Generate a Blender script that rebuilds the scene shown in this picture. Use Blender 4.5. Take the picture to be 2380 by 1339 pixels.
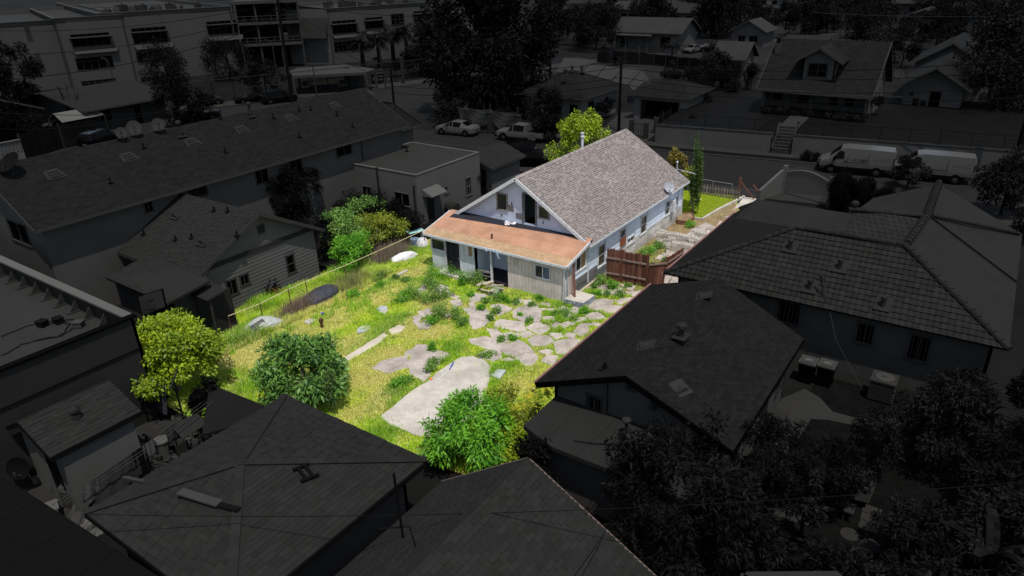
import bpy,math,random
import numpy as np
from mathutils import Vector,Matrix,noise
random.seed(7); RNG = np.random.default_rng(11)
for o in list(bpy.data.objects): bpy.data.objects.remove(o)
scene = bpy.context.scene; COL = scene.collection
# ------------------------------------------------------------------ camera
CAMZ = 16.5; FPX = 1640.0; IMW,IMH = 2380,1339
PIT,YAW,ROL = [math.radians(a) for a in (25.0,35.32,1.67)]
_F = np.array([math.cos(YAW)*math.cos(PIT),math.sin(YAW)*math.cos(PIT),-math.sin(PIT)])
_R = np.array([math.sin(YAW),-math.cos(YAW),0.0]); _D = np.cross(_F,_R)
R2 = _R*math.cos(ROL)+_D*math.sin(ROL); D2 = -_R*math.sin(ROL)+_D*math.cos(ROL)
CM = np.array([R2,D2,_F]); CPOS = np.array([0,0,CAMZ])
cd = bpy.data.cameras.new('camera'); cam = bpy.data.objects.new('camera',cd); COL.objects.link(cam)
cd.sensor_width = 36; cd.lens = 36*FPX/IMW; cd.clip_start = 0.5; cd.clip_end = 3000
m3 = Matrix(((R2[0],-D2[0],-_F[0]),(R2[1],-D2[1],-_F[1]),(R2[2],-D2[2],-_F[2])))
cam.matrix_world = Matrix.Translation((0,0,CAMZ)) @ m3.to_4x4()
scene.camera = cam
# ------------------------------------------------------------------ world, sun, exposure
SUN = Vector((-.215,-.285,.935)).normalized()
w = bpy.data.worlds.new('World'); scene.world = w; w.use_nodes = True
nt = w.node_tree; bg = nt.nodes['Background']
sky = nt.nodes.new('ShaderNodeTexSky'); sky.sky_type = 'NISHITA'; sky.sun_disc = False
sky.sun_elevation = math.asin(SUN.z); sky.sun_rotation = math.atan2(SUN.x,SUN.y)
hs = nt.nodes.new('ShaderNodeHueSaturation'); hs.inputs['Saturation'].default_value = .62   # pale, slightly smoggy sky
nt.links.new(sky.outputs[0],hs.inputs['Color']); nt.links.new(hs.outputs[0],bg.inputs[0]); bg.inputs[1].default_value = 0.15
sl = bpy.data.lights.new('sun','SUN'); sl.energy = 3.85; sl.angle = math.radians(.6); sl.color = (1,.965,.91)
so = bpy.data.objects.new('sun',sl); COL.objects.link(so); so.location = (0,0,60)
so.rotation_euler = SUN.to_track_quat('Z','Y').to_euler()
scene.view_settings.view_transform = 'Standard'; scene.view_settings.look = 'None'
scene.view_settings.exposure = 0.12; scene.view_settings.gamma = 1
scene.view_settings.use_curve_mapping = False
# ------------------------------------------------------------------ pixel of the photograph -> point of the place
def ray(x,y): return CM.T @ np.array([(x-IMW/2)/FPX,(y-IMH/2)/FPX,1.0])
def G(x,y,z=0.0):
    d = ray(x,y); p = CPOS+d*(z-CAMZ)/d[2]; return Vector((p[0],p[1],z))
def PX(x,y,X):
    d = ray(x,y); return Vector(CPOS+d*X/d[0])
def PY(x,y,Y):
    d = ray(x,y); return Vector(CPOS+d*Y/d[1])
# ------------------------------------------------------------------ materials
K = 0.036  # dims everything outside the lot through its base colour
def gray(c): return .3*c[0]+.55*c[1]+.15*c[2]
MATS = {}
def mat(name,rgb,dark=False,var=.18,scale=3.0,rough=.85,tint=0.0,spec=None,stain=0.0,stretch=None,metal=0,bump=0.0,col2=None,trans=0.0):
    """colour with two noise layers; tint reads the per-face 'tint' attribute (piece to piece variation)"""
    if name in MATS: return MATS[name]
    m = bpy.data.materials.new(name); m.use_nodes = True; t = m.node_tree; n = t.nodes; L = t.links
    b = n['Principled BSDF']; b.inputs['Roughness'].default_value = rough
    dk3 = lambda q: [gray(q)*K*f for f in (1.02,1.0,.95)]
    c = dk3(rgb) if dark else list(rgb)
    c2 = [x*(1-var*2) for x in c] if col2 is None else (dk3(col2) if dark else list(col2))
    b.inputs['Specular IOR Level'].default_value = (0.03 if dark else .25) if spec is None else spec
    b.inputs['Metallic'].default_value = metal
    tc = n.new('ShaderNodeTexCoord'); mp = n.new('ShaderNodeMapping')
    L.new(tc.outputs['Object'],mp.inputs[0])
    if stretch: mp.inputs['Scale'].default_value = stretch
    no = n.new('ShaderNodeTexNoise'); no.inputs['Scale'].default_value = scale; no.inputs['Detail'].default_value = 6
    no.inputs['Roughness'].default_value = .65
    L.new(mp.outputs[0],no.inputs['Vector'])
    rp = n.new('ShaderNodeValToRGB'); rp.color_ramp.elements[0].position = .3; rp.color_ramp.elements[1].position = .68
    rp.color_ramp.elements[0].color = (*c2,1); rp.color_ramp.elements[1].color = (*c,1)
    L.new(no.outputs['Fac'],rp.inputs[0]); out = rp.outputs[0]
    if stain > 0:
        n2 = n.new('ShaderNodeTexNoise'); n2.inputs['Scale'].default_value = scale*.23; n2.inputs['Detail'].default_value = 5
        L.new(tc.outputs['Object'],n2.inputs['Vector'])
        r2 = n.new('ShaderNodeValToRGB'); r2.color_ramp.elements[0].position = .35; r2.color_ramp.elements[1].position = .6
        a = 1-stain; r2.color_ramp.elements[0].color = (a,a,a*.97,1); r2.color_ramp.elements[1].color = (1,1,1,1)
        L.new(n2.outputs['Fac'],r2.inputs[0])
        mx = n.new('ShaderNodeMixRGB'); mx.blend_type = 'MULTIPLY'; mx.inputs[0].default_value = 1
        L.new(out,mx.inputs[1]); L.new(r2.outputs[0],mx.inputs[2]); out = mx.outputs[0]
    if tint > 0:
        at = n.new('ShaderNodeAttribute'); at.attribute_name = 'tint'
        mr = n.new('ShaderNodeMapRange'); mr.inputs['To Min'].default_value = 1-tint; mr.inputs['To Max'].default_value = 1+tint
        L.new(at.outputs['Fac'],mr.inputs['Value'])
        mx = n.new('ShaderNodeMixRGB'); mx.blend_type = 'MULTIPLY'; mx.inputs[0].default_value = 1
        L.new(out,mx.inputs[1]); L.new(mr.outputs[0],mx.inputs[2]); out = mx.outputs[0]
    L.new(out,b.inputs['Base Color'])
    if bump > 0:
        bp = n.new('ShaderNodeBump'); bp.inputs['Strength'].default_value = bump; bp.inputs['Distance'].default_value = .03
        L.new(no.outputs['Fac'],bp.inputs['Height']); L.new(bp.outputs[0],b.inputs['Normal'])
    MATS[name] = m; return m
def leafmat(name,c_dark,c_light,dark=False,trans=.35):
    if name in MATS: return MATS[name]
    m = bpy.data.materials.new(name); m.use_nodes = True; t = m.node_tree; n = t.nodes; L = t.links
    b = n['Principled BSDF']; b.inputs['Roughness'].default_value = .5
    b.inputs['Specular IOR Level'].default_value = .02 if dark else .3
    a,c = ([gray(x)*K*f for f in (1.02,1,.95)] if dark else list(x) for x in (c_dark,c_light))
    at = n.new('ShaderNodeAttribute'); at.attribute_name = 'tint'
    rp = n.new('ShaderNodeValToRGB'); rp.color_ramp.elements[0].color = (*a,1); rp.color_ramp.elements[1].color = (*c,1)
    L.new(at.outputs['Fac'],rp.inputs[0]); L.new(rp.outputs[0],b.inputs['Base Color'])
    tr = n.new('ShaderNodeBsdfTranslucent'); L.new(rp.outputs[0],tr.inputs[0])
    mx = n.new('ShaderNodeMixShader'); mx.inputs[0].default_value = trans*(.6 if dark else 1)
    L.new(b.outputs[0],mx.inputs[1]); L.new(tr.outputs[0],mx.inputs[2])
    L.new(mx.outputs[0],n['Material Output'].inputs['Surface'])
    MATS[name] = m; return m
def colmat(name,dark=False,trans=.3):
    """blades: colour from the per-face 'col' attribute"""
    m = bpy.data.materials.new(name); m.use_nodes = True; t = m.node_tree; n = t.nodes; L = t.links
    b = n['Principled BSDF']; b.inputs['Roughness'].default_value = .6; b.inputs['Specular IOR Level'].default_value = .15
    at = n.new('ShaderNodeAttribute'); at.attribute_name = 'col'; L.new(at.outputs['Color'],b.inputs['Base Color'])
    tr = n.new('ShaderNodeBsdfTranslucent'); L.new(at.outputs['Color'],tr.inputs[0])
    mx = n.new('ShaderNodeMixShader'); mx.inputs[0].default_value = trans
    L.new(b.outputs[0],mx.inputs[1]); L.new(tr.outputs[0],mx.inputs[2])
    L.new(mx.outputs[0],n['Material Output'].inputs['Surface']); MATS[name] = m; return m
def glass(name,rgb,rough=.08,spec=.5):
    return mat(name,rgb,var=.1,scale=1.5,rough=rough,spec=spec)
D = dict
M = {
 # --- the lit lot
 'siding': mat('pale_blue_siding',(.70,.78,.90),var=.05,scale=5,stain=.14,stretch=(.4,.4,3),tint=.06),
 'gable': mat('pale_gable_stucco',(.50,.55,.68),var=.07,scale=4,stain=.12),
 'trim': mat('peeling_white_trim',(.74,.77,.80),var=.30,scale=14,col2=(.30,.29,.28),stretch=(1,1,1)),
 'wood_grey': mat('weathered_grey_wood',(.34,.31,.29),var=.25,scale=6,stretch=(.3,.3,6),tint=.25,stain=.3),
 'wood_dark': mat('charred_grey_wood',(.19,.18,.18),var=.35,scale=6,stretch=(.3,.3,6),tint=.3,stain=.3,col2=(.07,.07,.08)),
 'wood_white': mat('worn_white_boards',(.74,.70,.65),var=.25,scale=9,stretch=(.5,.5,6),tint=.2,stain=.35,col2=(.36,.33,.3)),
 'shed_wall': mat('greige_sheet_cladding',(.67,.585,.54),var=.10,scale=5,stain=.25,stretch=(3,3,.5),tint=.03),
 'stucco': mat('worn_blue_grey_stucco',(.62,.66,.69),var=.08,scale=3,stain=.22),
 'dark_door': mat('charred_dark_boards',(.028,.026,.034),var=.25,scale=12,stretch=(4,4,.4),tint=.4,spec=.15),
 'shingle': mat('grey_brown_shingle',(.25,.215,.20),var=.08,scale=30,tint=.24,stain=.16),
 'roll': mat('terracotta_roll_roofing',(.43,.23,.145),var=.07,scale=5,stain=.2,tint=.05),
 'roll2': mat('tan_roll_roofing',(.44,.29,.17),var=.18,scale=6,stain=.2,tint=.05),
 'black_sheet': mat('black_sheeting',(.02,.02,.03),var=.2,scale=9),
 'pane': glass('dark_window_pane',(.018,.02,.028),.12,.5),
 'pane_blue': glass('blue_pane',(.06,.09,.16),.1,.6),  # evenly dark blue pane
 'orange_board': mat('orange_board',(.30,.09,.035),var=.2,scale=6),
 'tan_board': mat('tan_board',(.38,.24,.10),var=.2,scale=6),
 'fence': mat('red_brown_fence_board',(.165,.065,.042),var=.30,scale=7,stretch=(5,5,.35),tint=.45,spec=.15,col2=(.075,.034,.027)),
 'fence_rail': mat('worn_fence_rail',(.28,.20,.17),var=.3,scale=9),
 'concrete': mat('old_concrete',(.46,.40,.355),var=.14,scale=6,stain=.32,tint=.16,bump=.2),
 'concrete_w': mat('bright_concrete',(.50,.455,.40),var=.10,scale=4,stain=.24,bump=.15),
 'concrete_edge': mat('stained_concrete',(.42,.46,.52),var=.4,scale=9,stain=.3,col2=(.08,.09,.12)),
 'block': mat('concrete_block',(.64,.58,.51),var=.08,scale=9,stain=.15,tint=.15),
 'stone_grey': mat('grey_flat_stone',(.42,.45,.46),var=.12,scale=9,stain=.2),
 'soil': mat('dry_soil',(.36,.31,.075),var=.2,scale=6,stain=.25,col2=(.20,.22,.03)),
 'bark': mat('grey_bark',(.20,.17,.14),var=.3,scale=12,stretch=(1,1,.3)),
 'tarp': mat('black_tarp',(.045,.045,.06),var=.25,scale=5,rough=.5,spec=.4),
 'white_cloth': mat('white_sheeting',(.72,.70,.72),var=.12,scale=6),
 'metal': mat('galvanised_metal',(.50,.52,.55),var=.1,scale=6,rough=.4,spec=.5),
 'dish': mat('grey_dish',(.30,.31,.34),var=.05,scale=6,rough=.5),
 'rust': mat('rusty_iron',(.11,.045,.03),var=.3,scale=14),
 'pale_wood': mat('pale_broken_wood',(.50,.42,.33),var=.2,scale=10,tint=.25,stretch=(1,1,4)),
 'blue_plastic': mat('blue_plastic',(.05,.10,.42),var=.1,rough=.4),
 'pipe_white': mat('white_pipe',(.75,.74,.70),var=.08),
 'planter': mat('brown_planter_board',(.20,.10,.06),var=.25,scale=8,tint=.2),
 'fascia_red': mat('brown_red_fascia',(.22,.11,.10),var=.15,scale=6),
 'aqua': mat('aqua_panel',(.35,.62,.60),var=.1),
 'picket': mat('weathered_picket',(.26,.215,.18),var=.3,scale=12,stretch=(3,3,.4),tint=.3),
}
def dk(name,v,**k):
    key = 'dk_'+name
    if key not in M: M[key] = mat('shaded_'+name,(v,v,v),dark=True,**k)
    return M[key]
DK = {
 'white': dk('white_wall',2.0,var=.04,scale=1.5,stain=.10),'cream': dk('cream_wall',1.4,var=.05,scale=1.5,stain=.12),  # wall tones raised to replace the bounce light missing from the dimmed ground
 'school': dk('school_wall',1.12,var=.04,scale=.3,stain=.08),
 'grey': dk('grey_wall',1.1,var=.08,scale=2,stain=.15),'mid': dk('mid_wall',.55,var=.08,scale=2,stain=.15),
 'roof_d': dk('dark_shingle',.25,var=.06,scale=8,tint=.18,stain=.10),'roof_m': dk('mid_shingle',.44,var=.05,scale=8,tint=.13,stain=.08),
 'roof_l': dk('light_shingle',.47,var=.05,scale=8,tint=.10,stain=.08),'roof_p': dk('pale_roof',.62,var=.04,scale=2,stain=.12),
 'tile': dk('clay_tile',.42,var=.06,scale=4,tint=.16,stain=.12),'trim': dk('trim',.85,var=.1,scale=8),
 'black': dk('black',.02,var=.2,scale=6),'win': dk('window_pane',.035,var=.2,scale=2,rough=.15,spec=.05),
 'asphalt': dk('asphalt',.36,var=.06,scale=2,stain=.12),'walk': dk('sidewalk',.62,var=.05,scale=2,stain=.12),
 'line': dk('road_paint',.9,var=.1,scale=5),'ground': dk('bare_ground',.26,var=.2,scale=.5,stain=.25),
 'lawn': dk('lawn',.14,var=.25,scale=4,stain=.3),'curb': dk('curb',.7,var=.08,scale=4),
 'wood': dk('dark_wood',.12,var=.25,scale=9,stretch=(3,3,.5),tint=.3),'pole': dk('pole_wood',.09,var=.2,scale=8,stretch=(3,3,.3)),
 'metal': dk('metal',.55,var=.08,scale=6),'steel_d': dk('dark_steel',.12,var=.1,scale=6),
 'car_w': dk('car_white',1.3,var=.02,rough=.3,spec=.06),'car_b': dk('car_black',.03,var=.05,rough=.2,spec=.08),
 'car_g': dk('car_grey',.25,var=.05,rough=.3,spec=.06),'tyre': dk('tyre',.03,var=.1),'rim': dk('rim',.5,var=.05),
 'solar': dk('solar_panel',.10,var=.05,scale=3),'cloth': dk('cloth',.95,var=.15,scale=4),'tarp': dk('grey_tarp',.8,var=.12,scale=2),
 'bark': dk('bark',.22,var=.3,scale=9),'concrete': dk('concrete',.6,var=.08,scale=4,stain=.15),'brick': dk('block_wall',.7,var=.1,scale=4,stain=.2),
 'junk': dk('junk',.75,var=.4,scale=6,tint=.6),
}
# ------------------------------------------------------------------ objects
def link(o,parent=None):
    COL.objects.link(o)
    if parent is not None: o.parent = parent
    return o
def thing(name,label,cat,loc=(0,0,0),rz=0.0,group=None):
    o = bpy.data.objects.new(name,None); o.empty_display_size = .2; COL.objects.link(o)
    o.location = loc; o.rotation_euler = (0,0,rz); o['label'] = label; o['category'] = cat
    if group: o['group'] = group
    return o
def tag(o,label,cat,group=None):
    o['label'] = label; o['category'] = cat
    if group: o['group'] = group
    return o
def kind(o,k): o['kind'] = k; return o
class MB:
    def __init__(s,origin=(0,0,0)): s.v = []; s.f = []; s.t = []; s.o = Vector(origin)
    def poly(s,pts,t=.5):
        b = len(s.v); s.v += [tuple(Vector(p)-s.o) for p in pts]; s.f.append(tuple(range(b,b+len(pts)))); s.t.append(t)
    def mesh(s,verts,faces,t=.5):
        b = len(s.v); s.v += [tuple(Vector(p)-s.o) for p in verts]
        for f in faces: s.f.append(tuple(b+i for i in f)); s.t.append(t)
    def box(s,c,d,rz=0.0,t=.5,rx=0.0,ry=0.0):
        R = Matrix.Rotation(rz,3,'Z') @ Matrix.Rotation(ry,3,'Y') @ Matrix.Rotation(rx,3,'X'); c = Vector(c)
        V = [c+R @ Vector((x*d[0]/2,y*d[1]/2,z*d[2]/2)) for x in (-1,1) for y in (-1,1) for z in (-1,1)]
        s.mesh(V,[(0,1,3,2),(4,6,7,5),(0,4,5,1),(2,3,7,6),(0,2,6,4),(1,5,7,3)],t)
    def bar(s,a,b,w,h,t=.5,up=(0,0,1)):
        a,b = Vector(a),Vector(b); d = (b-a).normalized(); u = Vector(up)
        if abs(d.dot(u)) > .95: u = Vector((1,0,0))
        x = d.cross(u).normalized(); u = x.cross(d).normalized()
        V = [p+x*(i*w/2)+u*(j*h/2) for p in (a,b) for i,j in ((-1,-1),(1,-1),(1,1),(-1,1))]
        s.mesh(V,[(0,3,2,1),(4,5,6,7),(0,1,5,4),(1,2,6,5),(2,3,7,6),(3,0,4,7)],t)
    def tube(s,pts,r,n=8,t=.5,cap=True):
        pts = [Vector(p) for p in pts]; rr = r if isinstance(r,(list,tuple)) else [r]*len(pts); V = []; F = []
        for i,p in enumerate(pts):
            d = (pts[min(i+1,len(pts)-1)]-pts[max(i-1,0)]).normalized()
            u = Vector((0,0,1)) if abs(d.z) < .9 else Vector((1,0,0))
            x = d.cross(u).normalized(); y = x.cross(d)
            V += [p+(x*math.cos(a)+y*math.sin(a))*rr[i] for a in [2*math.pi*k/n for k in range(n)]]
        for i in range(len(pts)-1):
            F += [(i*n+k,i*n+(k+1) % n,(i+1)*n+(k+1) % n,(i+1)*n+k) for k in range(n)]
        if cap: F += [tuple(range(n))[::-1],tuple((len(pts)-1)*n+k for k in range(n))]
        s.mesh(V,F,t)
    def prism(s,pts,th,t=.5,dirn=None):
        """pts polygon in 3D, thickened by th against its normal (or along dirn)"""
        P = [Vector(p) for p in pts]; nrm = Vector((0,0,0))
        for i in range(len(P)): nrm += P[i].cross(P[(i+1) % len(P)])
        nrm.normalize(); dv = (-nrm*th) if dirn is None else Vector(dirn)*th
        n = len(P); V = P+[p+dv for p in P]
        s.mesh(V,[tuple(range(n)),tuple(range(2*n-1,n-1,-1))]+[(i,i+n,(i+1) % n+n,(i+1) % n) for i in range(n)],t)
    def lathe(s,c,prof,n=14,t=.5,axis='z'):
        c = Vector(c); V = []; F = []
        for r,z in prof:
            for k in range(n):
                a = 2*math.pi*k/n; p = (r*math.cos(a),r*math.sin(a),z)
                if axis == 'y': p = (p[0],p[2],p[1])
                if axis == 'x': p = (p[2],p[0],p[1])
                V.append(c+Vector(p))
        m = len(prof)
        for i in range(m-1): F += [(i*n+k,i*n+(k+1) % n,(i+1)*n+(k+1) % n,(i+1)*n+k) for k in range(n)]
        F += [tuple(range(n))[::-1],tuple((m-1)*n+k for k in range(n))]
        s.mesh(V,F,t)
    def build(s,name,material,parent=None,smooth=False):
        me = bpy.data.meshes.new(name); me.from_pydata(s.v,[],s.f); me.update()
        a = me.attributes.new('tint','FLOAT','FACE'); a.data.foreach_set('value',s.t)
        if smooth: me.polygons.foreach_set('use_smooth',[True]*len(s.f))
        mts = material if isinstance(material,(list,tuple)) else [material]
        for x in mts: me.materials.append(x)
        return link(bpy.data.objects.new(name,me),parent)
def upn(P):
    P = [Vector(p) for p in P]; n = Vector((0,0,0))
    for i in range(len(P)): n += P[i].cross(P[(i+1) % len(P)])
    return P if n.z >= 0 else P[::-1]
def slab(mb,pts,th,t=.5): mb.prism(upn(pts),th,t)
# ------------------------------------------------------------------ roof coverings
N_IND = {}
def covering(root,P,u0,name,material,w,e,th,n_ind=0,wavy=False,gap=.012,var=None,light=None):
    """courses of shingles or tiles over the planar polygon P (world points); u0: (a, b) indices of the eave"""
    O = Vector(root.location); RI = root.matrix_basis.to_3x3().inverted() if False else Matrix.Identity(3)
    P = upn(P); 
    a,b = Vector(u0[0]),Vector(u0[1])
    nrm = Vector((0,0,0))
    for i in range(len(P)): nrm += P[i].cross(P[(i+1) % len(P)])
    nrm.normalize(); u = (b-a).normalized(); v = nrm.cross(u).normalized()
    c = sum(P,Vector())/len(P)
    if (c-a).dot(v) < 0: v = -v
    q = [((p-a).dot(u),(p-a).dot(v)) for p in P]
    def span(y):
        xs = []
        for i in range(len(q)):
            (x0,y0),(x1,y1) = q[i],q[(i+1) % len(q)]
            if (y0-y)*(y1-y) <= 0 and abs(y1-y0) > 1e-9: xs.append(x0+(x1-x0)*(y-y0)/(y1-y0))
        return (min(xs),max(xs)) if len(xs) >= 2 else None
    vmin,vmax = min(y for _,y in q),max(y for _,y in q)
    full = []; V = []; F = []; T = []; rows = int((vmax-vmin)/e)+1; seed = random.random()*50
    for r in range(rows):
        y0 = vmin+r*e; y1 = min(y0+e*1.02,vmax-.001)
        if y1-y0 < e*.15: continue
        s0,s1 = span(y0+1e-4),span(y1-1e-4)
        if not s0 or not s1: continue
        lo,hi = min(s0[0],s1[0]),max(s0[1],s1[1]); x = lo-(r % 2)*w*.5-(0 if wavy else random.random()*w*.3)
        while x < hi:
            xa,xb = x+gap/2,x+w-gap/2; x += w
            A0,B0 = max(xa,s0[0]),min(xb,s0[1]); A1,B1 = max(xa,s1[0]),min(xb,s1[1])
            if B0-A0 < .02 and B1-A1 < .02: continue
            B0 = max(B0,A0+.004); B1 = max(B1,A1+.004)
            tv = var(xa,y0,seed) if var else random.random()
            isfull = A0 == xa and A1 == xa and B0 == xb and B1 == xb and abs(y1-y0-e*1.02) < 1e-6
            p0 = a+u*xa+v*y0
            full.append((isfull,(p0-Vector((0,0,CAMZ))).length,xa,y0,tv,(A0,B0,A1,B1,y1)))
    def tabverts(xa,xb,x1a,x1b,y0,y1,jz=0.0):
        if wavy:
            k = 5; vs = []; fs = []
            for j,(l,r_,yy,h) in enumerate(((xa,xb,y0,th),(x1a,x1b,y1,.006),(xa,xb,y0,th-.035))):
                for i in range(k):
                    f = i/(k-1); zz = h+.014*math.sin(f*2*math.pi); vs.append((l+(r_-l)*f,yy,zz-.0))
            for i in range(k-1): fs += [(i,i+1,k+i+1,k+i),(2*k+i,2*k+i+1,i+1,i)]
            return vs,fs
        z0 = th+jz
        return [(xa,y0,z0),(xb,y0,z0),(x1b,y1,.004),(x1a,y1,.004),(xa,y0,0.),(xb,y0,0.)],[(0,1,2,3),(4,5,1,0)]
    inds = set()
    if n_ind:
        cand = sorted([i for i,f in enumerate(full) if f[0]],key=lambda i: full[i][1])[:n_ind]; inds = set(cand)
        protos = []
        for k in range(8):
            mb = MB(); vs,fs = tabverts(0,w-gap,0,w-gap,0,e*1.02); mb.mesh(vs,fs,k/7)
            me = bpy.data.meshes.new(name); me.from_pydata(mb.v,[],mb.f); me.update()
            at = me.attributes.new('tint','FLOAT','FACE'); at.data.foreach_set('value',mb.t); me.materials.append(material); protos.append(me)
        Rm = Matrix((u,v,nrm)).transposed()
        for i in cand:
            f = full[i]; o = bpy.data.objects.new(name,protos[min(7,max(0,int(f[4]*8)))]); COL.objects.link(o); o.parent = root
            o.matrix_basis = Matrix.Translation(a+u*f[2]+v*f[3]+nrm*random.choice((0,0,.012))-O) @ (Rm @ Matrix.Rotation(random.gauss(0,.004),3,'Z')).to_4x4()
    for i,f in enumerate(full):
        if i in inds: continue
        A0,B0,A1,B1,y1 = f[5]; vs,fs = tabverts(A0,B0,A1,B1,f[3],y1,random.choice((0,0,.012)) if n_ind or var else 0); b_ = len(V)
        V += [tuple(a+u*x+v*y+nrm*z-O) for x,y,z in vs]
        for g in fs: F.append(tuple(b_+k for k in g)); T.append(f[4])
    if F:
        me = bpy.data.meshes.new(name+'s'); me.from_pydata(V,[],F); me.update()
        at = me.attributes.new('tint','FLOAT','FACE'); at.data.foreach_set('value',T); me.materials.append(material)
        o = link(bpy.data.objects.new(name+'s',me),root); kind(o,'stuff')
TABS = []
def patchy(xa,y0,seed):
    TABS.append((xa,y0))
    n1 = noise.noise(Vector((xa*.55,y0*.9,seed))); n2 = noise.noise(Vector((xa*2.1,y0*3.1,seed+9)))
    t = .42+.15*random.gauss(0,1)+(.38 if n1*.6+n2*.7+random.gauss(0,.12) > .42 else 0)-(.22 if n1 < -.32 and random.random() < .5 else 0)
    return min(1,max(0,t))
# ------------------------------------------------------------------ walls with openings
def wall(mb,A,B,zb,topf,ops,th=.12,t=.5,brk=()):
    """A->B seen from outside left to right; ops = [(s0, s1, z0, z1)]; real holes are left in the wall"""
    A,B = Vector((A[0],A[1],0)),Vector((B[0],B[1],0)); L = (B-A).length; d = (B-A)/L; n = Vector((d.y,-d.x,0))
    cuts = sorted(set([0,L]+[max(0,min(L,x)) for o in ops for x in o[:2]]+[b for b in brk if 0 < b < L]))
    P = lambda s,z: A+d*s+Vector((0,0,z))
    for s0,s1 in zip(cuts[:-1],cuts[1:]):
        if s1-s0 < 1e-4: continue
        sm = (s0+s1)/2; segs = []; z = zb
        for o in sorted([o for o in ops if o[0] <= sm <= o[1]],key=lambda o: o[2]):
            if o[2] > z: segs.append((z,o[2],None))
            z = o[3]
        segs.append((z,topf(s0+1e-5),topf(s1-1e-5)))
        for za,zc,ze in segs:
            if ze is None: ze = zc
            if zc-za < .005 and ze-za < .005: continue
            mb.prism([P(s0,za),P(s1,za),P(s1,max(ze,za+.002)),P(s0,max(zc,za+.002))],th,t,dirn=-n)
def window(root,A,B,s0,s1,z0,z1,kd,frame,pane,o=None,fw=.07,proud=.035,pane2=None,barmat=None):
    O = Vector(root.location) if o is None else Vector(o)
    A,B = Vector((A[0],A[1],0)),Vector((B[0],B[1],0)); d = (B-A).normalized(); n = Vector((d.y,-d.x,0)); up = Vector((0,0,1))
    P = lambda s,z,q=0: A+d*s+up*z+n*q
    if kd == 'hole':
        f = MB(O)
        for a,b in ((P(s0,z0,.01),P(s0,z1,.01)),(P(s1,z0,.01),P(s1,z1,.01)),(P(s0,z1,.012),P(s1,z1,.012))): f.bar(a,b,fw*1.2,.1,up=n)
        return f.build('door_frame',frame,root)
    nm = 'door' if kd in ('door','bardoor') else 'vent' if kd == 'vent' else 'window'
    f = MB(O); hw = fw/2
    if kd == 'vent':
        k = max(3,int((z1-z0)/.1))
        for i in range(k):
            z = z0+(i+.5)*(z1-z0)/k; f.prism([P(s0,z-.02,.02),P(s1,z-.02,.02),P(s1,z+.03,-.04),P(s0,z+.03,-.04)],.015)
        for a,b in ((P(s0,z0,.01),P(s0,z1,.01)),(P(s1,z0,.01),P(s1,z1,.01)),(P(s0,z1,.012),P(s1,z1,.012)),(P(s0,z0,.012),P(s1,z0,.012))): f.bar(a,b,fw,.06,up=n)
        x = f.build('vent',frame,root)
        g = MB(O); g.prism([P(s0,z0,-.08),P(s1,z0,-.08),P(s1,z1,-.08),P(s0,z1,-.08)],.02,dirn=-n); g.build('backing',DK['black'] if 'shaded' in frame.name else M['black_sheet'],x)
        return x
    if kd in ('door','bardoor'):
        for a,b in ((P(s0+hw,z0,.0),P(s0+hw,z1,.0)),(P(s1-hw,z0,.0),P(s1-hw,z1,.0)),(P(s0,z1-hw,.002),P(s1,z1-hw,.002))): f.bar(a,b,fw,proud*2,up=n)
        x = f.build('door',frame,root); g = MB(O); k = max(2,int((s1-s0-2*fw)/.14)); ww = (s1-s0-2*fw)/k
        for i in range(k): g.prism([P(s0+fw+i*ww+.006,z0+.02,-.03),P(s0+fw+(i+1)*ww-.006,z0+.02,-.03),P(s0+fw+(i+1)*ww-.006,z1-fw,-.03),P(s0+fw+i*ww+.006,z1-fw,-.03)],.04,t=random.random(),dirn=-n)
        g.build('door_panel',pane,x)
        h = MB(O); h.lathe(P(s1-fw-.09,z0+.95,0),[(.02,-.02),(.035,0),(.02,.03)],8,axis='x'); h.build('handle',frame,x)
        if kd == 'bardoor':
            q = MB(O); 
            for i in range(6): q.bar(P(s0+fw+i*(s1-s0-2*fw)/5,z0,.03),P(s0+fw+i*(s1-s0-2*fw)/5,z1-fw,.03),.02,.02,up=n)
            q.build('security_bar',barmat or frame,x)
        return x
    ring = ((P(s0+hw,z0,0),P(s0+hw,z1,0)),(P(s1-hw,z0,0),P(s1-hw,z1,0)),(P(s0,z1-hw,.002),P(s1,z1-hw,.002)),(P(s0-.04,z0+hw*.6,.02),P(s1+.04,z0+hw*.6,.02)))
    for a,b in ring: f.bar(a,b,fw,proud*2,up=n)
    cols,rows_ = {'slide': (2,1),'hung': (1,2),'fixed': (1,1),'grid': (3,2),'strip': (5,2),'strip1': (5,1),'bars': (2,1)}.get(kd,(1,1))
    for i in range(1,cols): s = s0+(s1-s0)*i/cols; f.bar(P(s,z0,-.015),P(s,z1,-.015),.045,.04,up=n)
    for i in range(1,rows_):
        z = z0+(z1-z0)*(i/rows_ if kd != 'strip' else .68); f.bar(P(s0,z,-.012),P(s1,z,-.012),.045,.04,up=n)
    x = f.build('window',frame,root)
    ii = 0
    if kd in ('strip','strip1'): cols = 1; rows_ = 1
    for i in range(cols):
        for j in range(rows_):
            g = MB(O); a = s0+(s1-s0)*i/cols+.01; b = s0+(s1-s0)*(i+1)/cols-.01; c = z0+(z1-z0)*j/rows_+.01; e = z0+(z1-z0)*(j+1)/rows_-.01
            qd = -.03-.012*((i+j) % 2)
            g.prism([P(a,c,qd),P(b,c,qd),P(b,e,qd),P(a,e,qd)],.012,dirn=-n)
            g.build('pane',(pane2 if (pane2 and ii == cols*rows_-1) else pane),x); ii += 1
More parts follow.
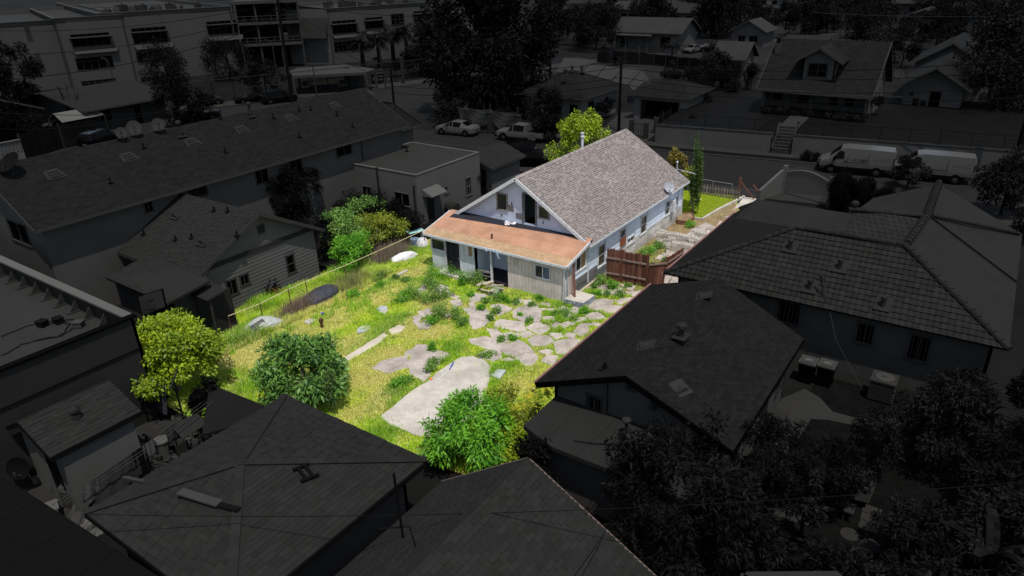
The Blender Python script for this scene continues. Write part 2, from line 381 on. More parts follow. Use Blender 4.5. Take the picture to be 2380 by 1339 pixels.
    if kd == 'bars':
        q = MB(O); k = max(4,int((s1-s0)/.16))
        for i in range(k+1): s = s0+(s1-s0)*i/k; q.bar(P(s,z0-.05,.07),P(s,z1+.05,.07),.02,.02,up=n)
        for z in (z0-.04,z1+.04): q.bar(P(s0-.03,z,.07),P(s1+.03,z,.07),.025,.025,up=n)
        q.build('security_bar',barmat or frame,x)
    return x
def siding(mb,A,B,zb,zt,ops,lim=None,e=.15,var=.5,skip=None):
    """overlapping boards on a wall; lim(z) -> (s_min, s_max)"""
    A,B = Vector((A[0],A[1],0)),Vector((B[0],B[1],0)); L = (B-A).length; d = (B-A)/L; n = Vector((d.y,-d.x,0)); z = zb
    while z < zt-.03:
        z1 = min(z+e,zt); a,b = lim((z+z1)/2) if lim else (0,L); iv = [(a,b)]
        for o in ops:
            if o[2]-.02 < z1 and o[3]+.02 > z:
                iv = [x for s,t_ in iv for x in ((s,min(t_,o[0]-.03)),(max(s,o[1]+.03),t_)) if x[1]-x[0] > .02]
        for s,t_ in iv:
            cut = [s]; 
            while cut[-1] < t_-3: cut.append(cut[-1]+random.uniform(2.2,3.6))
            cut[-1:] = [cut[-1]] ; cut.append(t_)
            for p,q_ in zip(cut[:-1],cut[1:]):
                if q_-p < .02 or (skip and skip(p,z)): continue
                V = [A+d*p+Vector((0,0,z))+n*.028,A+d*(q_-.006)+Vector((0,0,z))+n*.028,A+d*(q_-.006)+Vector((0,0,z1))+n*.006,A+d*p+Vector((0,0,z1))+n*.006,
                     A+d*p+Vector((0,0,z)),A+d*(q_-.006)+Vector((0,0,z))]
                mb.mesh(V,[(0,1,2,3),(4,5,1,0)],.5+random.uniform(-var,var))
        z += e
# ------------------------------------------------------------------ generic house
def house(name,label,cat,x0,x1,y0,y1,z0,ze,zr,axis='x',over=.45,roof=None,wm=None,ops={},cover=None,hip=0.0,ridge=None,fascia=None,over_g=None,group=None,flatroof=False,parapet=.0,n_ind=0,sid=False):
    roof = roof or DK['roof_m']; wm = wm or DK['cream']; fascia = fascia or DK['trim']
    og = over if over_g is None else over_g; O = Vector(((x0+x1)/2,(y0+y1)/2,z0)); r = thing(name,label,cat,O,group=group)
    xr0,xr1,yr0,yr1 = x0,x1,y0,y1
    F = {'-y': ((x0,y0),(x1,y0)),'+x': ((x1,y0),(x1,y1)),'+y': ((x1,y1),(x0,y1)),'-x': ((x0,y1),(x0,y0))}
    rc = ridge if ridge is not None else ((y0+y1)/2 if axis == 'x' else (x0+x1)/2)
    mb = MB(O)
    for k,(A,B) in F.items():
        gab = (not flatroof) and hip == 0 and ((axis == 'x' and k in ('-x','+x')) or (axis == 'y' and k in ('-y','+y')))
        L = math.dist(A,B); brk = ()
        if gab:
            a0 = A[1] if axis == 'x' else A[0]; dirn = (B[1]-A[1] if axis == 'x' else B[0]-A[0])/L; sr = (rc-a0)/dirn
            topf = lambda s,sr=sr,L=L: ze+(zr-ze)*(s/sr if s < sr else (L-s)/(L-sr))-.06; brk = (sr,)
        else: topf = lambda s: ze+(parapet if flatroof else -.02)
        if k in ('-y','+y'): A2,B2 = A,B
        else:
            dd = .12 if k == '-x' else -.12; A2 = (A[0],A[1]-dd); B2 = (B[0],B[1]+dd); 
        oo = ops.get(k,[])
        sh = 0 if k in ('-y','+y') else .12
        wall(mb,A2,B2,z0-.3,(lambda s,f=topf,sh=sh: f(s+sh)),[(o[0]-sh,o[1]-sh,o[2],o[3]) for o in oo],brk=[b-sh for b in brk])
        for o in oo: window(r,A,B,o[0],o[1],o[2],o[3],o[4],o[5] if len(o) > 5 else fascia,o[6] if len(o) > 6 else DK['win'])
        if sid and k in sid:
            sm = MB(O); lim = None
            if gab:
                def lim(z,sr=sr,L=L):
                    if z < ze-.06: return (0,L)
                    f = min(1,(z-ze+.06)/(zr-ze)); return (sr*f,L-(L-sr)*f)
            siding(sm,A,B,z0,(zr-.15 if gab else ze-.05),oo,lim,e=.2,var=.3); kind(sm.build('siding',wm,r),'stuff')
    mb.build('wall',wm,r)
    if flatroof:
        rb = MB(O); slab(rb,[(x0+.12,y0+.12,ze),(x1-.12,y0+.12,ze),(x1-.12,y1-.12,ze),(x0+.12,y1-.12,ze)],.1); rb.build('roof',roof,r)
        cb = MB(O); zc = ze+parapet+.03
        for a,b in (((x0-.02,y0+.06),(x1+.02,y0+.06)),((x0-.02,y1-.06),(x1+.02,y1-.06)),((x0+.06,y0+.13),(x0+.06,y1-.13)),((x1-.06,y0+.13),(x1-.06,y1-.13))):
            cb.bar((*a,zc),(*b,zc),.18,.06)
        cb.build('coping',fascia,r); return r
    X0,X1,Y0,Y1 = (x0-og,x1+og,y0-over,y1+over) if axis == 'x' else (x0-over,x1+over,y0-og,y1+og)
    sl = (zr-ze)/((rc-y0) if axis == 'x' else (rc-x0)); zd = ze-sl*over+.05; zt = zr+.05
    sl2 = (zr-ze)/((y1-rc) if axis == 'x' else (x1-rc)); zd2 = ze-sl2*over+.05
    if axis == 'x':
        h = hip; pl = [[(X0,Y0,zd),(X1,Y0,zd),(X1-h,rc,zt),(X0+h,rc,zt)],[(X1,Y1,zd2),(X0,Y1,zd2),(X0+h,rc,zt),(X1-h,rc,zt)]]
        if h: pl += [[(X0,Y1,zd2),(X0,Y0,zd),(X0+h,rc,zt)],[(X1,Y0,zd),(X1,Y1,zd2),(X1-h,rc,zt)]]
    else:
        h = hip; pl = [[(X0,Y1,zd),(X0,Y0,zd),(rc,Y0+h,zt),(rc,Y1-h,zt)],[(X1,Y0,zd2),(X1,Y1,zd2),(rc,Y1-h,zt),(rc,Y0+h,zt)]]
        if h: pl += [[(X0,Y0,zd),(X1,Y0,zd2),(rc,Y0+h,zt)],[(X1,Y1,zd2),(X0,Y1,zd),(rc,Y1-h,zt)]]
    for i,P in enumerate(pl):
        rb = MB(O); slab(rb,P,.09); rb.build('roof',roof,r)
        if cover and i in cover.get('planes',(0,2)):
            Q = [Vector(p) for p in P]; covering(r,Q,(Q[0],Q[1]),cover['name'],roof,cover['w'],cover['e'],cover.get('th',.015),n_ind if i == cover.get('ind',0) else 0,wavy=cover.get('wavy',False))
    if hip:
        rc_ = MB(O)
        for P in pl[2:3]+pl[3:4]:
            for k in (0,1): rc_.bar(Vector(P[k])+Vector((0,0,.02)),Vector(P[2])+Vector((0,0,.03)),.16,.05)
        rc_.bar(Vector(pl[0][3])+Vector((0,0,.03)),Vector(pl[0][2])+Vector((0,0,.03)),.18,.06); rc_.build('ridge_cap',roof,r)
    fb = MB(O)
    for P in pl:
        a,b = Vector(P[0]),Vector(P[1]); fb.bar(a-Vector((0,0,.09)),b-Vector((0,0,.09)),.04,.17)
        if not hip:
            for k1,k2 in ((1,2),(0,3)): fb.bar(Vector(P[k1])-Vector((0,0,.085)),Vector(P[k2])-Vector((0,0,.085)),.045,.17)
    fb.build('fascia',fascia,r)
    return r
# ------------------------------------------------------------------ pixel rectangles of the photograph -> openings in a wall plane
def WS(px,py,A,B):
    A,B = np.array([A[0],A[1]]),np.array([B[0],B[1]]); d = (B-A)/np.linalg.norm(B-A); r = ray(px,py)
    m = np.array([[r[0],-d[0]],[r[1],-d[1]]]); k = np.linalg.solve(m,A); return k[1],CAMZ+r[2]*k[0]
def OPX(A,B,lst):
    out = []
    for q in lst:
        x0,y0,x1,y1 = q[:4]; xm,ym = (x0+x1)/2,(y0+y1)/2; s0 = WS(x0,ym,A,B)[0]; s1 = WS(x1,ym,A,B)[0]
        z1 = WS(xm,y0,A,B)[1]; z0 = WS(xm,y1,A,B)[1]; out.append((min(s0,s1),max(s0,s1),z0,z1)+tuple(q[4:]))
    return out
def ZAT(px,py,x,y):
    r = ray(px,py); k = math.hypot(x,y)/math.hypot(r[0],r[1]); return CAMZ+r[2]*k
# ------------------------------------------------------------------ vegetation
def leafmesh(name,material,parent,o,P,size,aspect=.42,droop=.25,tint=None,upb=.35,outdir=None,seed=0):
    n = len(P); r = np.random.default_rng(seed+n)
    a = r.normal(size=(n,3)); 
    if outdir is not None: a = a*.75+outdir*.9
    a[:,2] -= droop; a /= np.linalg.norm(a,axis=1)[:,None]
    nn = r.normal(size=(n,3)); nn[:,2] = np.abs(nn[:,2])+upb*2
    if outdir is not None: nn += outdir*.8
    b = np.cross(a,nn); b /= np.linalg.norm(b,axis=1)[:,None]+1e-9; c = np.cross(b,a)
    L = (size*r.uniform(.6,1.35,n))[:,None]; W = L*aspect*.5
    p = P-np.array(o)
    V = np.empty((n,4,3)); V[:,0] = p; V[:,1] = p+a*L*.45+b*W+c*L*.06; V[:,2] = p+a*L-np.array([0,0,1])*L*.12; V[:,3] = p+a*L*.45-b*W+c*L*.06
    me = bpy.data.meshes.new(name); me.vertices.add(n*4); me.vertices.foreach_set('co',V.astype(np.float32).ravel())
    me.loops.add(n*4); me.loops.foreach_set('vertex_index',np.arange(n*4,dtype=np.int32))
    me.polygons.add(n); me.polygons.foreach_set('loop_start',np.arange(0,n*4,4,dtype=np.int32)); me.polygons.foreach_set('loop_total',np.full(n,4,dtype=np.int32))
    me.update(); t = r.uniform(0,1,n) if tint is None else np.clip(tint+r.normal(0,.16,n),0,1)
    at = me.attributes.new('tint','FLOAT','FACE'); at.data.foreach_set('value',t.astype(np.float32)); me.materials.append(material)
    return link(bpy.data.objects.new(name,me),parent)
def crownpts(c,R,n,k=26,seed=0,cl=.34,flat=0.0,low=-.55,hollow=.62):
    r = np.random.default_rng(seed); c = np.array(c,float); R = np.array(R,float)
    d = r.normal(size=(k,3)); d /= np.linalg.norm(d,axis=1)[:,None]; d[:,2] = np.where(d[:,2] < low,-d[:,2],d[:,2])
    rad = (r.uniform(hollow,.98,k)+np.where(r.random(k) < .16,.16,0))[:,None]; cc = d*rad*R; ct = r.uniform(.15,.85,k); sz = r.uniform(.45,1.3,k)
    w = sz**2; ids = r.choice(k,n,p=w/w.sum())
    q = r.normal(size=(n,3)); q /= np.linalg.norm(q,axis=1)[:,None]; q *= (r.uniform(0,1,n)**.45)[:,None]
    P = cc[ids]+q*R*cl*sz[ids][:,None]; inside = r.uniform(size=n) < .12; P[inside] *= .6
    out = P/R; out /= np.linalg.norm(out,axis=1)[:,None]+1e-9
    if flat: P[:,2] *= 1-flat
    return P+c,q*.6+out*.6,ct[ids]*.7+.15
LM = {
 'yg': leafmat('yellow_green_leaf',(.07,.135,.006),(.42,.52,.02)),'dg': leafmat('deep_green_leaf',(.010,.050,.010),(.15,.30,.05),trans=.2),
 'bg': leafmat('bright_green_leaf',(.025,.15,.010),(.22,.50,.03)),'ol': leafmat('olive_leaf',(.06,.10,.012),(.36,.40,.03)),
 'cy': leafmat('cypress_leaf',(.012,.04,.008),(.09,.15,.022),trans=.15),'br': leafmat('bronze_leaf',(.09,.05,.015),(.26,.22,.03)),
 'ba': leafmat('banana_leaf',(.12,.20,.01),(.55,.50,.04)),'dry': leafmat('dry_stem',(.17,.12,.07),(.40,.31,.2),trans=.2),
 'mu': leafmat('muted_green_leaf',(.04,.12,.02),(.24,.40,.07),trans=.25),
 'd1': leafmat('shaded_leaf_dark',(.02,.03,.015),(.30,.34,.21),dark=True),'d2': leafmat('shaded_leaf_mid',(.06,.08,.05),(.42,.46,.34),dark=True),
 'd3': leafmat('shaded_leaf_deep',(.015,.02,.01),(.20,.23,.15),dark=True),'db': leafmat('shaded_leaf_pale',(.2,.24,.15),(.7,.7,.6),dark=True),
}
def trunk(root,O,base,top,r0,r1,limbs,mt,seed=0):
    r = random.Random(seed); mb = MB(O); base,top = Vector(base),Vector(top); mid = base.lerp(top,.5)+Vector((r.uniform(-.1,.1),r.uniform(-.1,.1),0))*(top-base).length
    mb.tube([base-Vector((0,0,.1)),mid,top],[r0,(r0+r1)*.55,r1],8)
    for i in range(limbs[0]):
        a = r.uniform(0,6.28); s = base.lerp(top,r.uniform(.45,.95)); e = s+Vector((math.cos(a)*limbs[1],math.sin(a)*limbs[1],limbs[2]*r.uniform(.4,1)))
        mb.tube([s,s.lerp(e,.5)+Vector((0,0,-.1*limbs[2])),e],[r1*.8,r1*.5,r1*.2],6)
    return mb.build('trunk',mt,root)
def tree(name,label,base,R,zc,n,size,lm,cat='tree',k=28,seed=1,cl=.34,tr=.16,group=None,aspect=.42,droop=.25,limbs=5,low=-.55,off=(0,0),bark=None,hollow=.62,outd=True):
    base = Vector(base); r = thing(name,label,cat,base,group=group); O = base
    if lm[0] == 'd' and lm != 'dg': low = -.85; zc *= .93
    lm = LM[lm]; c = (base.x+off[0],base.y+off[1],base.z+zc); P,od,ti = crownpts(c,R,n,k,seed,cl,low=low,hollow=hollow)
    P[:,2] = np.maximum(P[:,2],base.z+.08)
    kind_ = leafmesh('crown',lm,r,O,P,size,aspect,droop,ti,outdir=od if outd else None,seed=seed)
    trunk(r,O,base,(c[0],c[1],c[2]+R[2]*.1),tr,tr*.5,(limbs,max(R[0],R[1])*.7,R[2]*.7),bark or (DK['bark'] if 'shaded' in lm.name else M['bark']),seed)
    return r
def copy_tree(o,loc,label,group=None,rz=0,sc=1.0,mesh_children=True):
    c = o.copy(); COL.objects.link(c); c.location = loc; c.rotation_euler = (0,0,rz); c.scale = (sc,sc,sc); c['label'] = label
    if group: c['group'] = group
    for ch in o.children:
        d = ch.copy(); COL.objects.link(d); d.parent = c
        for g in ch.children:
            e = g.copy(); COL.objects.link(e); e.parent = d
    return c
# ------------------------------------------------------------------ the setting
def sheet(name,pts,z,material,th=None,parent=None):
    mb = MB()
    if th: slab(mb,[(p[0],p[1],z) for p in pts],th)
    else: mb.poly(upn([(p[0],p[1],z) for p in pts]))
    o = mb.build(name,material,parent)
    if parent is None: kind(o,'structure')
    return o
sheet('ground',[(-600,-900),(1800,-900),(1800,1500),(-600,1500)],0,DK['ground'])
dA = Vector((.139,-.990,0)).normalized(); nA = Vector((dA.y*-1,dA.x,0)); nA = Vector((.990,.139,0))
pA = Vector((62.2,15,0))                       # point on the far kerb of the street in front
def SA(t,q,z=0): p = pA+dA*t+nA*q; return Vector((p.x,p.y,z))   # t along the street (to the right), q across (away)
dB = Vector((.915,-.402,0)).normalized(); nB = Vector((.402,.915,0)).normalized(); pB = Vector((59.5,82.0,0))
def SB(t,q,z=0): p = pB+dB*t+nB*q; return Vector((p.x,p.y,z))
def strip(name,S,t0,t1,q0,q1,z,m,th=None): return sheet(name,[S(t0,q0),S(t1,q0),S(t1,q1),S(t0,q1)],z,m,th)
strip('road',SA,-62,140,-9.2,0,.008,DK['asphalt'])
strip('road',SB,-120,200,-19,0,.012,DK['asphalt'])
strip('kerb',SA,-36,140,0,.22,.13,DK['curb'],.13); strip('kerb',SA,-22,140,-9.42,-9.2,.13,DK['curb'],.13)
strip('verge',SA,-36,11,.22,1.3,.11,DK['lawn'],.1); strip('verge',SA,16,140,.22,1.3,.11,DK['lawn'],.1)
strip('pavement',SA,11,16,.22,1.3,.12,DK['walk'],.1)
strip('pavement',SA,-36,140,1.3,2.9,.12,DK['walk'],.1); strip('pavement',SA,-22,140,-11.2,-9.42,.12,DK['walk'],.1)
strip('kerb',SB,-120,200,0,.25,.13,DK['curb'],.13); strip('pavement',SB,-120,200,.25,3.6,.12,DK['walk'],.1)
strip('kerb',SB,-120,-17,-19.3,-19.05,.13,DK['curb'],.13); strip('pavement',SB,-120,-17,-21.6,-19.3,.12,DK['walk'],.1)
for i in range(14): kind(sheet('lane_line',[SB(-60+i*9,-9.6),SB(-57+i*9,-9.6),SB(-57+i*9,-9.45),SB(-60+i*9,-9.45)],.018,DK['line']),'structure')
kind(sheet('lane_line',[SB(-60,-3),SB(120,-3),SB(120,-2.88),SB(-60,-2.88)],.018,DK['line']),'structure')
kind(sheet('stop_line',[SA(-52,-9),SA(-51.5,-9),SA(-51.5,-4.8),SA(-52,-4.8)],.018,DK['line']),'structure')
kind(sheet('lane_line',[SA(-50,-4.7),SA(-20,-4.7),SA(-20,-4.6),SA(-50,-4.6)],.016,DK['line']),'structure')
rp = [G(1745,62),G(1850,4),G(1990,-22),G(2080,-8),G(1960,40),G(1750,98)]
sheet('far_road',rp,.02,DK['asphalt'])
sheet('far_parking_lot',[G(1655,112),G(1752,112),G(1752,142),G(1640,142)],.02,DK['asphalt'])
sheet('driveway',[G(1440,262),G(1575,262),G(1500,330),G(1370,330)],.02,DK['walk'])
sheet('driveway',[SA(-16.5,1.3),SA(-13,1.3),SA(-13,30),SA(-16.5,30)],.125,DK['walk'])
# raised lawn behind the retaining wall
ts0 = (G(1797,346)-pA).dot(dA); ts1 = (G(1843,350)-pA).dot(dA)
for t0_,t1_,q0_,q1_ in ((-12.2,ts0,3.1,6.5),(ts1,22,3.1,6.5),(-12.2,22,6.51,26)): sheet('raised_lawn',[SA(t0_,q0_),SA(t1_,q0_),SA(t1_,q1_),SA(t0_,q1_)],1.55,DK['lawn'],1.5)
sheet('neighbour_lawn',[(17.5,-8),(28.5,-8),(28.5,4.2),(17.5,4.2)],.012,DK['lawn'])
sheet('neighbour_lawn',[(8,-10),(17.5,-10),(17.5,4.2),(8,4.2)],.012,DK['lawn'])
sheet('neighbour_path',[G(1800,935),G(1870,905),G(1905,925),G(1935,958),G(1985,972),G(2085,978),G(2085,992),G(1985,990),G(1925,978),G(1885,975),G(1850,1030),G(1755,1000)],.03,DK['walk'])
sheet('cluttered_yard',[G(40,1130),G(330,985),G(470,960),G(520,1010),G(200,1240)],.02,DK['concrete'])
sheet('side_yard',[(12.3,20),(17.5,31.2),(34,31.2),(34,37),(12,37)],.012,DK['ground'])
sheet('car_park',[(34,46),(47,46),(51,52),(40,70),(20,76),(16,60)],.01,DK['asphalt'])
# the lit lot
LOT = [(15.2,12.4),(16.5,11.0),(42.0,11.0),(48.5,14.4),(50.6,15.2),(50.6,22),(44,27.2),(34,27.2),(31.6,30.2),(17.0,31.2),(11.8,26.5),(11.8,15.2),(14.9,14.7)]
sheet('yard_soil',LOT,.010,M['soil'])
sheet('side_yard_soil',[(31.3,11.1),(41.9,11.1),(48.5,14.5),(50.3,15.3),(50.3,17),(31.3,17)],.016,mat('brown_soil',(.30,.21,.12),var=.2,scale=5,stain=.3))
# ------------------------------------------------------------------ the old house on the lot
XR,YR,YL = 28.7,17.0,26.0; XM,XF = 31.15,44.2; YRD = 21.45; ZR = 5.66
HO = Vector((36,21.5,0))
H = thing('old_house','run-down pale blue house with grey-brown gable roof and an orange lean-to roof at its back','house',HO)
ZE = 2.62                                                    # eave height of the main roof at y = YR-.3
slope = (ZR-ZE)/(YRD-(YR-.32))
zroof = lambda y: ZR-slope*abs(y-YRD)
# main roof
XG0,XG1 = 30.85,44.62
PR = [Vector((XG0,YR-.32,zroof(YR-.32))),Vector((XG1,YR-.32,zroof(YR-.32))),Vector((XG1-.1,YRD,ZR)),Vector((XG0,YRD,ZR))]
PL = [Vector((XG1,YL+.3,zroof(YL+.3))),Vector((XG0,YL+.3,zroof(YL+.3))),Vector((XG0,YRD,ZR)),Vector((XG1-.1,YRD,ZR))]
for P in (PR,PL):
    b = MB(HO); slab(b,P,.07); b.build('roof',M['black_sheet'],H)
covering(H,PR,(PR[0],PR[1]),'shingle',M['shingle'],.27,.135,.018,300,gap=.012,var=patchy)
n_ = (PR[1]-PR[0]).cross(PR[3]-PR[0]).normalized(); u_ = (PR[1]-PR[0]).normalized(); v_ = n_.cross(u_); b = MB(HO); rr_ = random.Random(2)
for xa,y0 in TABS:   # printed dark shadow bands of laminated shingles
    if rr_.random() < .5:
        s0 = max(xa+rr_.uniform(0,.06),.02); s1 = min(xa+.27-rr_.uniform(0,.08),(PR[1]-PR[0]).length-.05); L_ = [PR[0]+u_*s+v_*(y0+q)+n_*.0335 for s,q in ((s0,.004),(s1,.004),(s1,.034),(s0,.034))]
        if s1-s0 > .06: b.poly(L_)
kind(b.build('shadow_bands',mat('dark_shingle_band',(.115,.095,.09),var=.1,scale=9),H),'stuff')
covering(H,PL,(PL[1],PL[0]),'shingle',M['shingle'],.30,.16,.014,0,gap=.012,var=patchy)
b = MB(HO)
x = XG0
while x < XG1-.3:
    for s in (-1,1): b.prism([(x,YRD,ZR+.035),(x+.27,YRD,ZR+.025),(x+.27,YRD+s*.16,ZR+.025-.16*slope),(x,YRD+s*.16,ZR+.035-.16*slope)],.012,t=random.random())
    x += .26
b.build('ridge_cap',M['shingle'],H)
# rake boards and fascia, worn in pieces
b = MB(HO)
for ya,yb in ((YR-.34,YRD),(YL+.32,YRD)):
    for f0,f1 in ((0,.31),(.312,.66),(.664,1)):
        a = Vector((XG0-.03,ya+(yb-ya)*f0,0)); c = Vector((XG0-.03,ya+(yb-ya)*f1,0)); a.z = zroof(a.y)-.10; c.z = zroof(c.y)-.10
        b.bar(a,c,.05,.19,t=random.random())
b.build('rake_board',M['trim'],H)
b = MB(HO); x = XG0
while x < XG1-.5:
    x2 = min(x+random.uniform(2.2,3.4),XG1); b.bar((x,YR-.34,ZE-.075),(x2-.01,YR-.34,ZE-.075+random.uniform(-.01,.01)),.035,.12,t=random.random()); x = x2
b.build('fascia',M['trim'],H)
for i in range(21):
    x = XG0+.35+i*.66; b = MB(HO); b.bar((x,YR-.30,zroof(YR-.30)-.13),(x,YR+.02,zroof(YR+.02)-.13),.05,.09); b.build('rafter_tail',M['trim'],H)
# walls: right side (two storeys of finish: clapboard over a weathered skirt)
As,Bs = (XR,YR),(XF,YR)
side = OPX(As,Bs,[(1337,583,1363,628,'slide'),(1389,566,1407,618,'hung'),(1439,531,1454,572,'hung'),(1457,549,1474,567,'slide'),
                    (1488,500,1503,543,'hung'),(1546,466,1557,500,'hung'),(1570,457,1576,480,'hung')])
tops = lambda s: (2.25+s*.22 if XR+s < XM else zroof(YR)-.12)
tops2 = lambda s: min(tops(s),9)
b = MB(HO)
wall(b,As,(XM,YR),-.1,lambda s: 2.12+s*.19,[o[:4] for o in side if o[0] < XM-XR-.3])
wall(b,(XM,YR),Bs,-.1,lambda s: zroof(YR)-.12,[(o[0]-(XM-XR),o[1]-(XM-XR),o[2],o[3]) for o in side if o[0] >= XM-XR-.3])
wall(b,Bs,(XF,YL),-.1,lambda s: zroof(YR+s)-.12,[(1.2,2.3,.9,2.1),(3.9,4.9,.1,2.1),(6,7.2,.9,2.1)],brk=(YRD-YR,))
wall(b,(XF,YL),(XM,YL),-.1,lambda s: zroof(YL)-.12,[])
b.build('wall',M['siding'],H)
gl = OPX((XM,YL),(XM,YR),[(1154,446,1180,489,'fixed'),(1216,440,1246,521,'hole'),(1251,466,1277,509,'fixed')])
gl = [(o[0],o[1],o[2],min(o[3],zroof(YL-o[1])-.17,zroof(YL-o[0])-.17),o[4]) for o in gl]
b = MB(HO); wall(b,(XM,YL-.02),(XM,YR+.02),1.2,lambda s: zroof(YL-s)-.10,[o[:4] for o in gl],brk=(YL-YRD,)); b.build('gable_wall',M['gable'],H)
for o in gl: window(H,(XM,YL),(XM,YR),*o,M['wood_grey'] if o[4] != 'hole' else M['wood_dark'],M['pane'],fw=.07)
b = MB(HO)   # bare board behind peeled stucco by the doorway, black strip along the foot of the gable
A_,B_ = (XM,YL),(XM,YR)
for (x0,y0,x1,y1) in ((1181,476,1194,492),(1199,494,1214,510),(1188,470,1191,478),(1164,497,1168,503),(1261,514,1264,521)):
    s0,z1 = WS(x0,y0,A_,B_); s1,z0 = WS(x1,y1,A_,B_); b.prism([(XM-.004,YL-s0,z0),(XM-.004,YL-s1,z0),(XM-.004,YL-s1,z1),(XM-.004,YL-s0,z1)],.012,dirn=(-1,0,0))
b.build('bare_patch',M['wood_dark'],H)
for o in side:
    pn2 = None
    k = side.index(o)
    window(H,As,Bs,*o,M['trim'],M['pane'] if k != 0 else M['pane'],fw=.10,pane2={0: M['tan_board'],2: M['pane']}.get(k))
s0,s1,z0,z1 = side[2][:4]
b = MB(HO); b.prism([(XR+s0+.08,YR-.06,z0+.06),(XR+s1-.08,YR-.06,z0+.06),(XR+s1-.08,YR-.06,(z0+z1)/2),(XR+s0+.08,YR-.06,(z0+z1)/2)],.02,dirn=(0,-1,0)); b.build('orange_board',M['orange_board'],H)
# clapboards: painted above, bare below
ZS = .95
sops = [o[:4] for o in side]
def lim(z): return (0 if z < 2.1 else (z-2.1)/.19+.2,XF-XR)
b = MB(HO); siding(b,As,Bs,ZS,zroof(YR)-.14,sops,lim,e=.30,var=.3); kind(b.build('clapboard',M['siding'],H),'stuff')
b = MB(HO); siding(b,As,(34.2,YR),.12,ZS,sops,None,e=.11,var=.5); kind(b.build('skirt_board',M['wood_dark'],H),'stuff')
b = MB(HO); siding(b,(34.2,YR),Bs,.12,ZS,[],None,e=.105,var=.5,skip=lambda s,z: random.random() < .05 or (3.6 < s < 4.3 and z < .7)); kind(b.build('skirt_board',M['wood_white'],H),'stuff')
b = MB(HO); b.bar((XM-.02,YR-.05,.3),(XM-.02,YR-.05,2.5),.09,.06); b.bar((XR+.03,YR-.05,.15),(XR+.03,YR-.05,2.1),.10,.06); b.bar((XF,YR-.05,.3),(XF,YR-.05,2.5),.10,.06)
b.build('corner_board',M['trim'],H)
b = MB(HO); b.bar((XR+.2,YR-.12,.10),(32.2,YR-.12,.16),.14,.10); b.bar((XR+.2,YR-.25,.05),(31.9,YR-.22,.07),.10,.07); b.build('sill_plank',M['pale_wood'],H)
b = MB(HO); p = PY(1564,478,YR-.12); b.box((p.x,YR-.14,p.z),(.42,.2,.75)); b.build('meter_box',M['trim'],H)
b = MB(HO); b.tube([(43.4,YR-.1,1.0),(43.4,YR-.1,2.6),(43.4,YR-.3,3.0)],.03,6); b.build('conduit',M['metal'],H)
# lean-to at the back
XE = 28.47; ze_,zt_ = 2.24,2.86; zp = lambda x: ze_+(zt_-ze_)*(x-XE)/(XM-XE)
Y0p,Y1p = YR-.28,YL+.38
def pr_(x,y,q=0): return Vector((x,y,zp(x)+q))
b = MB(HO); slab(b,[pr_(XE,Y0p),pr_(XM,Y0p),pr_(XM,Y1p),pr_(XE,Y1p)],.06); b.build('lean_to_roof',M['black_sheet'],H)
xs = [XE-.02,XE+.72,XE+1.62,XM-.02]
for i in range(3):
    cuts = sorted([Y0p,Y1p]+[random.uniform(Y0p+1.5,Y1p-1.5) for _ in range(2)])
    for y0,y1 in zip(cuts[:-1],cuts[1:]):
        b = MB(HO); q = .010+.006*i+random.uniform(0,.003)
        slab(b,[pr_(xs[i],y0+.004,q),pr_(xs[i+1]+.05,y0+.004,q),pr_(xs[i+1]+.05,y1-.004,q),pr_(xs[i],y1-.004,q)],.01,t=random.random())
        b.build('roofing_sheet',M['roll2'] if i == 0 else M['roll'],H)
b = MB(HO)
cuts = [Y0p,19.2,21.3,23.9,Y1p]
for y0,y1 in zip(cuts[:-1],cuts[1:]): b.bar((XE-.03,y0,ze_-.05+random.uniform(-.012,.012)),(XE-.03,y1-.01,ze_-.05),.04,.13,t=random.random())
b.bar((XE,Y0p-.02,ze_-.03),(XM-.3,Y0p-.02,zp(XM-.3)-.03),.05,.16); b.bar((XE,Y1p+.02,ze_-.03),(XM-.1,Y1p+.02,zp(XM-.1)-.03),.05,.16)
b.build('fascia',M['trim'],H)
b = MB(HO)
for (x0,y0,x1,y1) in ((1125,574,1129,585),(1150,580,1158,602),(1142,578,1146,586)):
    a = PX(x0,y0,XE-.06); c = PX(x1,y1,XE-.06); b.bar(a,c,.03,.012); b.bar(a+Vector((0,-.06,0)),c+Vector((-.03,-.1,.05)),.025,.012)
b.build('hanging_flashing',mat('pale_blue_strip',(.45,.62,.75),var=.1),H)
p = PX(1142,552,29.3); b = MB(HO); b.lathe((29.35,p.y,zp(29.35)),[(.05,0),(.05,.2),(.07,.2),(.07,.26)],8); b.build('roof_pipe',M['rust'],H)
b = MB(HO)   # torn lining left on the lean-to roof by the doorway
for k in range(14):
    c = Vector((XM-.10-random.random()*.3,PX(1190,508,XM).y+random.gauss(0,.22),0)); c.z = zp(c.x)+.05
    a_ = random.uniform(0,3.1); d1 = Vector((math.cos(a_),math.sin(a_),random.uniform(0,.35)))*random.uniform(.05,.17); d2 = Vector((-math.sin(a_),math.cos(a_),random.uniform(0,.2)))*random.uniform(.04,.1)
    b.mesh([c-d1-d2,c+d1-d2+Vector((0,0,.05)),c+d1+d2,c-d1+d2+Vector((0,0,.04))],[(0,1,2),(0,2,3)])
b.build('torn_lining',M['white_cloth'],H)
b = MB(HO); slab(b,[(XM-.75,YL-.05,zp(XM-.75)+.035),(XM-.02,YL-.1,zp(XM)+.04),(XM-.02,YR+.4,zp(XM)+.04),(XM-.15,YR+.35,zp(XM-.15)+.04)],.01); 
b.build('black_strip',M['black_sheet'],H)  # black strip over the lean-to roof along the gable foot
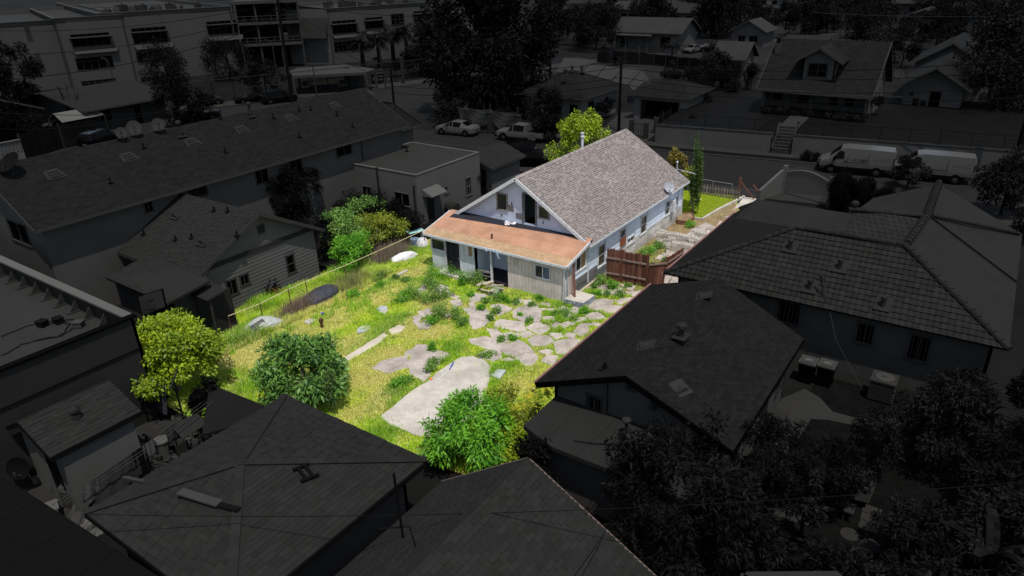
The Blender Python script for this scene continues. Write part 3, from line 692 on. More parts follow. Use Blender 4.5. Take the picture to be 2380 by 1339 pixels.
# rear wall of the lean-to: three rooms, an open porch bay, and the clad shed end
A_,B_ = (XR,YL),(XR,YR)
YB0 = YL-WS(1107,600,A_,B_)[0]; YB1 = YL-WS(1180,620,A_,B_)[0]
back = OPX(A_,B_,[(1002,555,1035,582,'fixed'),(1036,553,1071,640,'door'),(1076,567,1100,597,'slide'),(1243,617,1279,647,'slide')])
tb = lambda s: zp(XR)-.07
b = MB(HO); wall(b,A_,(XR,YB0),-.1,tb,[o[:4] for o in back[:3]]); b.build('wall',M['stucco'],H)
b = MB(HO); wall(b,(XR,YB1),B_,-.02,tb,[(back[3][0]-(YL-YB1),back[3][1]-(YL-YB1),back[3][2],back[3][3])]); b.build('shed_wall',M['shed_wall'],H)
window(H,A_,B_,*back[0],M['trim'],M['pane'],fw=.08); window(H,A_,B_,*back[2],M['trim'],M['white_cloth'],fw=.08,pane2=M['tan_board']); window(H,A_,B_,*back[3],M['trim'],M['pane'],fw=.05,pane2=M['pane_blue'])
window(H,A_,B_,back[1][0],back[1][1],.12,back[1][3],'door',M['trim'],M['dark_door'],fw=.06)
b = MB(HO); y = YB1   # ribs of the sheet cladding, one strip per sheet
k = 0
while y > YR+.02:
    w_ = random.choice((.22,.22,.24)); zb = random.uniform(.02,.10); o = back[3]; inw = YL-o[1]-.03 < y-w_/2 < YL-o[0]+.03
    for z0,z1 in (((zb,o[2]-.02),(o[3]+.02,tb(0))) if inw else ((zb,tb(0)),)):
        b.prism([(XR-.004,y-.012,z0),(XR-.004,y-w_+.004,z0),(XR-.004,y-w_+.004,z1),(XR-.004,y-.012,z1)],.014,t=random.random(),dirn=(-1,0,0))
    y -= w_
kind(b.build('cladding_sheet',M['shed_wall'],H),'stuff')
b = MB(HO)   # porch bay: side walls, back wall, floor, post, rail
wall(b,(XR,YB0),(XR+1.7,YB0),-.1,lambda s: zp(XR+s)-.07,[])
wall(b,(XR+1.7,YB0),(XR+1.7,YB1),-.1,lambda s: zp(XR+1.7)-.07,[(1.0,2.0,1.5,2.1)])
wall(b,(XR+1.7,YB1),(XR,YB1),-.1,lambda s: zp(XR+1.7-s)-.07,[])
b.build('porch_wall',M['siding'],H)
window(H,(XR+1.7,YB0),(XR+1.7,YB1),1.0,2.0,1.5,2.1,'slide',M['trim'],M['pane'],fw=.05)
b = MB(HO); b.box((XR+.85,(YB0+YB1)/2,.15),(1.6,abs(YB0-YB1)-.1,.1)); b.build('porch_floor',M['dark_door'],H)
yp = PX(1141,600,XR-.05).y
b = MB(HO); b.bar((XR-.03,yp,0),(XR-.03,yp,zp(XR)-.06),.10,.10); b.build('porch_post',M['trim'],H)
b = MB(HO); b.bar((XR,YB0-.05,.62),(XR,yp,.70),.05,.12); b.bar((XR+.02,YB0-.05,.38),(XR+.02,yp,.42),.05,.05); b.build('porch_rail',M['wood_grey'],H)
b = MB(HO); b.bar((XR+.05,YR-.1,.0),(XR-.1,YR-.02,2.1),.06,.06); b.bar((XR+.2,YR-.12,0),(XR+.12,YR-.1,2.1),.05,.05); b.bar((XR-.12,YR+.02,.0),(XR-.16,YR-.12,2.15),.06,.05)
b.build('corner_post',M['trim'],H)
b = MB(HO); b.bar((XR+.32,YR-.45,.15),(XR+.72,YR-.12,2.2),.10,.07); b.build('leaning_brace',mat('red_brown_post',(.22,.10,.07),var=.2,scale=9),H)
b = MB(HO); b.prism([(XR+.25,YR-.06,.18),(XR+1.0,YR-.06,.18),(XR+1.0,YR-.06,1.15),(XR+.25,YR-.06,1.9)],.03,dirn=(0,-1,0)); b.build('plywood_panel',mat('pinkish_plywood',(.58,.47,.42),var=.12,scale=4,stain=.15),H)
# flue on the far roof slope
p = PY(1347,352,YRD+1.2); b = MB(HO); zb = zroof(YRD+1.0)
b.lathe((p.x,YRD+1.0,zb-.2),[(.09,0),(.09,1.05),(.14,1.05),(.14,1.12),(.10,1.14),(.10,1.28),(.13,1.28),(.13,1.34)],10); b.build('flue_pipe',M['metal'],H)
# what stands on the roof is separate
def dish(label,c,r,face,mt,post_h=.5,group=None,dark=False,pm=None):
    c = Vector(c); f = Vector(face).normalized(); t = thing('satellite_dish',label,'satellite dish',c,group=group)
    q = f.to_track_quat('Z','Y').to_matrix(); cc = c+Vector((0,0,post_h)); mb = MB(c); V = []; Fc = []; n = 16
    for i,rr in enumerate((0,.4,.75,1.0)):
        for k in range(n): a = 2*math.pi*k/n; V.append(cc+q @ Vector((rr*r*math.cos(a)*.9,rr*r*math.sin(a),.22*r*rr*rr)))
    for i in range(3): Fc += [(i*n+k,i*n+(k+1) % n,(i+1)*n+(k+1) % n,(i+1)*n+k) for k in range(n)]
    mb.mesh(V,Fc); o = mb.build('reflector',mt,t,smooth=True)
    mb = MB(c); mb.tube([c,c+Vector((0,0,post_h*.7)),cc-f*.06],.03,6); mb.box(c,(.22,.22,.03)); mb.build('mount',pm or mt,t)
    mb = MB(c); e = cc+f*r*.9+Vector((0,0,-r*.25)); mb.tube([cc+q @ Vector((0,-r*.9,.2*r)),e],.015,5); mb.box(e,(.08,.08,.12)); mb.build('feed_arm',pm or mt,t)
    return t
pz = lambda px,py: PX(px,py,1) if 0 else None
def onroof(px,py):   # meet the main right roof plane
    r = ray(px,py); n = Vector((0,-slope,1)); d = n.dot(Vector((0,YRD,ZR))); k = (d-n.dot(Vector((0,0,CAMZ))))/n.dot(Vector(r)); return Vector(CPOS+r*k)
dish('grey satellite dish near the front eave of the run-down house',onroof(1554,450),.36,(-.6,-.55,.5),M['dish'],.42,pm=M['steel'] if 'steel' in M else M['metal'])
p = onroof(1571,424); t = thing('antenna_mast','thin metal antenna mast on the front corner of the shingled roof','antenna',p)
b = MB(p); b.tube([p-Vector((0,0,.1)),p+Vector((0,0,1.35))],.03,6); b.build('mast',M['metal'],t)
b = MB(p); b.tube([p+Vector((0,0,.9)),p+Vector((1.0,-.9,.45))],.015,5); 
for k in range(5): q = p+Vector((1.0,-.9,.45))*(.35+k*.15)+Vector((0,0,.9*(1-(.35+k*.15)))); b.bar(q-Vector((.18,.2,0)),q+Vector((.18,.2,0)),.012,.012)
b.build('aerial',M['metal'],t)
b = MB(p); b.lathe(p+Vector((0,0,1.3)),[(.02,0),(.07,.03),(.07,.1),(.02,.14)],8); b.build('cap',M['metal'],t)
# ------------------------------------------------------------------ broken concrete of the yard
def rough_poly(pts,step=.22,amp=.035):
    out = []
    for i in range(len(pts)):
        a,b = pts[i],pts[(i+1) % len(pts)]; n = max(1,int((b-a).length/step))
        for k in range(n):
            p = a.lerp(b,k/n); out.append(Vector((p.x+random.gauss(0,amp),p.y+random.gauss(0,amp),0)))
    return out
patio = bpy.data.objects.new('patio',None); COL.objects.link(patio); patio['kind'] = 'structure'
SLABS = []
def concrete(pts,top=.05,th=.12,m=None,name='concrete_slab',amp=.035,tilt=0):
    w_ = [G(x,y,top) for x,y in pts]; c0 = sum(w_,Vector())/len(w_); w_ = [c0+(p-c0)*(1.15 if m is None else 1) for p in w_]; q = rough_poly(w_,amp=amp); c = sum(q,Vector())/len(q)
    tx,ty = random.gauss(0,.012+tilt),random.gauss(0,.012+tilt)
    P = [Vector((p.x,p.y,top+(p.x-c.x)*tx+(p.y-c.y)*ty)) for p in q]; b = MB(); slab(b,P,th,t=random.random())
    # slumped inner point keeps the top from being one flat facet
    SLABS.append([(p.x,p.y) for p in q]); o = b.build(name,m or M['concrete'],patio)
    return o
C4 = lambda L: [(860+x/4.184,640+y/4.184) for x,y in L]
C6 = lambda L: [(1200+x/2.911,640+y/2.911) for x,y in L]
C3 = lambda L: [(1500+x/3.826,250+y/3.826) for x,y in L]
concrete([(1073,829),(1100,827),(1130,838),(1142,852),(1141,868),(1137,893),(1120,930),(1090,980),(1050,1010),(1005,1020),(960,1008),(910,990),(885,970),(925,935),(962,905),(990,888),(1030,855),(1055,838)],.07,.2,amp=.02,m=M['concrete_w'],name='big_concrete_slab')
for L in ([(350,785),(380,735),(480,680),(540,680),(640,725),(760,770),(730,785),(600,775),(510,768),(400,778)],
          [(40,895),(150,830),(340,793),(388,870),(375,890),(200,935),(60,905)],
          [(402,792),(560,782),(722,797),(600,900),(560,990),(530,1025),(402,940),(392,870)],
          [(905,325),(1090,320),(1190,390),(1200,420),(1050,510),(1000,505),(960,430),(975,400)],
          [(1166,290),(1260,278),(1385,322),(1250,392),(1222,350)],
          [(1400,345),(1470,300),(1620,306),(1655,350),(1648,445),(1500,442),(1405,400)],
          [(1270,430),(1480,455),(1495,530),(1430,545),(1225,495),(1230,450)],
          [(1155,520),(1240,528),(1285,570),(1350,555),(1440,580),(1370,620),(1300,648),(1190,607)],
          [(970,625),(1140,605),(1262,658),(1267,755),(1150,718),(1010,668)],
          [(1060,772),(1140,726),(1282,772),(1270,812),(1185,832),(1065,805)],
          [(1302,680),(1440,637),(1530,680),(1582,738),(1480,752),(1400,788),(1320,768),(1290,730)],
          [(1395,775),(1562,745),(1625,795),(1570,880),(1500,872),(1405,800)],
          [(1540,625),(1620,590),(1730,590),(1782,640),(1680,682),(1570,680)],
          [(1800,650),(1900,620),(2040,630),(1990,700),(1900,772),(1806,750)],
          [(1640,745),(1720,713),(1792,740),(1720,782)],[(1672,830),(1730,780),(1830,798),(1760,862)],
          [(1460,562),(1540,545),(1602,570),(1520,608),(1470,602)],[(1532,505),(1620,445),(1720,488),(1742,530),(1650,572),(1580,540)],
          [(1290,810),(1350,800),(1420,830),(1330,842)],[(1960,425),(2100,400),(2110,440),(1990,460)],[(1670,400),(1780,400),(1800,440),(1700,432)],
          [(1655,322),(1800,320),(1790,348),(1680,345)],[(430,170),(520,92),(575,100),(540,160),(470,190)],
          [(640,140),(700,100),(770,120),(780,170),(880,200),(830,228),(780,208),(700,180)],[(420,400),(480,382),(512,400),(460,480),(430,450)],
          [(470,350),(580,320),(602,372),(520,402)],[(450,482),(560,422),(595,440),(570,510),(490,510)],[(960,222),(1020,182),(1130,190),(1120,240),(1000,256)],
          [(960,262),(1015,256),(1015,310),(962,312)],[(780,250),(880,232),(902,280),(820,310)],[(1380,570),(1445,560),(1450,600),(1400,604)],
          [(1380,250),(1470,225),(1480,265),(1400,285)],[(1490,240),(1560,238),(1640,285),(1500,282)],[(1840,470),(1930,450),(1990,480),(1880,520)],
          [(2040,470),(2140,470),(2110,560),(2030,590),(1990,540)],[(1740,560),(1850,560),(1880,600),(1800,625)],[(300,200),(350,195),(370,225),(320,235)],
          [(90,350),(130,310),(172,335),(150,372)],[(690,370),(760,362),(780,392),(720,400)]):
    concrete(C4(L),random.uniform(.035,.065))
for L in ([(470,190),(560,160),(660,170),(600,236),(500,230)],[(572,240),(640,200),(720,215),(640,262)],[(680,170),(740,150),(792,150),(700,200)],
          [(620,110),(690,90),(720,120),(640,132)],[(700,60),(800,70),(790,108),(730,80)],[(560,120),(600,95),(640,100),(610,140)],[(745,115),(800,110),(840,100),(800,145)],
          [(530,90),(590,60),(630,70),(580,95)],[(470,265),(560,250),(600,290),(500,300)]):
    concrete(C6(L),random.uniform(.035,.06))
for L in ([(786,852),(776,845),(868,789),(893,773),(903,781),(872,803)],[(901,768),(926,755),(942,760),(932,770),(911,780)]):
    concrete(L,.055,.12,mat('pale_path',(.52,.46,.38),var=.08,scale=5,stain=.15),'path_strip',.015)
# side drive: a crazed field of slabs between the houses, and the front path
def cells(x0,x1,y0,y1,s,skip=lambda x,y: False,top=.05):
    nx,ny = int((x1-x0)/s),int((y1-y0)/s)
    g = [[Vector((x0+(i+random.uniform(-.28,.28))*s,y0+(j+random.uniform(-.28,.28))*s,0)) for j in range(ny+1)] for i in range(nx+1)]
    for i in range(nx):
        for j in range(ny):
            q = [g[i][j],g[i+1][j],g[i+1][j+1],g[i][j+1]]; c = sum(q,Vector())/4
            if skip(c.x,c.y) or random.random() < .1: continue
            q = [c+(p-c)*.93 for p in q]; q = rough_poly(q,.3,.02); z = top+random.uniform(-.015,.02); b = MB(); slab(b,[Vector((p.x,p.y,z)) for p in q],.1,t=random.random())
            SLABS.append([(p.x,p.y) for p in q]); b.build('concrete_slab',M['concrete'],patio)
cells(33.6,50.6,11.6,16.2,.95,lambda x,y: y < 11.6+(x-42.5)*.5 or (x > 43.8 and y > 14.0+(x-44)*.02+.1) or (x < 36.5 and y > 14.6))
FILL = [(p.x,p.y) for p in (G(1090,700),G(1180,690),G(1320,712),G(1400,650),G(1500,668),G(1460,720),G(1375,790),G(1300,850),G(1230,850),G(1150,820),G(1110,760))]
def pin(x,y,poly):
    c = False
    for i in range(len(poly)):
        (x0,y0),(x1,y1) = poly[i],poly[(i+1) % len(poly)]
        if (y0 > y) != (y1 > y) and x < (x1-x0)*(y-y0)/(y1-y0)+x0: c = not c
    return c
NS = len(SLABS)
cells(19.5,30.5,11.4,19,.55,lambda x,y: not pin(x,y,FILL) or x > 28.4 and y > 16.6 or any(pin(x+dx,y+dy,s_) for s_ in SLABS[:NS] for dx,dy in ((0,0),(.3,0),(-.3,0),(0,.3),(0,-.3))),top=.04)
kb = MB(); a = G(1630,512); b_ = G(1728,463); prev = None
PTS = [G(1604,508),G(1632,512),G(1668,490),G(1700,474),G(1720,464),G(1729,459)]
for p,q in zip(PTS[:-1],PTS[1:]): kb.bar(p+Vector((0,0,.06)),q+Vector((0,0,.06)),.16,.16,t=random.random())
kind(kb.build('lawn_kerb',M['concrete_w']),'structure')
FL = [G(1560,512),G(1604,506),G(1632,508),G(1668,487),G(1700,471),G(1722,461),G(1727,450),G(1714,447),G(1640,438),G(1580,430),Vector((44.5,21,0))]
sheet('front_lawn',[(p.x,p.y) for p in FL],.03,mat('lawn_ground',(.34,.38,.05),var=.2,scale=3,stain=.2))
sheet('front_pavement',[G(1727,449),G(1775,451),G(1762,466),G(1722,480),G(1700,492),G(1727,462)],.04,M['concrete_w'])
# ------------------------------------------------------------------ grass
from bisect import bisect
def inpoly(P,poly):
    x,y = P[:,0],P[:,1]; ins = np.zeros(len(P),bool); n = len(poly)
    for i in range(n):
        x0,y0 = poly[i][:2]; x1,y1 = poly[(i+1) % n][:2]
        c = ((y0 > y) != (y1 > y)) & (x < (x1-x0)*(y-y0)/((y1-y0) if y1 != y0 else 1e-9)+x0); ins ^= c
    return ins
def vnoise(P,s,seed):
    r = np.random.default_rng(seed); T = r.random((64,64)); u = P[:,0]*s; v = P[:,1]*s
    i = np.floor(u).astype(int); j = np.floor(v).astype(int); fu = u-i; fv = v-j; fu = fu*fu*(3-2*fu); fv = fv*fv*(3-2*fv)
    g = lambda a,b: T[a % 64,b % 64]
    return (g(i,j)*(1-fu)+g(i+1,j)*fu)*(1-fv)+(g(i,j+1)*(1-fu)+g(i+1,j+1)*fu)*fv
def onslab(P,grow=0):
    m = np.zeros(len(P),bool)
    for s in SLABS:
        a = np.array(s); lo,hi = a.min(0),a.max(0); k = np.where((P[:,0] > lo[0]) & (P[:,0] < hi[0]) & (P[:,1] > lo[1]) & (P[:,1] < hi[1]))[0]
        if len(k): m[k] |= inpoly(P[k],s)
    return m
def blades(name,P,h,wd,col,lean=.45,parent=None,z0=.0,seed=3):
    n = len(P); r = np.random.default_rng(seed); a = r.uniform(0,6.283,n); l = r.uniform(.1,lean,n)*h; a2 = a+1.57+r.uniform(-.6,.6,n)
    V = np.zeros((n,3,3)); V[:,0,0] = P[:,0]-np.cos(a)*wd; V[:,0,1] = P[:,1]-np.sin(a)*wd; V[:,1,0] = P[:,0]+np.cos(a)*wd; V[:,1,1] = P[:,1]+np.sin(a)*wd
    V[:,2,0] = P[:,0]+np.cos(a2)*l; V[:,2,1] = P[:,1]+np.sin(a2)*l; V[:,2,2] = h; V[:,:,2] += z0
    me = bpy.data.meshes.new(name); me.vertices.add(n*3); me.vertices.foreach_set('co',V.astype(np.float32).ravel()); me.loops.add(n*3)
    me.loops.foreach_set('vertex_index',np.arange(n*3,dtype=np.int32)); me.polygons.add(n)
    me.polygons.foreach_set('loop_start',np.arange(0,n*3,3,dtype=np.int32)); me.polygons.foreach_set('loop_total',np.full(n,3,dtype=np.int32)); me.update()
    at = me.attributes.new('col','FLOAT_COLOR','FACE'); c4 = np.ones((n,4),np.float32); c4[:,:3] = col; at.data.foreach_set('color',c4.ravel())
    me.materials.append(MATS.get('blade') or colmat('blade')); o = link(bpy.data.objects.new(name,me),parent); kind(o,'stuff'); return o
GREEN,YEL,STRAW,DEEP,OLIVE = [np.array(c) for c in ((.36,.60,.03),(.62,.74,.05),(.85,.76,.32),(.15,.37,.025),(.56,.47,.06))]
# patches seen in the photograph: (centre pixel, radius m along x, along y, amount, kind)
DRYP = [(G(745,720),5.0,1.3),(G(640,800),4.5,1.8),(G(900,690),2.2,1.0),(G(990,780),2.2,1.2),(G(950,640),2.0,.8),(G(1010,740),2.5,1.5),(G(870,880),2.0,1.5),(G(880,930),2.2,.9),(G(900,830),2.5,.8),(G(1230,870),2.0,1.0),(G(740,830),2.5,1.5),(G(960,760),2.0,1.0),(G(1000,700),1.6,.9)]
GRNP = [(G(600,700),4.5,1.2),(G(700,640),4,1.0),(G(820,620),3,1.1),(G(560,790),2,1.3),(G(900,760),2.0,.6),(G(1010,650),1.6,1),(G(960,580),2.5,1.2),(G(890,665),2.2,.5),(G(1060,810),1.2,.7),(G(620,880),3,1),(G(900,1000),2,1),(G(1180,850),1.8,.7),(G(1320,730),2.6,1.4),(G(930,905),1.2,.6)]
def field(P,L):
    a = np.zeros(len(P))
    for c,rx,ry in L: a = np.maximum(a,np.exp(-(((P[:,0]-c.x)/rx)**2+((P[:,1]-c.y)/ry)**2)))
    return a
def scatter(n,poly,seed):
    r = np.random.default_rng(seed); a = np.array([p[:2] for p in poly]); lo,hi = a.min(0),a.max(0); P = r.uniform(lo,hi,(n,2)); return P[inpoly(P,poly)]
yard = [(15.2,12.4),(16.5,11.2),(31.2,11.2),(31.5,30.0),(17.0,31.2),(11.8,26.5),(11.8,15.2),(14.9,14.7)]
P = scatter(520000,yard,5); P = P[~((P[:,0] > XR-.02) & (P[:,1] > YR-.1) & (P[:,1] < YL+.2))]; onS = onslab(P); r_ = np.random.default_rng(9)
dens = vnoise(P,1.2,4); P = P[(~onS) | (r_.random(len(P)) < .012)]
PATCH = scatter(1,yard,1)
nz = vnoise(P,.8,21)*.55+vnoise(P,2.3,22)*.45; dr = np.clip(field(P,DRYP)*.9+(vnoise(P,1.1,23)-.5)*.9,0,1); gr = np.clip(field(P,GRNP)+(vnoise(P,1.6,24)-.55)*.8,0,1)
slabzone = ((P[:,0] > 19) & (P[:,1] < 21.5)); n = len(P); r1 = r_.random((n,1))
col = GREEN*(1-nz[:,None])+YEL*nz[:,None]
col = col*(1-(dr*.85)[:,None])+(STRAW*.6+OLIVE*.4)*(dr*.85)[:,None]; col = col*(1-(gr*.8)[:,None])+DEEP*(gr*.8)[:,None]
st = r_.random(n) < .10+.3*dr; col[st] = STRAW*r_.uniform(.7,1.15,(st.sum(),1)); col = col*r_.uniform(.7,1.25,(n,1))
h = .06+.10*gr+.06*r_.random(n)+.09*(nz < .35); h *= np.where(dr > .5,.6,1); h = np.where((P[:,1] > 27.6-.0*P[:,0]) & (P[:,0] < 27),h*2.1+.1,h)
keep = r_.random(n) < np.where(dr > .35,.85,1)
blades('grass',P[keep],h[keep],.013+.008*r_.random(keep.sum()),np.clip(col[keep],0,.8),lean=.9)
# thick tufts
P = scatter(110000,yard,6); tn = vnoise(P,.75,41)*.5+vnoise(P,2.0,42)*.5; gr = field(P,GRNP); P = P[((tn > .62) | (gr*.6+tn*.6 > .72)) & ~onslab(P) & ~((P[:,0] > XR-.1) & (P[:,1] > YR-.2))]
n = len(P); blades('grass',P,r_.uniform(.14,.34,n),np.full(n,.014),(GREEN*.55+DEEP*.45)*r_.uniform(.7,1.3,(n,1)),lean=.6,seed=8)
fl = [(p.x,p.y) for p in FL]; P = scatter(150000,fl,7); n = len(P); nz = vnoise(P,.9,51)[:,None]
blades('grass',P,r_.uniform(.03,.07,n),np.full(n,.016),(YEL*.85*nz+(GREEN*.6+OLIVE*.4)*(1-nz))*r_.uniform(.8,1.15,(n,1)),z0=.03)
P = scatter(26000,[(31.2,11.4),(42,11.4),(48.5,14.6),(50.3,15.4),(44,16.9),(31.2,16.9)],8); P = P[~onslab(P) & ((P[:,0] < 40) | (r_.random(len(P)) < .5))]; n = len(P); a_ = (P[:,0] > 39)[:,None]
blades('grass',P,r_.uniform(.05,.2,n),np.full(n,.014),np.where(a_,STRAW*.75,GREEN)*r_.uniform(.6,1.2,(n,1)))
def in_tall(c,rx,ry,n,h0,h1,colr,name,label,grp=None,sd=0,lean=.5,wd=.01):
    c = Vector(c); r = np.random.default_rng(sd+100); q = r.normal(size=(n,2))*[rx*.5,ry*.5]; t = thing(name,label,'plant',c,group=grp)
    V = q; o = blades('stem',V,r.uniform(h0,h1,n),np.full(n,wd),np.array(colr)*r.uniform(.6,1.35,(n,1)),lean,t,seed=sd); del o['kind']; return t
in_tall(G(985,640),.1,.1,5,.1,.2,(.1,.2,.02),'weed','tiny green weed by the back door step',sd=1)
in_tall(G(905,600),1.6,.5,2600,.5,1.1,(.30,.24,.18),'dry_brush','tall dry brown brush left of the white covered mound',sd=2,lean=.35)
in_tall(G(700,720),1.5,.45,1800,.4,.9,(.27,.20,.15),'dry_brush','dry brown brush in front of the black tarp mound',sd=3,lean=.3)
in_tall(G(815,665),1.3,.7,1700,.4,.9,(.30,.30,.12),'dry_brush','olive seeding brush at the foot of the bright green bush',sd=4,lean=.35)
# leafy weeds growing in the cracks
WEEDS = [(1015,648,.55),(1000,668,.5),(960,690,.5),(935,700,.45),(1010,700,.55),(1035,690,.5),(1075,665,.6),(1105,660,.5),(1060,640,.4),(1095,690,.45),(1130,705,.4),(1020,735,.7),(1005,750,.5),(1060,740,.5),(1075,755,.45),
         (1120,720,.35),(1150,730,.35),(1140,745,.3),(1175,700,.4),(1200,705,.4),(1235,712,.3),(1210,735,.25),(1155,700,.4),(1230,750,.25),(1250,700,.3),(1380,670,.5),(1400,660,.5),(1420,672,.45),(1440,690,.4),(1410,690,.35),(1390,690,.35),(1460,668,.35),(1480,662,.35),(1355,730,.35),(1330,745,.3),(1310,735,.3),
         (1360,700,.3),(1290,735,.3),(885,650,.5),(880,668,.4),(920,650,.4),(945,655,.4),(1510,590,.6),(1530,578,.6),(1545,612,.5),(1600,530,.5),(1570,620,.5),(1495,600,.5),(1005,815,.4),(1013,845,.35),(1002,862,.35),(930,900,.45),(945,890,.35),(1165,795,.3),(1195,790,.3),(1132,830,.35),(1180,630,.4),(820,690,.4)]
wt = None
for i,(px,py,s) in enumerate(WEEDS):
    s *= random.uniform(.75,1.3)*(1.35 if i < 9 else 1)
    c = G(px,py); P,od,ti = crownpts((c.x,c.y,.18*s/.5),(s*random.uniform(.55,1.0),s*random.uniform(.5,.85),random.uniform(.2,.38)*s/.5),int(520*s/.5),9,500+i,.6,low=-.1,hollow=.1); P[:,2] = np.maximum(P[:,2],.06)
    yg = LM['mu'] if i % 3 else LM['bg']
    wn = 'left of the back door' if px < 1035 and py < 700 else 'between the broken slabs' if px < 1260 and py < 780 else 'beside the right house wall' if px < 1490 and py < 760 else 'by the concrete blocks' if py < 640 else 'beside the big slab'
    o = leafmesh('weed',yg,None,c,P,.10,.45,.1,ti,outdir=od,seed=i); o.location = c; tag(o,'low leafy green weed '+wn,'weed','leafy weeds '+wn)
# ------------------------------------------------------------------ trees and bushes of the lot
tree('yellow_green_tree','bushy yellow-green tree at the left corner of the yard',(12.75,26.7,0),(2.1,2.1,1.4),1.75,17000,.17,'yg',k=60,seed=3,cl=.27,aspect=.5,tr=.12)
tree('broadleaf_tree','deep green fig-like tree standing in the grass in front of the grey hip roof',G(735,945),(1.75,1.75,1.25),1.45,7500,.24,'dg',k=48,seed=12,cl=.30,aspect=.36,tr=.10,off=(.05,.65))
tree('slender_shrub','slim feathery blue-green shrub at the right foot of the fig-like tree',G(775,962),(.28,.28,.95),.95,1500,.10,'cy',cat='shrub',k=14,seed=5,tr=.03)
tree('leafy_bush','large bright green bush at the near end of the concrete slab',G(1095,1062),(1.45,1.55,1.15),1.15,7500,.20,'bg',cat='bush',k=36,seed=6,cl=.30,aspect=.30,tr=.07,droop=.45)
tree('leafy_bush','olive green bush between the bright bush and the flat roof',G(1180,1010),(1.25,.95,.95),.95,3800,.17,'ol',cat='bush',k=24,seed=7,tr=.05,aspect=.35)
tree('leafy_bush','low yellow-green bush under the grey ridge at the bottom of the yard',G(1165,1068),(1.0,1.2,.6),.7,2600,.16,'yg',cat='bush',k=20,seed=8,tr=.04)
tree('leafy_bush','small green bush in the gap between the two near roofs',G(1040,1062),(.75,.8,.6),.6,1700,.15,'mu',cat='bush',k=16,seed=28,tr=.04)
tree('dense_bush','bright green bush behind the dry brush on the left edge of the yard',G(822,630),(1.25,1.15,1.1),1.15,5500,.14,'bg',cat='bush',k=32,seed=9,cl=.32,tr=.06)
tree('dense_bush','muted green bush behind the bright green bush on the yard edge',G(800,585),(1.5,1.5,1.35),1.5,4200,.15,'mu',cat='bush',k=28,seed=10,tr=.07)
tree('dense_bush','yellow-green bush with pale litter in it beside the flat-roofed white house',G(880,575),(1.7,1.5,1.0),1.15,5200,.14,'ol',cat='bush',k=28,seed=11,tr=.06)
tree('dense_bush','olive bush at the top of the yard edge below the white house windows',G(860,545),(1.5,1.5,1.2),1.3,3600,.15,'mu',cat='bush',k=24,seed=12,tr=.06)
tree('round_tree','yellow-green tree rising behind the shingled roof by the flue pipe',(42.6,23.9,0),(1.9,1.75,2.3),4.7,7500,.2,'yg',k=40,seed=13,cl=.26,tr=.14)
tree('cypress','thin upright cypress on the front lawn',G(1612,499),(.46,.46,2.45),2.45,8000,.15,'cy',k=60,seed=14,cl=.35,tr=.06,droop=-.9,aspect=.25,low=-1,outd=False,hollow=.2)
tree('bronze_shrub','bronze and green leafed shrub against the front corner of the house',G(1600,482),(.7,.7,.9),1.9,2300,.2,'ol',cat='shrub',k=18,seed=15,tr=.05)
tree('bronze_shrub','bronze leafed shrub top showing above the front eave of the house',(46.6,18.4,0),(.75,.7,.8),3.0,1500,.17,'br',cat='shrub',k=16,seed=16,tr=.05)
for i,(px,py,lb) in enumerate(((1215,965,'yellow-striped broad leaf plant beside the dark flat roof, nearest of the three'),(1240,945,'yellow-green broad leaf plant against the flat roof edge, middle of the three'),(1262,915,'yellow-green broad leaf plant under the corner of the dark eave'))):
    c = G(px,py); r = thing('broadleaf_plant',lb,'plant',c,group='broad leaf plants beside the flat roof'); b = MB(c)
    for k in range(16):
        a = k*2.4; L = random.uniform(.45,.85); d = Vector((math.cos(a),math.sin(a),0)); s = Vector((-d.y,d.x,0)); z = Vector((0,0,1)); w0 = .09
        p0 = c+d*.05; p1 = c+d*L*.45+z*L*.65; p2 = c+d*L+z*L*.55; tt = random.random()
        b.mesh([p0,p1+s*w0,p1-s*w0,p1-z*.02,p2],[(0,1,3),(0,3,2),(1,4,3),(3,4,2)],tt)
    b.build('foliage',LM['ba'],r)
# ------------------------------------------------------------------ wooden gate and fence across the side yard
def plank_panel(name,label,a,b_,h,rails=(.25,.72),bw=.135,mt=None,lean=0.0,grp=None,post=(True,True),off=.02,h2=None):
    a,b_ = Vector(a),Vector(b_); t = thing(name,label,'fence' if 'gate' not in name else 'gate',a,group=grp); d = (b_-a); L = d.length; d.normalize(); n = Vector((d.y,-d.x,0)); mt = mt or M['fence']; k = int(L/bw); h2 = h2 or h
    up = (Vector((0,0,1))+d*lean).normalized()
    for i in range(k):
        s = a+d*(i+.5)*L/k; hh = (h+(h2-h)*i/k)*random.uniform(.975,1.02); m = MB(a); q = n*random.uniform(-.006,.006)
        m.prism([s-d*(L/k*.47)+q+Vector((0,0,.03)),s+d*(L/k*.47)+q+Vector((0,0,.03)),s+d*(L/k*.47)+q+up*(hh-.05),s+d*(L/k*.3)+q+up*hh,s-d*(L/k*.3)+q+up*hh,s-d*(L/k*.47)+q+up*(hh-.05)],.022,t=random.random(),dirn=n)
        m.build('board',mt,t)
    for z in rails: m = MB(a); m.bar(a+n*.045+up*h*z,b_+n*.045+up*h2*z,.05,.09); m.build('rail',M['fence_rail'] if mt is M['fence'] else mt,t)
    for f,p in zip(post,(a-d*.06,b_+d*.06)):
        if f: m = MB(a); m.bar(p+Vector((0,0,-.05)),p+up*(h+.05),.11,.11); m.build('post',mt,t)
    return t
g0,g1,g2 = G(1409,652),G(1440,657),G(1500,668)
plank_panel('fence_panel','short red-brown board fence panel fixed to the house wall',g0,g1,1.95,post=(False,True))
plank_panel('wooden_gate','wide red-brown board gate between the house and the side fence',g1+Vector((.05,-.12,0)),g2,1.92)
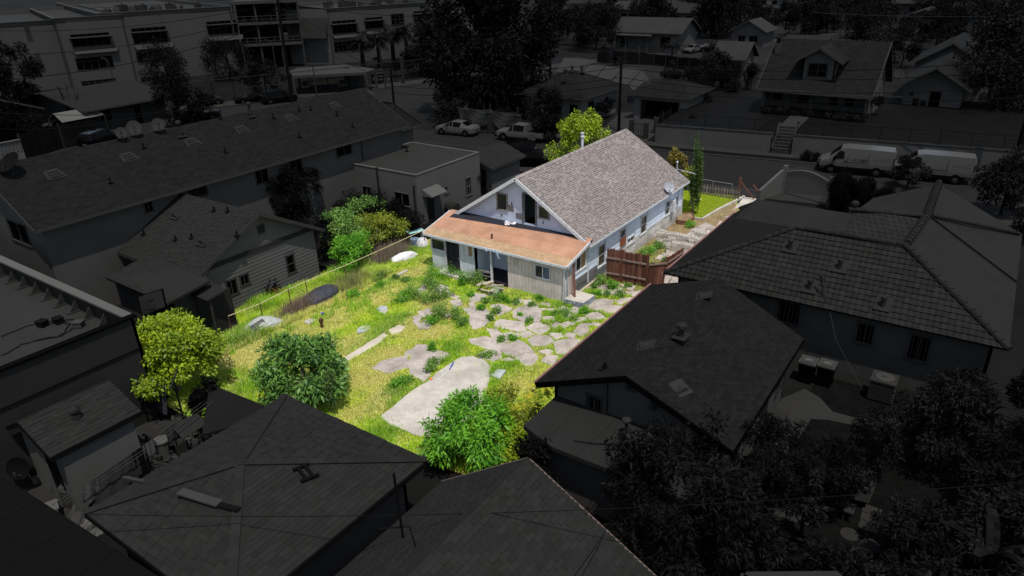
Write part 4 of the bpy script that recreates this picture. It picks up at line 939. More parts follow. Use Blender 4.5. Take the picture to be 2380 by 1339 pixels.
plank_panel('fence_panel','leaning dark brown board panel right of the gate',G(1500,672),G(1541,668),1.55,lean=.10,rails=(.06,.93),post=(False,False))
plank_panel('fence_panel','low dark board fence end behind the leaning panel at the tiled eave',G(1549,640),G(1585,615),1.1,post=(True,False))
# ------------------------------------------------------------------ concrete blocks
def block_mesh():
    b = MB(); L,W_,H_ = .40,.20,.195
    for y in (-W_/2+.016,W_/2-.016): b.box((0,y,H_/2),(L,.032,H_))
    for x in (-L/2+.016,0,L/2-.016): b.box((x,0,H_/2),(.032,W_-.066,H_-.002))
    return b
bm_protos = []
for k in range(5):
    b = block_mesh(); b.t = [k/4]*len(b.t); o = b.build('concrete_block',M['block']); bm_protos.append(o.data); bpy.data.objects.remove(o)
bp = []
o1,o2,o3 = G(1512,584),G(1606,560),G(1590,598)
import itertools
row = lambda x,y,n,ax,ly,skip=(): [((x+(i*.41 if ax else 0),y-(0 if ax else i*.41),z*.198),0 if ax else math.pi/2) for z in range(ly) for i in range(n) if (i,z) not in skip]
bx,by = o1.x,o1.y
bp += row(bx+1.7,by,8,False,4,((7,3),)); bp += row(bx+1.48,by+.0,8,False,4,((0,3),(5,3),(7,3))); bp += row(bx+1.26,by-.0,3,False,4,((2,3),))
bp += row(bx+.9,by-.25,2,False,3,((0,2),)); bp += row(bx+.62,by-1.3,4,False,3,()); bp += row(bx+.84,by-1.3,4,False,3,((3,2),))
bp += [((bx+.25,by-1.0,0),.4),((bx+.25,by-1.0,.198),.6),((bx+.25,by-1.02,.396),.3),((bx+.1,by-2.6,0),1.2),((bx+.0,by-.2,0),1.0)]
bp += row(bx+1.95,by-2.2,4,False,5)
for i,(p,rz) in enumerate(bp):
    o = bpy.data.objects.new('concrete_block',bm_protos[i % 5]); COL.objects.link(o)
    o.location = (p[0]+random.gauss(0,.012),p[1]+random.gauss(0,.012),p[2]+.03); o.rotation_euler = (0,0,rz+random.gauss(0,.035))
    tag(o,'grey block, %s course of the %s stack behind the gate' % (('bottom','second','third','fourth','fifth')[min(4,int(p[2]/.19))],'near' if p[0] < bx+1.1 else 'middle' if p[0] < bx+1.6 else 'rear'),'concrete block','concrete blocks stacked in the side yard')
# ------------------------------------------------------------------ loose things in the yard
def obj1(name,label,cat,mb,m,loc,group=None,smooth=False):
    o = mb.build(name,m,None,smooth); o.location = loc; return tag(o,label,cat,group)
def mound(name,label,c,rx,ry,h,m,rz=0,sd=0,cat='cover',ridge=.0,nz=.12):
    b = MB(); n,k = 20,7; V = []; F = []
    for i in range(k):
        f = i/(k-1); rr = math.cos(f*math.pi/2)**.75 if i < k-1 else 0.02; z = h*math.sin(f*math.pi/2)
        for j in range(n):
            a = 2*math.pi*j/n; q = 1+noise.noise(Vector((math.cos(a)*1.7,math.sin(a)*1.7,f*2+sd)))*nz*2
            x,y = math.cos(a)*rx*rr*q,math.sin(a)*ry*rr*q; V.append((x*math.cos(rz)-y*math.sin(rz),x*math.sin(rz)+y*math.cos(rz),z+noise.noise(Vector((x*3,y*3,sd)))*.05*(i > 0)))
    for i in range(k-1): F += [(i*n+j,i*n+(j+1) % n,(i+1)*n+(j+1) % n,(i+1)*n+j) for j in range(n)]
    F.append(tuple((k-1)*n+j for j in range(n))); b.mesh(V,F); return obj1(name,label,cat,b,m,c,smooth=False)
mound('tarp_mound','black tarp thrown over a low mound in the tall grass',G(748,694),1.25,.62,.62,M['tarp'],sd=2)
mound('covered_mound','off-white sheet over a long low mound left of the house',G(940,602),.95,.36,.42,M['white_cloth'],rz=-.35,sd=5)
mound('white_sack','white sack leaning at the left end of the back wall',G(982,573),.42,.34,.62,M['white_cloth'],sd=8,cat='sack')
mound('rubble_heap','small pale rubble heap between the bushes and the path stones',G(868,642),.45,.3,.28,M['stone_grey'],sd=9,cat='rubble',nz=.4)
c = G(612,764); t = thing('truck_bed_cover','grey fibreglass vehicle cap lying by the fence with a dark mesh window','vehicle cap',c)
b = MB(c); V = []; F = []; n = 9
for i in range(6):
    x = -.95+i*.38; hh = (.30,.46,.55,.55,.42,.16)[i]; wv = (.50,.56,.60,.60,.56,.42)[i]
    for j in range(n): a = math.pi*j/(n-1); V.append(c+Vector((x,math.cos(a)*wv,.04+math.sin(a)**.6*hh)))
for i in range(5): F += [(i*n+j,i*n+j+1,(i+1)*n+j+1,(i+1)*n+j) for j in range(n-1)]
F += [tuple(range(n)),tuple(5*n+j for j in range(n))[::-1]]; b.mesh(V,F); b.build('shell',mat('grey_fibreglass',(.42,.43,.42),var=.1,scale=4,stain=.2),t,smooth=False)
b = MB(c); b.prism([c+Vector((-.8,-.44,.34)),c+Vector((-.05,-.46,.42)),c+Vector((-.05,-.15,.62)),c+Vector((-.8,-.12,.50))],.03,dirn=(0,-.4,1)); b.build('mesh_window',M['tarp'],t)
def pipe_stub(px,py,h,r,lb):
    c = G(px,py); b = MB(); b.lathe((0,0,0),[(r,-.05),(r,h*.75),(r*1.5,h*.75),(r*1.5,h)],10); obj1('pipe_stub',lb,'pipe',b,M['rust'],c)
pipe_stub(749,762,.5,.07,'short rusty iron pipe standing in the yellow grass')
for i,(px,py,lb,m) in enumerate(((845,768,'flat grey stone in the grass left of the narrow path strip','stone_grey'),(720,750,'pale flat stone in the yellow grass left of the rusty pipe','concrete_w'),(888,720,'small grey stone between grass tufts above the path strip','stone_grey'),(932,638,'long pale kerb stone in the grass left of the house','concrete_w'),(1000,662,'white stone by the weeds left of the back door','concrete_w'),(1436,676,'white stone lying among weeds by the gate','concrete_w'))):
    c = G(px,py); b = MB(); k = 11; rx,ry = ((.42,.25) if i in (0,3) else (.28,.25)) if i != 3 else (.7,.12)
    V = [(math.cos(a)*rx*random.uniform(.85,1.15),math.sin(a)*ry*random.uniform(.85,1.15),.10) for a in [6.283*j/k for j in range(k)]]; b.prism(V,.12)
    obj1('flat_stone',lb,'stone',b,M[m],c)
# lid, step slabs
pts = [G(1139,872,.12),G(1157,857,.2),G(1176,860,.2),G(1161,880,.12)]; c = sum(pts,Vector())/4; b = MB(c); slab(b,pts,.09); o = b.build('flat_slab',M['stone_grey']); o.location = c; tag(o,'tilted grey concrete lid at the right edge of the big slab','concrete slab')
c = G(1062,652); b = MB(); b.box((.32,.0,.09),(.62,2.1,.18)); obj1('door_step','long pale concrete step under the dark back door','step',b,M['concrete_w'],Vector((XR-.62,(YL-(back[1][0]+back[1][1])/2)-.25,0)))
b = MB(); b.prism([(-.30,-1.12,.34),(.85,-1.18,.34),(.9,.02,.34),(-.38,.0,.34)],.34); obj1('porch_slab','raised concrete porch slab at the right rear corner of the house, its side stained blue-black','step',b,[M['concrete_edge']],Vector((XR+.25,YR-.05,0)))
b = MB(); b.prism([(-.29,-1.10,.35),(.83,-1.16,.35),(.88,.0,.35),(-.36,-.02,.35)],.008); o = b.build('slab_top',M['concrete_w'],bpy.data.objects['porch_slab'])
# broken wooden steps
c = Vector((XR-.75,(YB0+YB1)/2-.35,0)); t = thing('broken_steps','collapsed pale wooden steps in front of the open porch bay','steps',c)
for i,(x,y,z,rz,l,rx) in enumerate(((-.1,.5,.35,.3,1.2,.3),(.1,.15,.42,.15,1.1,.2),(.05,-.2,.33,-.1,1.1,-.2),(-.25,-.45,.28,.35,1.0,.1),(-.4,.1,.18,1.2,1.2,0),(.3,-.1,.25,1.5,1.3,.1),(-.3,.35,.12,.9,.8,.3),(0,-.6,.3,1.3,.9,.2))):
    b = MB(c); b.box(c+Vector((x,y,z)),(l,.16,.035),rz=rz,rx=rx,t=random.random(),ry=.25); b.build('board',M['pale_wood'],t)
b = MB(c); b.box(c+Vector((-.2,-.55,.16)),(.9,.5,.28),rz=.2); b.build('base',mat('mossy_green_board',(.20,.26,.14),var=.2,scale=8),t)
# bat and stick, orange scrap, blue scrap
a,e = G(1054,842,.1),G(1044,860,.1); b = MB(); b.tube([a-a,(e-a)*.6,e-a],[.035,.03,.015],8); obj1('toy_bat','blue plastic bat lying on the big concrete slab','bat',b,M['blue_plastic'],a)
a,e = G(1043,862,.1),G(1016,884,.1); b = MB(); b.tube([a-a,e-a],.014,6); obj1('stick','pale straight stick lying beyond the blue bat on the slab','stick',b,M['pipe_white'],a)
c = G(1002,881,.09); b = MB(); b.box((0,0,.015),(.16,.10,.03),rz=.5); obj1('orange_scrap','small orange scrap at the left edge of the big slab','scrap',b,mat('orange_plastic',(.75,.22,.06),var=.1),c)
c = G(750,729,.1); b = MB(); b.mesh([(-.12,0,.02),(.02,-.06,.05),(.14,.0,.02),(0,.08,.06)],[(0,1,3),(1,2,3)]); b.box((0,0,0),(.2,.05,.03),rz=.3); obj1('blue_scrap','crumpled blue and white wrapper in the yellow grass','scrap',b,M['blue_plastic'],c)
c = G(968,566,.0); t = thing('folding_table','pale aqua table top stored at the left end of the back wall','table',c)
b = MB(c); b.box(c+Vector((.1,.1,.8)),(1.1,.55,.04),rz=-.4); b.build('table_top',M['aqua'],t); b = MB(c)
for x,y in ((-.35,.35),(.5,0),(-.4,.05),(.4,-.25)): b = MB(c); b.bar(c+Vector((x,y,0)),c+Vector((x,y,.79)),.03,.03); b.build('leg',M['metal'],t)
c = G(965,572,0); b = MB(); b.lathe((0,0,0),[(.26,0),(.29,.5),(.27,.52),(.05,.53)],14); obj1('blue_drum','round blue-grey drum under the aqua table','drum',b,mat('blue_grey_plastic',(.14,.2,.28),var=.15),c)
# chain-link fence on the left edge with its pale top rail
fa,fb_ = G(540,800),G(990,580); yf = 28.55
t = thing('wire_fence','low wire fence with pale top rail along the left edge of the yard','fence',(16,28.6,0))
O = Vector((16,28.6,0)); fx = [15.9,18.6,21.0,23.3,26.0,28.5,31.0]
tops_ = [G(530,735,1.15),G(604,706,1.15),G(670,673,1.15),G(710,655,1.15),G(800,618,1.15),G(880,583,1.15),G(985,535,1.15)]
for p in tops_:
    b = MB(O); b.tube([(p.x,p.y,-.05),(p.x,p.y,1.2)],.025,6); b.build('post',M['rust'],t)
b = MB(O); b.tube(tops_,.022,6); b.build('top_rail',mat('pale_rail',(.55,.47,.25),var=.2,scale=6),t)
b = MB(O)
for p,q in zip(tops_[:-1],tops_[1:]):
    for k in range(1,6): z = 1.1*k/6; b.bar((p.x,p.y,z),(q.x,q.y,z),.004,.004)
kind(b.build('wire',M['rust'],t),'stuff')
# small white picket corner by the yellow-green tree
a,e = G(490,770),G(530,755); t = thing('picket_fence','short white picket fence beside the yellow-green tree','fence',a); d = (e-a)
for k in range(7): b = MB(a); p = a+d*(k/6); b.prism([p+Vector((-.05,0,0)),p+Vector((.05,0,0)),p+Vector((.05,0,.75)),p+Vector((0,0,.85)),p+Vector((-.05,0,.75))],.02,t=.5); b.build('picket',M['trim'],t)
b = MB(a); b.bar(a+Vector((0,-.03,.55)),e+Vector((0,-.03,.55)),.03,.08); b.build('rail',M['trim'],t)
# front garden: picket fence, brace posts, planter
a,e = G(1622,452),G(1716,467); t = thing('picket_fence','weathered brown picket fence across the front lawn','fence',a); d = (e-a); nn = int(d.length/.21)
for k in range(nn+1): b = MB(a); p = a+d*(k/nn); s = d.normalized()*.045; b.prism([p-s,p+s,p+s+Vector((0,0,.78)),p+Vector((0,0,.86)),p-s+Vector((0,0,.78))],.02,t=random.random()); b.build('picket',M['picket'],t)
for z in (.2,.62): b = MB(a); b.bar(a+Vector((.04,0,z)),e+Vector((.04,0,z)),.04,.07); b.build('rail',M['picket'],t)
a2,e2 = G(1612,437),G(1700,452); t = thing('wire_fence','grey wire fence with metal rail behind the weathered pickets','fence',a2)
b = MB(a2); b.tube([a2+Vector((0,0,.8)),e2+Vector((0,0,.8))],.012,6); 
for f in (0,.5,1): p = a2.lerp(e2,f); b.tube([p,p+Vector((0,0,.8))],.014,6)
b.build('frame',M['dish'],t)
c = G(1716,463); t = thing('gate_post','dark brown timber post at the end of the picket fence with a fallen brace','post',c)
b = MB(c); b.bar(c,c+Vector((0,0,1.65)),.13,.13); b.build('post',M['fence'],t); b = MB(c); b.bar(c+Vector((0,.1,1.5)),G(1752,462,.1),.09,.09); b.build('brace',M['fence'],t)
a = G(1768,452,.1); b = MB(); b.bar((0,0,0),PX(1750,430,a.x+.3)-a,.09,.09); obj1('fallen_post','loose dark timber leaning over the pavement by the front path','post',b,M['fence'],a)
c = G(1594,517); t = thing('planter_box','long brown timber planter box against the front corner of the house','planter',c)
A4 = [G(1574,506),G(1606,503),G(1613,512),G(1596,524),G(1574,522)]
for i in range(len(A4)): b = MB(c); b.bar(A4[i]+Vector((0,0,.16)),A4[(i+1) % 5]+Vector((0,0,.16)),.05,.32,t=random.random()); b.build('board',M['planter'],t)
b = MB(c); slab(b,[p*.98+c*.02+Vector((0,0,.24)) for p in A4],.1); b.build('soil',MATS['brown_soil'],t)
c = G(1626,468,.05); b = MB(); pts = [Vector((math.cos(a)*.35,math.sin(a)*.35,.03)) for a in (0,.6,1.2,1.8,2.4)]; b.tube(pts,.025,6); obj1('hose_piece','curved white hose piece on the front lawn','hose',b,M['pipe_white'],c)
CV = lambda w=.30,e=.14,planes=(0,2),th=.015,wavy=False,name='shingle',ind=0: dict(name=name,w=w,e=e,planes=planes,th=th,wavy=wavy,ind=ind)
def vent_hood(P,label,r=.28,dirn=(-1,0),m=None):
    b = MB(); d = Vector((*dirn,0)).normalized(); s = Vector((-d.y,d.x,0)); V = []; n = 7
    for k in (0,1): 
        for j in range(n): a = math.pi*j/(n-1); rr = r*(1 if k == 0 else .25); V.append(d*(-.0 if k == 0 else -r*2.0)+s*math.cos(a)*rr+Vector((0,0,math.sin(a)*rr*.9+.02+(0 if k == 0 else r*.4))))
    F = [(j,j+1,n+j+1,n+j) for j in range(n-1)]+[tuple(range(n))]; b.mesh(V,F); b.prism([s*r*1.3+d*.12,-s*r*1.3+d*.12,-s*r*1.3-d*r*2.1+Vector((0,0,.22)),s*r*1.3-d*r*2.1+Vector((0,0,.22))],.02)
    return obj1('roof_vent',label,'roof vent',b,m or DK['roof_p'],P)
def roof_pipe(P,label,h=.35,r=.05,m=None,cap=False,base=True):
    b = MB(); pr = [(r,-.1),(r,h)]
    if cap: pr += [(r*1.9,h),(r*1.9,h+r*1.2),(r*.5,h+r*2)]
    b.lathe((0,0,0),pr,8)
    if base: b.box((0,0,.02),(r*6,r*5,.02),ry=.0)
    return obj1('vent_pipe',label,'vent pipe',b,m or DK['steel_d'],P)
def slot_vent(P,sl,label):   # low slatted roof vent on a slope facing -y
    t = thing('roof_vent',label,'roof vent',P,group='slatted vents on the long dark roof')
    b = MB(P); k = sl; b.prism([P+Vector((-.5,-.30,-.3*k+.02)),P+Vector((.5,-.30,-.3*k+.02)),P+Vector((.36,.35,.35*k+.02)),P+Vector((-.36,.35,.35*k+.02))],.01); b.build('flashing',DK['roof_l'],t)
    for j in range(3): b = MB(P); y = -.18+j*.17; b.box(P+Vector((0,y,y*k+.07)),(.62-j*.07,.11,.07)); b.build('louvre',DK['trim'],t)
def onplane(px,py,P0,n):
    r = ray(px,py); n = Vector(n); k = n.dot(Vector(P0)-Vector(CPOS))/n.dot(Vector(r)); return Vector(CPOS+r*k)
# ------------------------------------------------------------------ long two-storey apartment block
ax0,ax1,ay0,ay1 = 13.4,38.9,37.55,45.2
A_,B_ = (ax0,ay0),(ax1,ay0)
opsy = OPX(A_,B_,[(592,388,624,427,'slide'),(672,367,705,404,'slide'),(780,333,818,362,'slide'),(248,478,291,490,'slide'),(525,400,560,409,'slide'),(727,345,755,352,'slide'),(845,310,868,318,'slide'),(436,435,482,458,'bars'),(333,462,356,495,'slide')])
Aw,Bw = (ax0,ay1),(ax0,ay0)
opsx = OPX(Aw,Bw,[(24,518,64,562,'slide')])
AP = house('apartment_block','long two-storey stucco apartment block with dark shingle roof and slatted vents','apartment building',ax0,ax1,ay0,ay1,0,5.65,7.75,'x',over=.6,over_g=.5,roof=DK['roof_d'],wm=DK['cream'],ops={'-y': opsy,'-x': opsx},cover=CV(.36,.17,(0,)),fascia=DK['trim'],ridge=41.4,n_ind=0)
b = MB(AP.location); Q = [G(830,252,6.9),G(885,241,7.1),Vector((39.5,37.0,5.55)),Vector((36.5,37.0,5.55))]; 
house('apartment_wing','hip-roofed far end of the long apartment block by the street','apartment building',38.95,41.5,38.6,45.0,0,5.3,6.6,'y',over=.5,roof=DK['roof_d'],wm=DK['cream'],hip=1.2,cover=CV(.36,.17,(0,2)))
sl_ = (7.75-5.65)/(41.4-37.55); np_ = Vector((0,-sl_,1)); P0_ = Vector((20,37.55,5.72))
for i,(px,py) in enumerate(((127,406),(300,366),(447,331),(563,302),(678,275),(780,246))):
    slot_vent(onplane(px,py,P0_,np_),sl_,'pale slatted vent on the long dark apartment roof, %s' % ('leftmost of six','second of six from the left','third of six from the left','fourth of six from the left','fifth of six from the left','rightmost of six')[i])
for i,(px,py) in enumerate(((257,425),(524,355),(334,345),(636,275),(696,319),(783,268),(820,296),(695,258),(722,256),(512,276))):
    o = roof_pipe(onplane(px,py,P0_,np_),'short dark pipe on the long apartment roof',.32,.045); o['group'] = 'dark vent pipes on the long apartment roof'
o = roof_pipe(onplane(421,318,P0_,np_),'tall pale capped flue on the left part of the long apartment roof',.8,.09,DK['metal'],True)
o = roof_pipe(onplane(583,272,P0_,np_),'pale capped flue near the middle of the long apartment roof ridge',.8,.09,DK['metal'],True)
dish('large dark-backed satellite dish on the left end of the long apartment roof',onplane(32,405,P0_,np_),.62,(-.6,-.2,.8),DK['steel_d'],.55,pm=DK['metal'])
for i,(px,py,r_s,lb) in enumerate(((372,308,.4,'white satellite dish on a pole at the apartment roof ridge, right of the pair'),(316,316,.44,'white satellite dish at the apartment roof ridge with its shadow below, middle one'),(286,328,.34,'low white satellite dish at the apartment roof ridge, lowest of three'))):
    dish(lb,onplane(px,py,P0_,np_),r_s,(-.35,-.75,.55),DK['roof_p'],.45,pm=DK['metal'])
# wall frames, downpipes
for px,py,q in ((700,380,420),(838,325,350)):
    s,z = WS(px,py,A_,B_); b = MB(); b.bar((0,0,0),(0,0,5.2),.08,.08); obj1('downpipe','pale downpipe on the apartment wall '+('right of the middle window' if px < 800 else 'near its street end'),'downpipe',b,DK['trim'],Vector((ax0+s,ay0-.05,.1)))
# ------------------------------------------------------------------ light-roofed siding house
bx0,bx1,by0,by1 = 17.05,24.4,31.0,38.6
A_,B_ = (bx0,by0),(bx1,by0)
ob = OPX(A_,B_,[(665,590,686,637,'hung'),(525,648,553,688,'slide'),(556,636,580,664,'slide'),(598,523,614,542,'vent')])
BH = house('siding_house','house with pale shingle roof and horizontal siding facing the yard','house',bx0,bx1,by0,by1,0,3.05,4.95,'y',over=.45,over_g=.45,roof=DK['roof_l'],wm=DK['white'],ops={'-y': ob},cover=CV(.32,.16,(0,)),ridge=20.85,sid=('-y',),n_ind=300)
b = MB(BH.location); b.box((20.7,by0-.05,3.0),(7.4,.08,.22)); b.build('belly_band',DK['mid'],BH)
nb = Vector((-(4.95-3.05)/(20.85-17.05),0,1)); Pb = Vector((17.05,33,3.12))
for px,py,lb in ((405,508,'half-round pale vent high on the pale shingle roof'),(468,570,'half-round pale vent low on the pale shingle roof near the gable')):
    vent_hood(onplane(px,py,Pb,nb),lb,.26,(-1,0),DK['roof_l'])
for i,(px,py) in enumerate(((498,490),(446,553),(409,558),(530,492),(551,548),(335,545))): 
    o = roof_pipe(onplane(px,py,Pb,nb),'small dark vent pipe on the pale shingle roof',.25,.05); o['group'] = 'small vent pipes on the pale shingle roof'
L1 = [G(245,645,2.65),G(387,706,2.55),G(487,652,3.05),G(345,594,3.1)]
t = thing('house_addition','low shed-roofed addition on the left of the siding house with lights under its eave','house addition',(15.8,32.5,0)); b = MB((15.8,32.5,0)); slab(b,L1,.12); b.build('roof',DK['roof_l'],t)
covering(t,[p for p in upn(L1)],(L1[0],L1[1]),'shingle',DK['roof_l'],.32,.16,.014)
b = MB((15.8,32.5,0)); wall(b,(15.1,35.3),(15.1,30.3),-.1,lambda s: 2.5,[(3.2,4.2,1.2,2.2)]); wall(b,(15.1,30.3),(17.1,30.3),-.1,lambda s: 2.5+s*.2,[]); b.build('wall',DK['grey'],t)
window(t,(15.1,35.3),(15.1,30.3),3.2,4.2,1.2,2.2,'slide',DK['trim'],DK['win'])
for k in range(9): b = MB((15.8,32.5,0)); b.lathe((14.85,35.0-k*.55,2.42),[(.03,0),(.05,.05),(.02,.1)],6); b.build('eave_light',DK['line'],t)
t = thing('door_canopy','small shingled canopy over the side door of the siding house','canopy',G(480,760)); O = t.location
L2 = [G(440,682,2.4),G(480,699,2.4),G(527,672,2.7),G(490,652,2.75)]; b = MB(O); slab(b,L2,.10); b.build('roof',DK['roof_l'],t)
b = MB(O); c0 = L2[0]; c1 = L2[1]; b.bar((c0.x+.2,c0.y-.1,0),(c0.x+.2,c0.y-.1,2.35),.09,.09); b.bar((c1.x+.2,c1.y+.1,0),(c1.x+.2,c1.y+.1,2.35),.09,.09); b.build('post',DK['trim'],t)
b = MB(O); b.prism([(c1.x+.25,c1.y+.3,0),(c1.x+1.5,c1.y+.35,0),(c1.x+1.5,c1.y+.35,2.4),(c1.x+.25,c1.y+.3,2.4)],.06); b.build('side_panel',DK['mid'],t)
for i,(px,py,w_,d_,h_,lb,m) in enumerate(((548,715,.9,.12,1.5,'white board leaning on the siding house wall below its windows','white'),(500,748,.6,.5,1.0,'dark cabinet against the siding house by the canopy','mid'))):
    b = MB(); b.box((0,0,h_/2),(w_,d_,h_)); b.box((0,-.02,h_+.01),(w_*1.03,d_*1.1,.03)); obj1('leaning_board' if i == 0 else 'cabinet',lb,'board' if i == 0 else 'cabinet',b,DK[m],G(px,py))
# ------------------------------------------------------------------ flat-roofed white house
cx0,cx1,cy0,cy1 = 33.9,40.9,31.6,38.4
A_,B_ = (cx0,cy1),(cx0,cy0); oc = OPX(A_,B_,[(842,432,864,460,'slide'),(917,447,953,478,'slide')])
A2,B2 = (cx0,cy0),(cx1,cy0); oc2 = OPX(A2,B2,[(991,448,1011,512,'bardoor'),(1032,432,1041,450,'slide'),(1081,411,1096,455,'grid')])
CH = house('flat_roof_house','white stucco cube house with flat roof and narrow downpipes behind the bushes','house',cx0,cx1,cy0,cy1,0,3.55,3.6,roof=DK['roof_p'],wm=DK['white'],ops={'-x': oc,'-y': oc2},flatroof=True,parapet=.0,fascia=DK['white'])
t = thing('door_awning','small sloping white awning over the barred door of the flat-roof house','awning',(36.2,31.2,2.3)); b = MB(t.location); s0,s1 = oc2[0][0]+cx0-.3,oc2[0][1]+cx0+.4; zt = oc2[0][3]
b.prism([(s0,cy0-.9,zt+.05),(s1,cy0-.9,zt+.05),(s1,cy0-.02,zt+.45),(s0,cy0-.02,zt+.45)],.03); b.build('canopy_sheet',DK['white'],t); b = MB(t.location); 
for s in (s0,s1): b.prism([(s,cy0-.9,zt+.0),(s,cy0-.02,zt+.0),(s,cy0-.02,zt+.4)],.02)
b.build('side_panel',DK['white'],t)
for i,(px,py0,py1) in enumerate(((877,390,462),(963,432,507),(806,422,480))):
    s,z1 = WS(px,py0,A_,B_); _,z0 = WS(px,py1,A_,B_); b = MB(); b.bar((0,0,0),(0,0,z1-z0),.1,.1); b.box((0,0,z1-z0),(.14,.14,.08)); obj1('downpipe','grey pipe on the white flat-roof house wall, '+('above its left window','at the near corner','at the far left')[i],'downpipe',b,DK['mid'],Vector((cx0-.07,cy1-s,z0)))
roof_pipe(Vector((38.5,36.6,3.6)),'small pipe on the pale flat roof of the cube house',.3,.05)
house('garage','small garage with dark shingle roof behind the flat-roof house','garage',41.8,45.6,31.2,35.0,0,2.4,3.1,'x',over=.35,roof=DK['roof_m'],wm=DK['white'],cover=CV(.4,.2,(0,1)),ops={'-x': [(2.4,3.3,0,2.0,'door')]})
c = G(1000,500)
b = MB(); b.lathe((0,0,.25),[(.02,-.5),(.38,-.5),(.42,-.2),(.38,.5),(.02,.5)],10,axis='y'); b.box((0,0,.0),(.5,.8,.3)); o = obj1('barbecue','dark covered barbecue beside the white flat-roof house door','barbecue',b,DK['mid'],G(1050,490,.3))
# ------------------------------------------------------------------ bottom-left flat commercial roof with braced parapet
FX = [Vector((11.35,25.75,0)),Vector((-25,25.75,0))]
t = thing('flat_roof_building','large flat-roofed building at the left edge with a braced parapet','building',(0,40,0)); O = t.location
zt = 4.5
b = MB(O); wall(b,(-30,25.75),(11.3,25.75),-.1,lambda s: zt,[]); wall(b,(11.3,25.75),(11.3,60),-.1,lambda s: zt,[]); b.build('wall',DK['mid'],t)
b = MB(O); slab(b,[(-30,25.9,3.75),(11.15,25.9,3.75),(11.15,60,3.75),(-30,60,3.75)],.2); b.build('roof',DK['roof_p'],t)
b = MB(O); b.box((-9.3,25.81,zt+.03),(41.4,.3,.08)); b.build('coping',DK['black'],t); b = MB(O); b.box((11.2,43.1,zt+.03),(.36,34.3,.08)); b.build('coping',DK['white'],t)
b = MB(O); b.bar((-30,25.72,3.2),(11.2,25.72,3.2),.04,.06); b.bar((1.2,25.7,0),(1.2,25.7,3.2),.1,.06); b.build('wall_joint',DK['steel_d'],t)
for k in range(15): y = 27.6+k*1.15; b = MB(O); b.prism([(11.12,y,3.76),(10.72,y,3.76),(11.12,y,4.30)],.06,dirn=(0,1,0)); b.box((10.9,y+.03,3.78),(.5,.2,.06)); b.build('parapet_brace',DK['roof_p'],t)
for i,L in enumerate(([(0,783),(60,758),(120,745),(200,742)],[(0,828),(50,800),(95,787),(140,782),(170,760)],[(110,755),(135,744),(165,752),(145,780),(80,792)])):
    pts = [G(x,y,3.79) for x,y in L]; b = MB(); sm = []
    for k in range(len(pts)-1):
        for f in range(4): sm.append(pts[k].lerp(pts[k+1],f/4)+Vector((random.gauss(0,.03),random.gauss(0,.03),0)))
    b.tube([p-pts[0] for p in sm]+[pts[-1]-pts[0]],.018,5); obj1('cable','thin dark cable lying on the flat white roof, '+('the upper one','the lower one','the looped one')[i],'cable',b,DK['steel_d'],pts[0])
for i,(px,py) in enumerate(((137,750),(100,757),(184,759))): b = MB(); b.box((0,0,.1),(.3,.35,.2),rz=.3*i); b.box((0,0,.22),(.34,.4,.03),rz=.3*i); obj1('roof_box','small box on the flat white roof, '+('in the cable loop','left of the cable loop','right, open-sided')[i],'box',b,DK['steel_d'] if i < 2 else DK['grey'],G(px,py,3.78))
# basketball hoop
c = G(372,790); t = thing('basketball_hoop','basketball backboard on a sloping pole by the flat roof corner','basketball hoop',c)
q = [PX(322,690,c.x-1.2),PX(377,672,c.x-1.2),PX(386,712,c.x-1.2),PX(332,733,c.x-1.2)]
b = MB(c); b.prism(q,.03); b.build('backboard',DK['grey'],t); b = MB(c)
for i in range(4): b.bar(q[i],q[(i+1) % 4],.05,.06)
m0 = q[0].lerp(q[1],.5); m1 = q[3].lerp(q[2],.5); b.bar(m0,m1,.03,.04); b.build('frame',DK['black'],t)
ctr = sum(q,Vector())/4; b = MB(c); e1 = (q[1]-q[0]).normalized(); u1 = (q[0]-q[3]).normalized()
for s0,s1 in (((-1,1),(1,1)),((1,1),(1,-1)),((1,-1),(-1,-1)),((-1,-1),(-1,1))): b.bar(ctr+e1*.28*s0[0]+u1*.22*s0[1]-Vector((.03,0,.1)),ctr+e1*.28*s1[0]+u1*.22*s1[1]-Vector((.03,0,.1)),.03,.02)
b.build('target_square',DK['line'],t)
b = MB(c); n = 14; cc = ctr+Vector((-.3,0,-.35)); b.tube([cc+Vector((math.cos(6.283*k/n)*.23,math.sin(6.283*k/n)*.23,0)) for k in range(n+1)],.014,5); b.build('rim',DK['steel_d'],t)
b = MB(c); b.tube([c,c+Vector((0,0,1.8)),ctr+Vector((.1,0,-.2))],.06,8); b.tube([c+Vector((0,.3,1.4)),ctr+Vector((.1,.1,0))],.03,6); b.build('pole',DK['steel_d'],t)
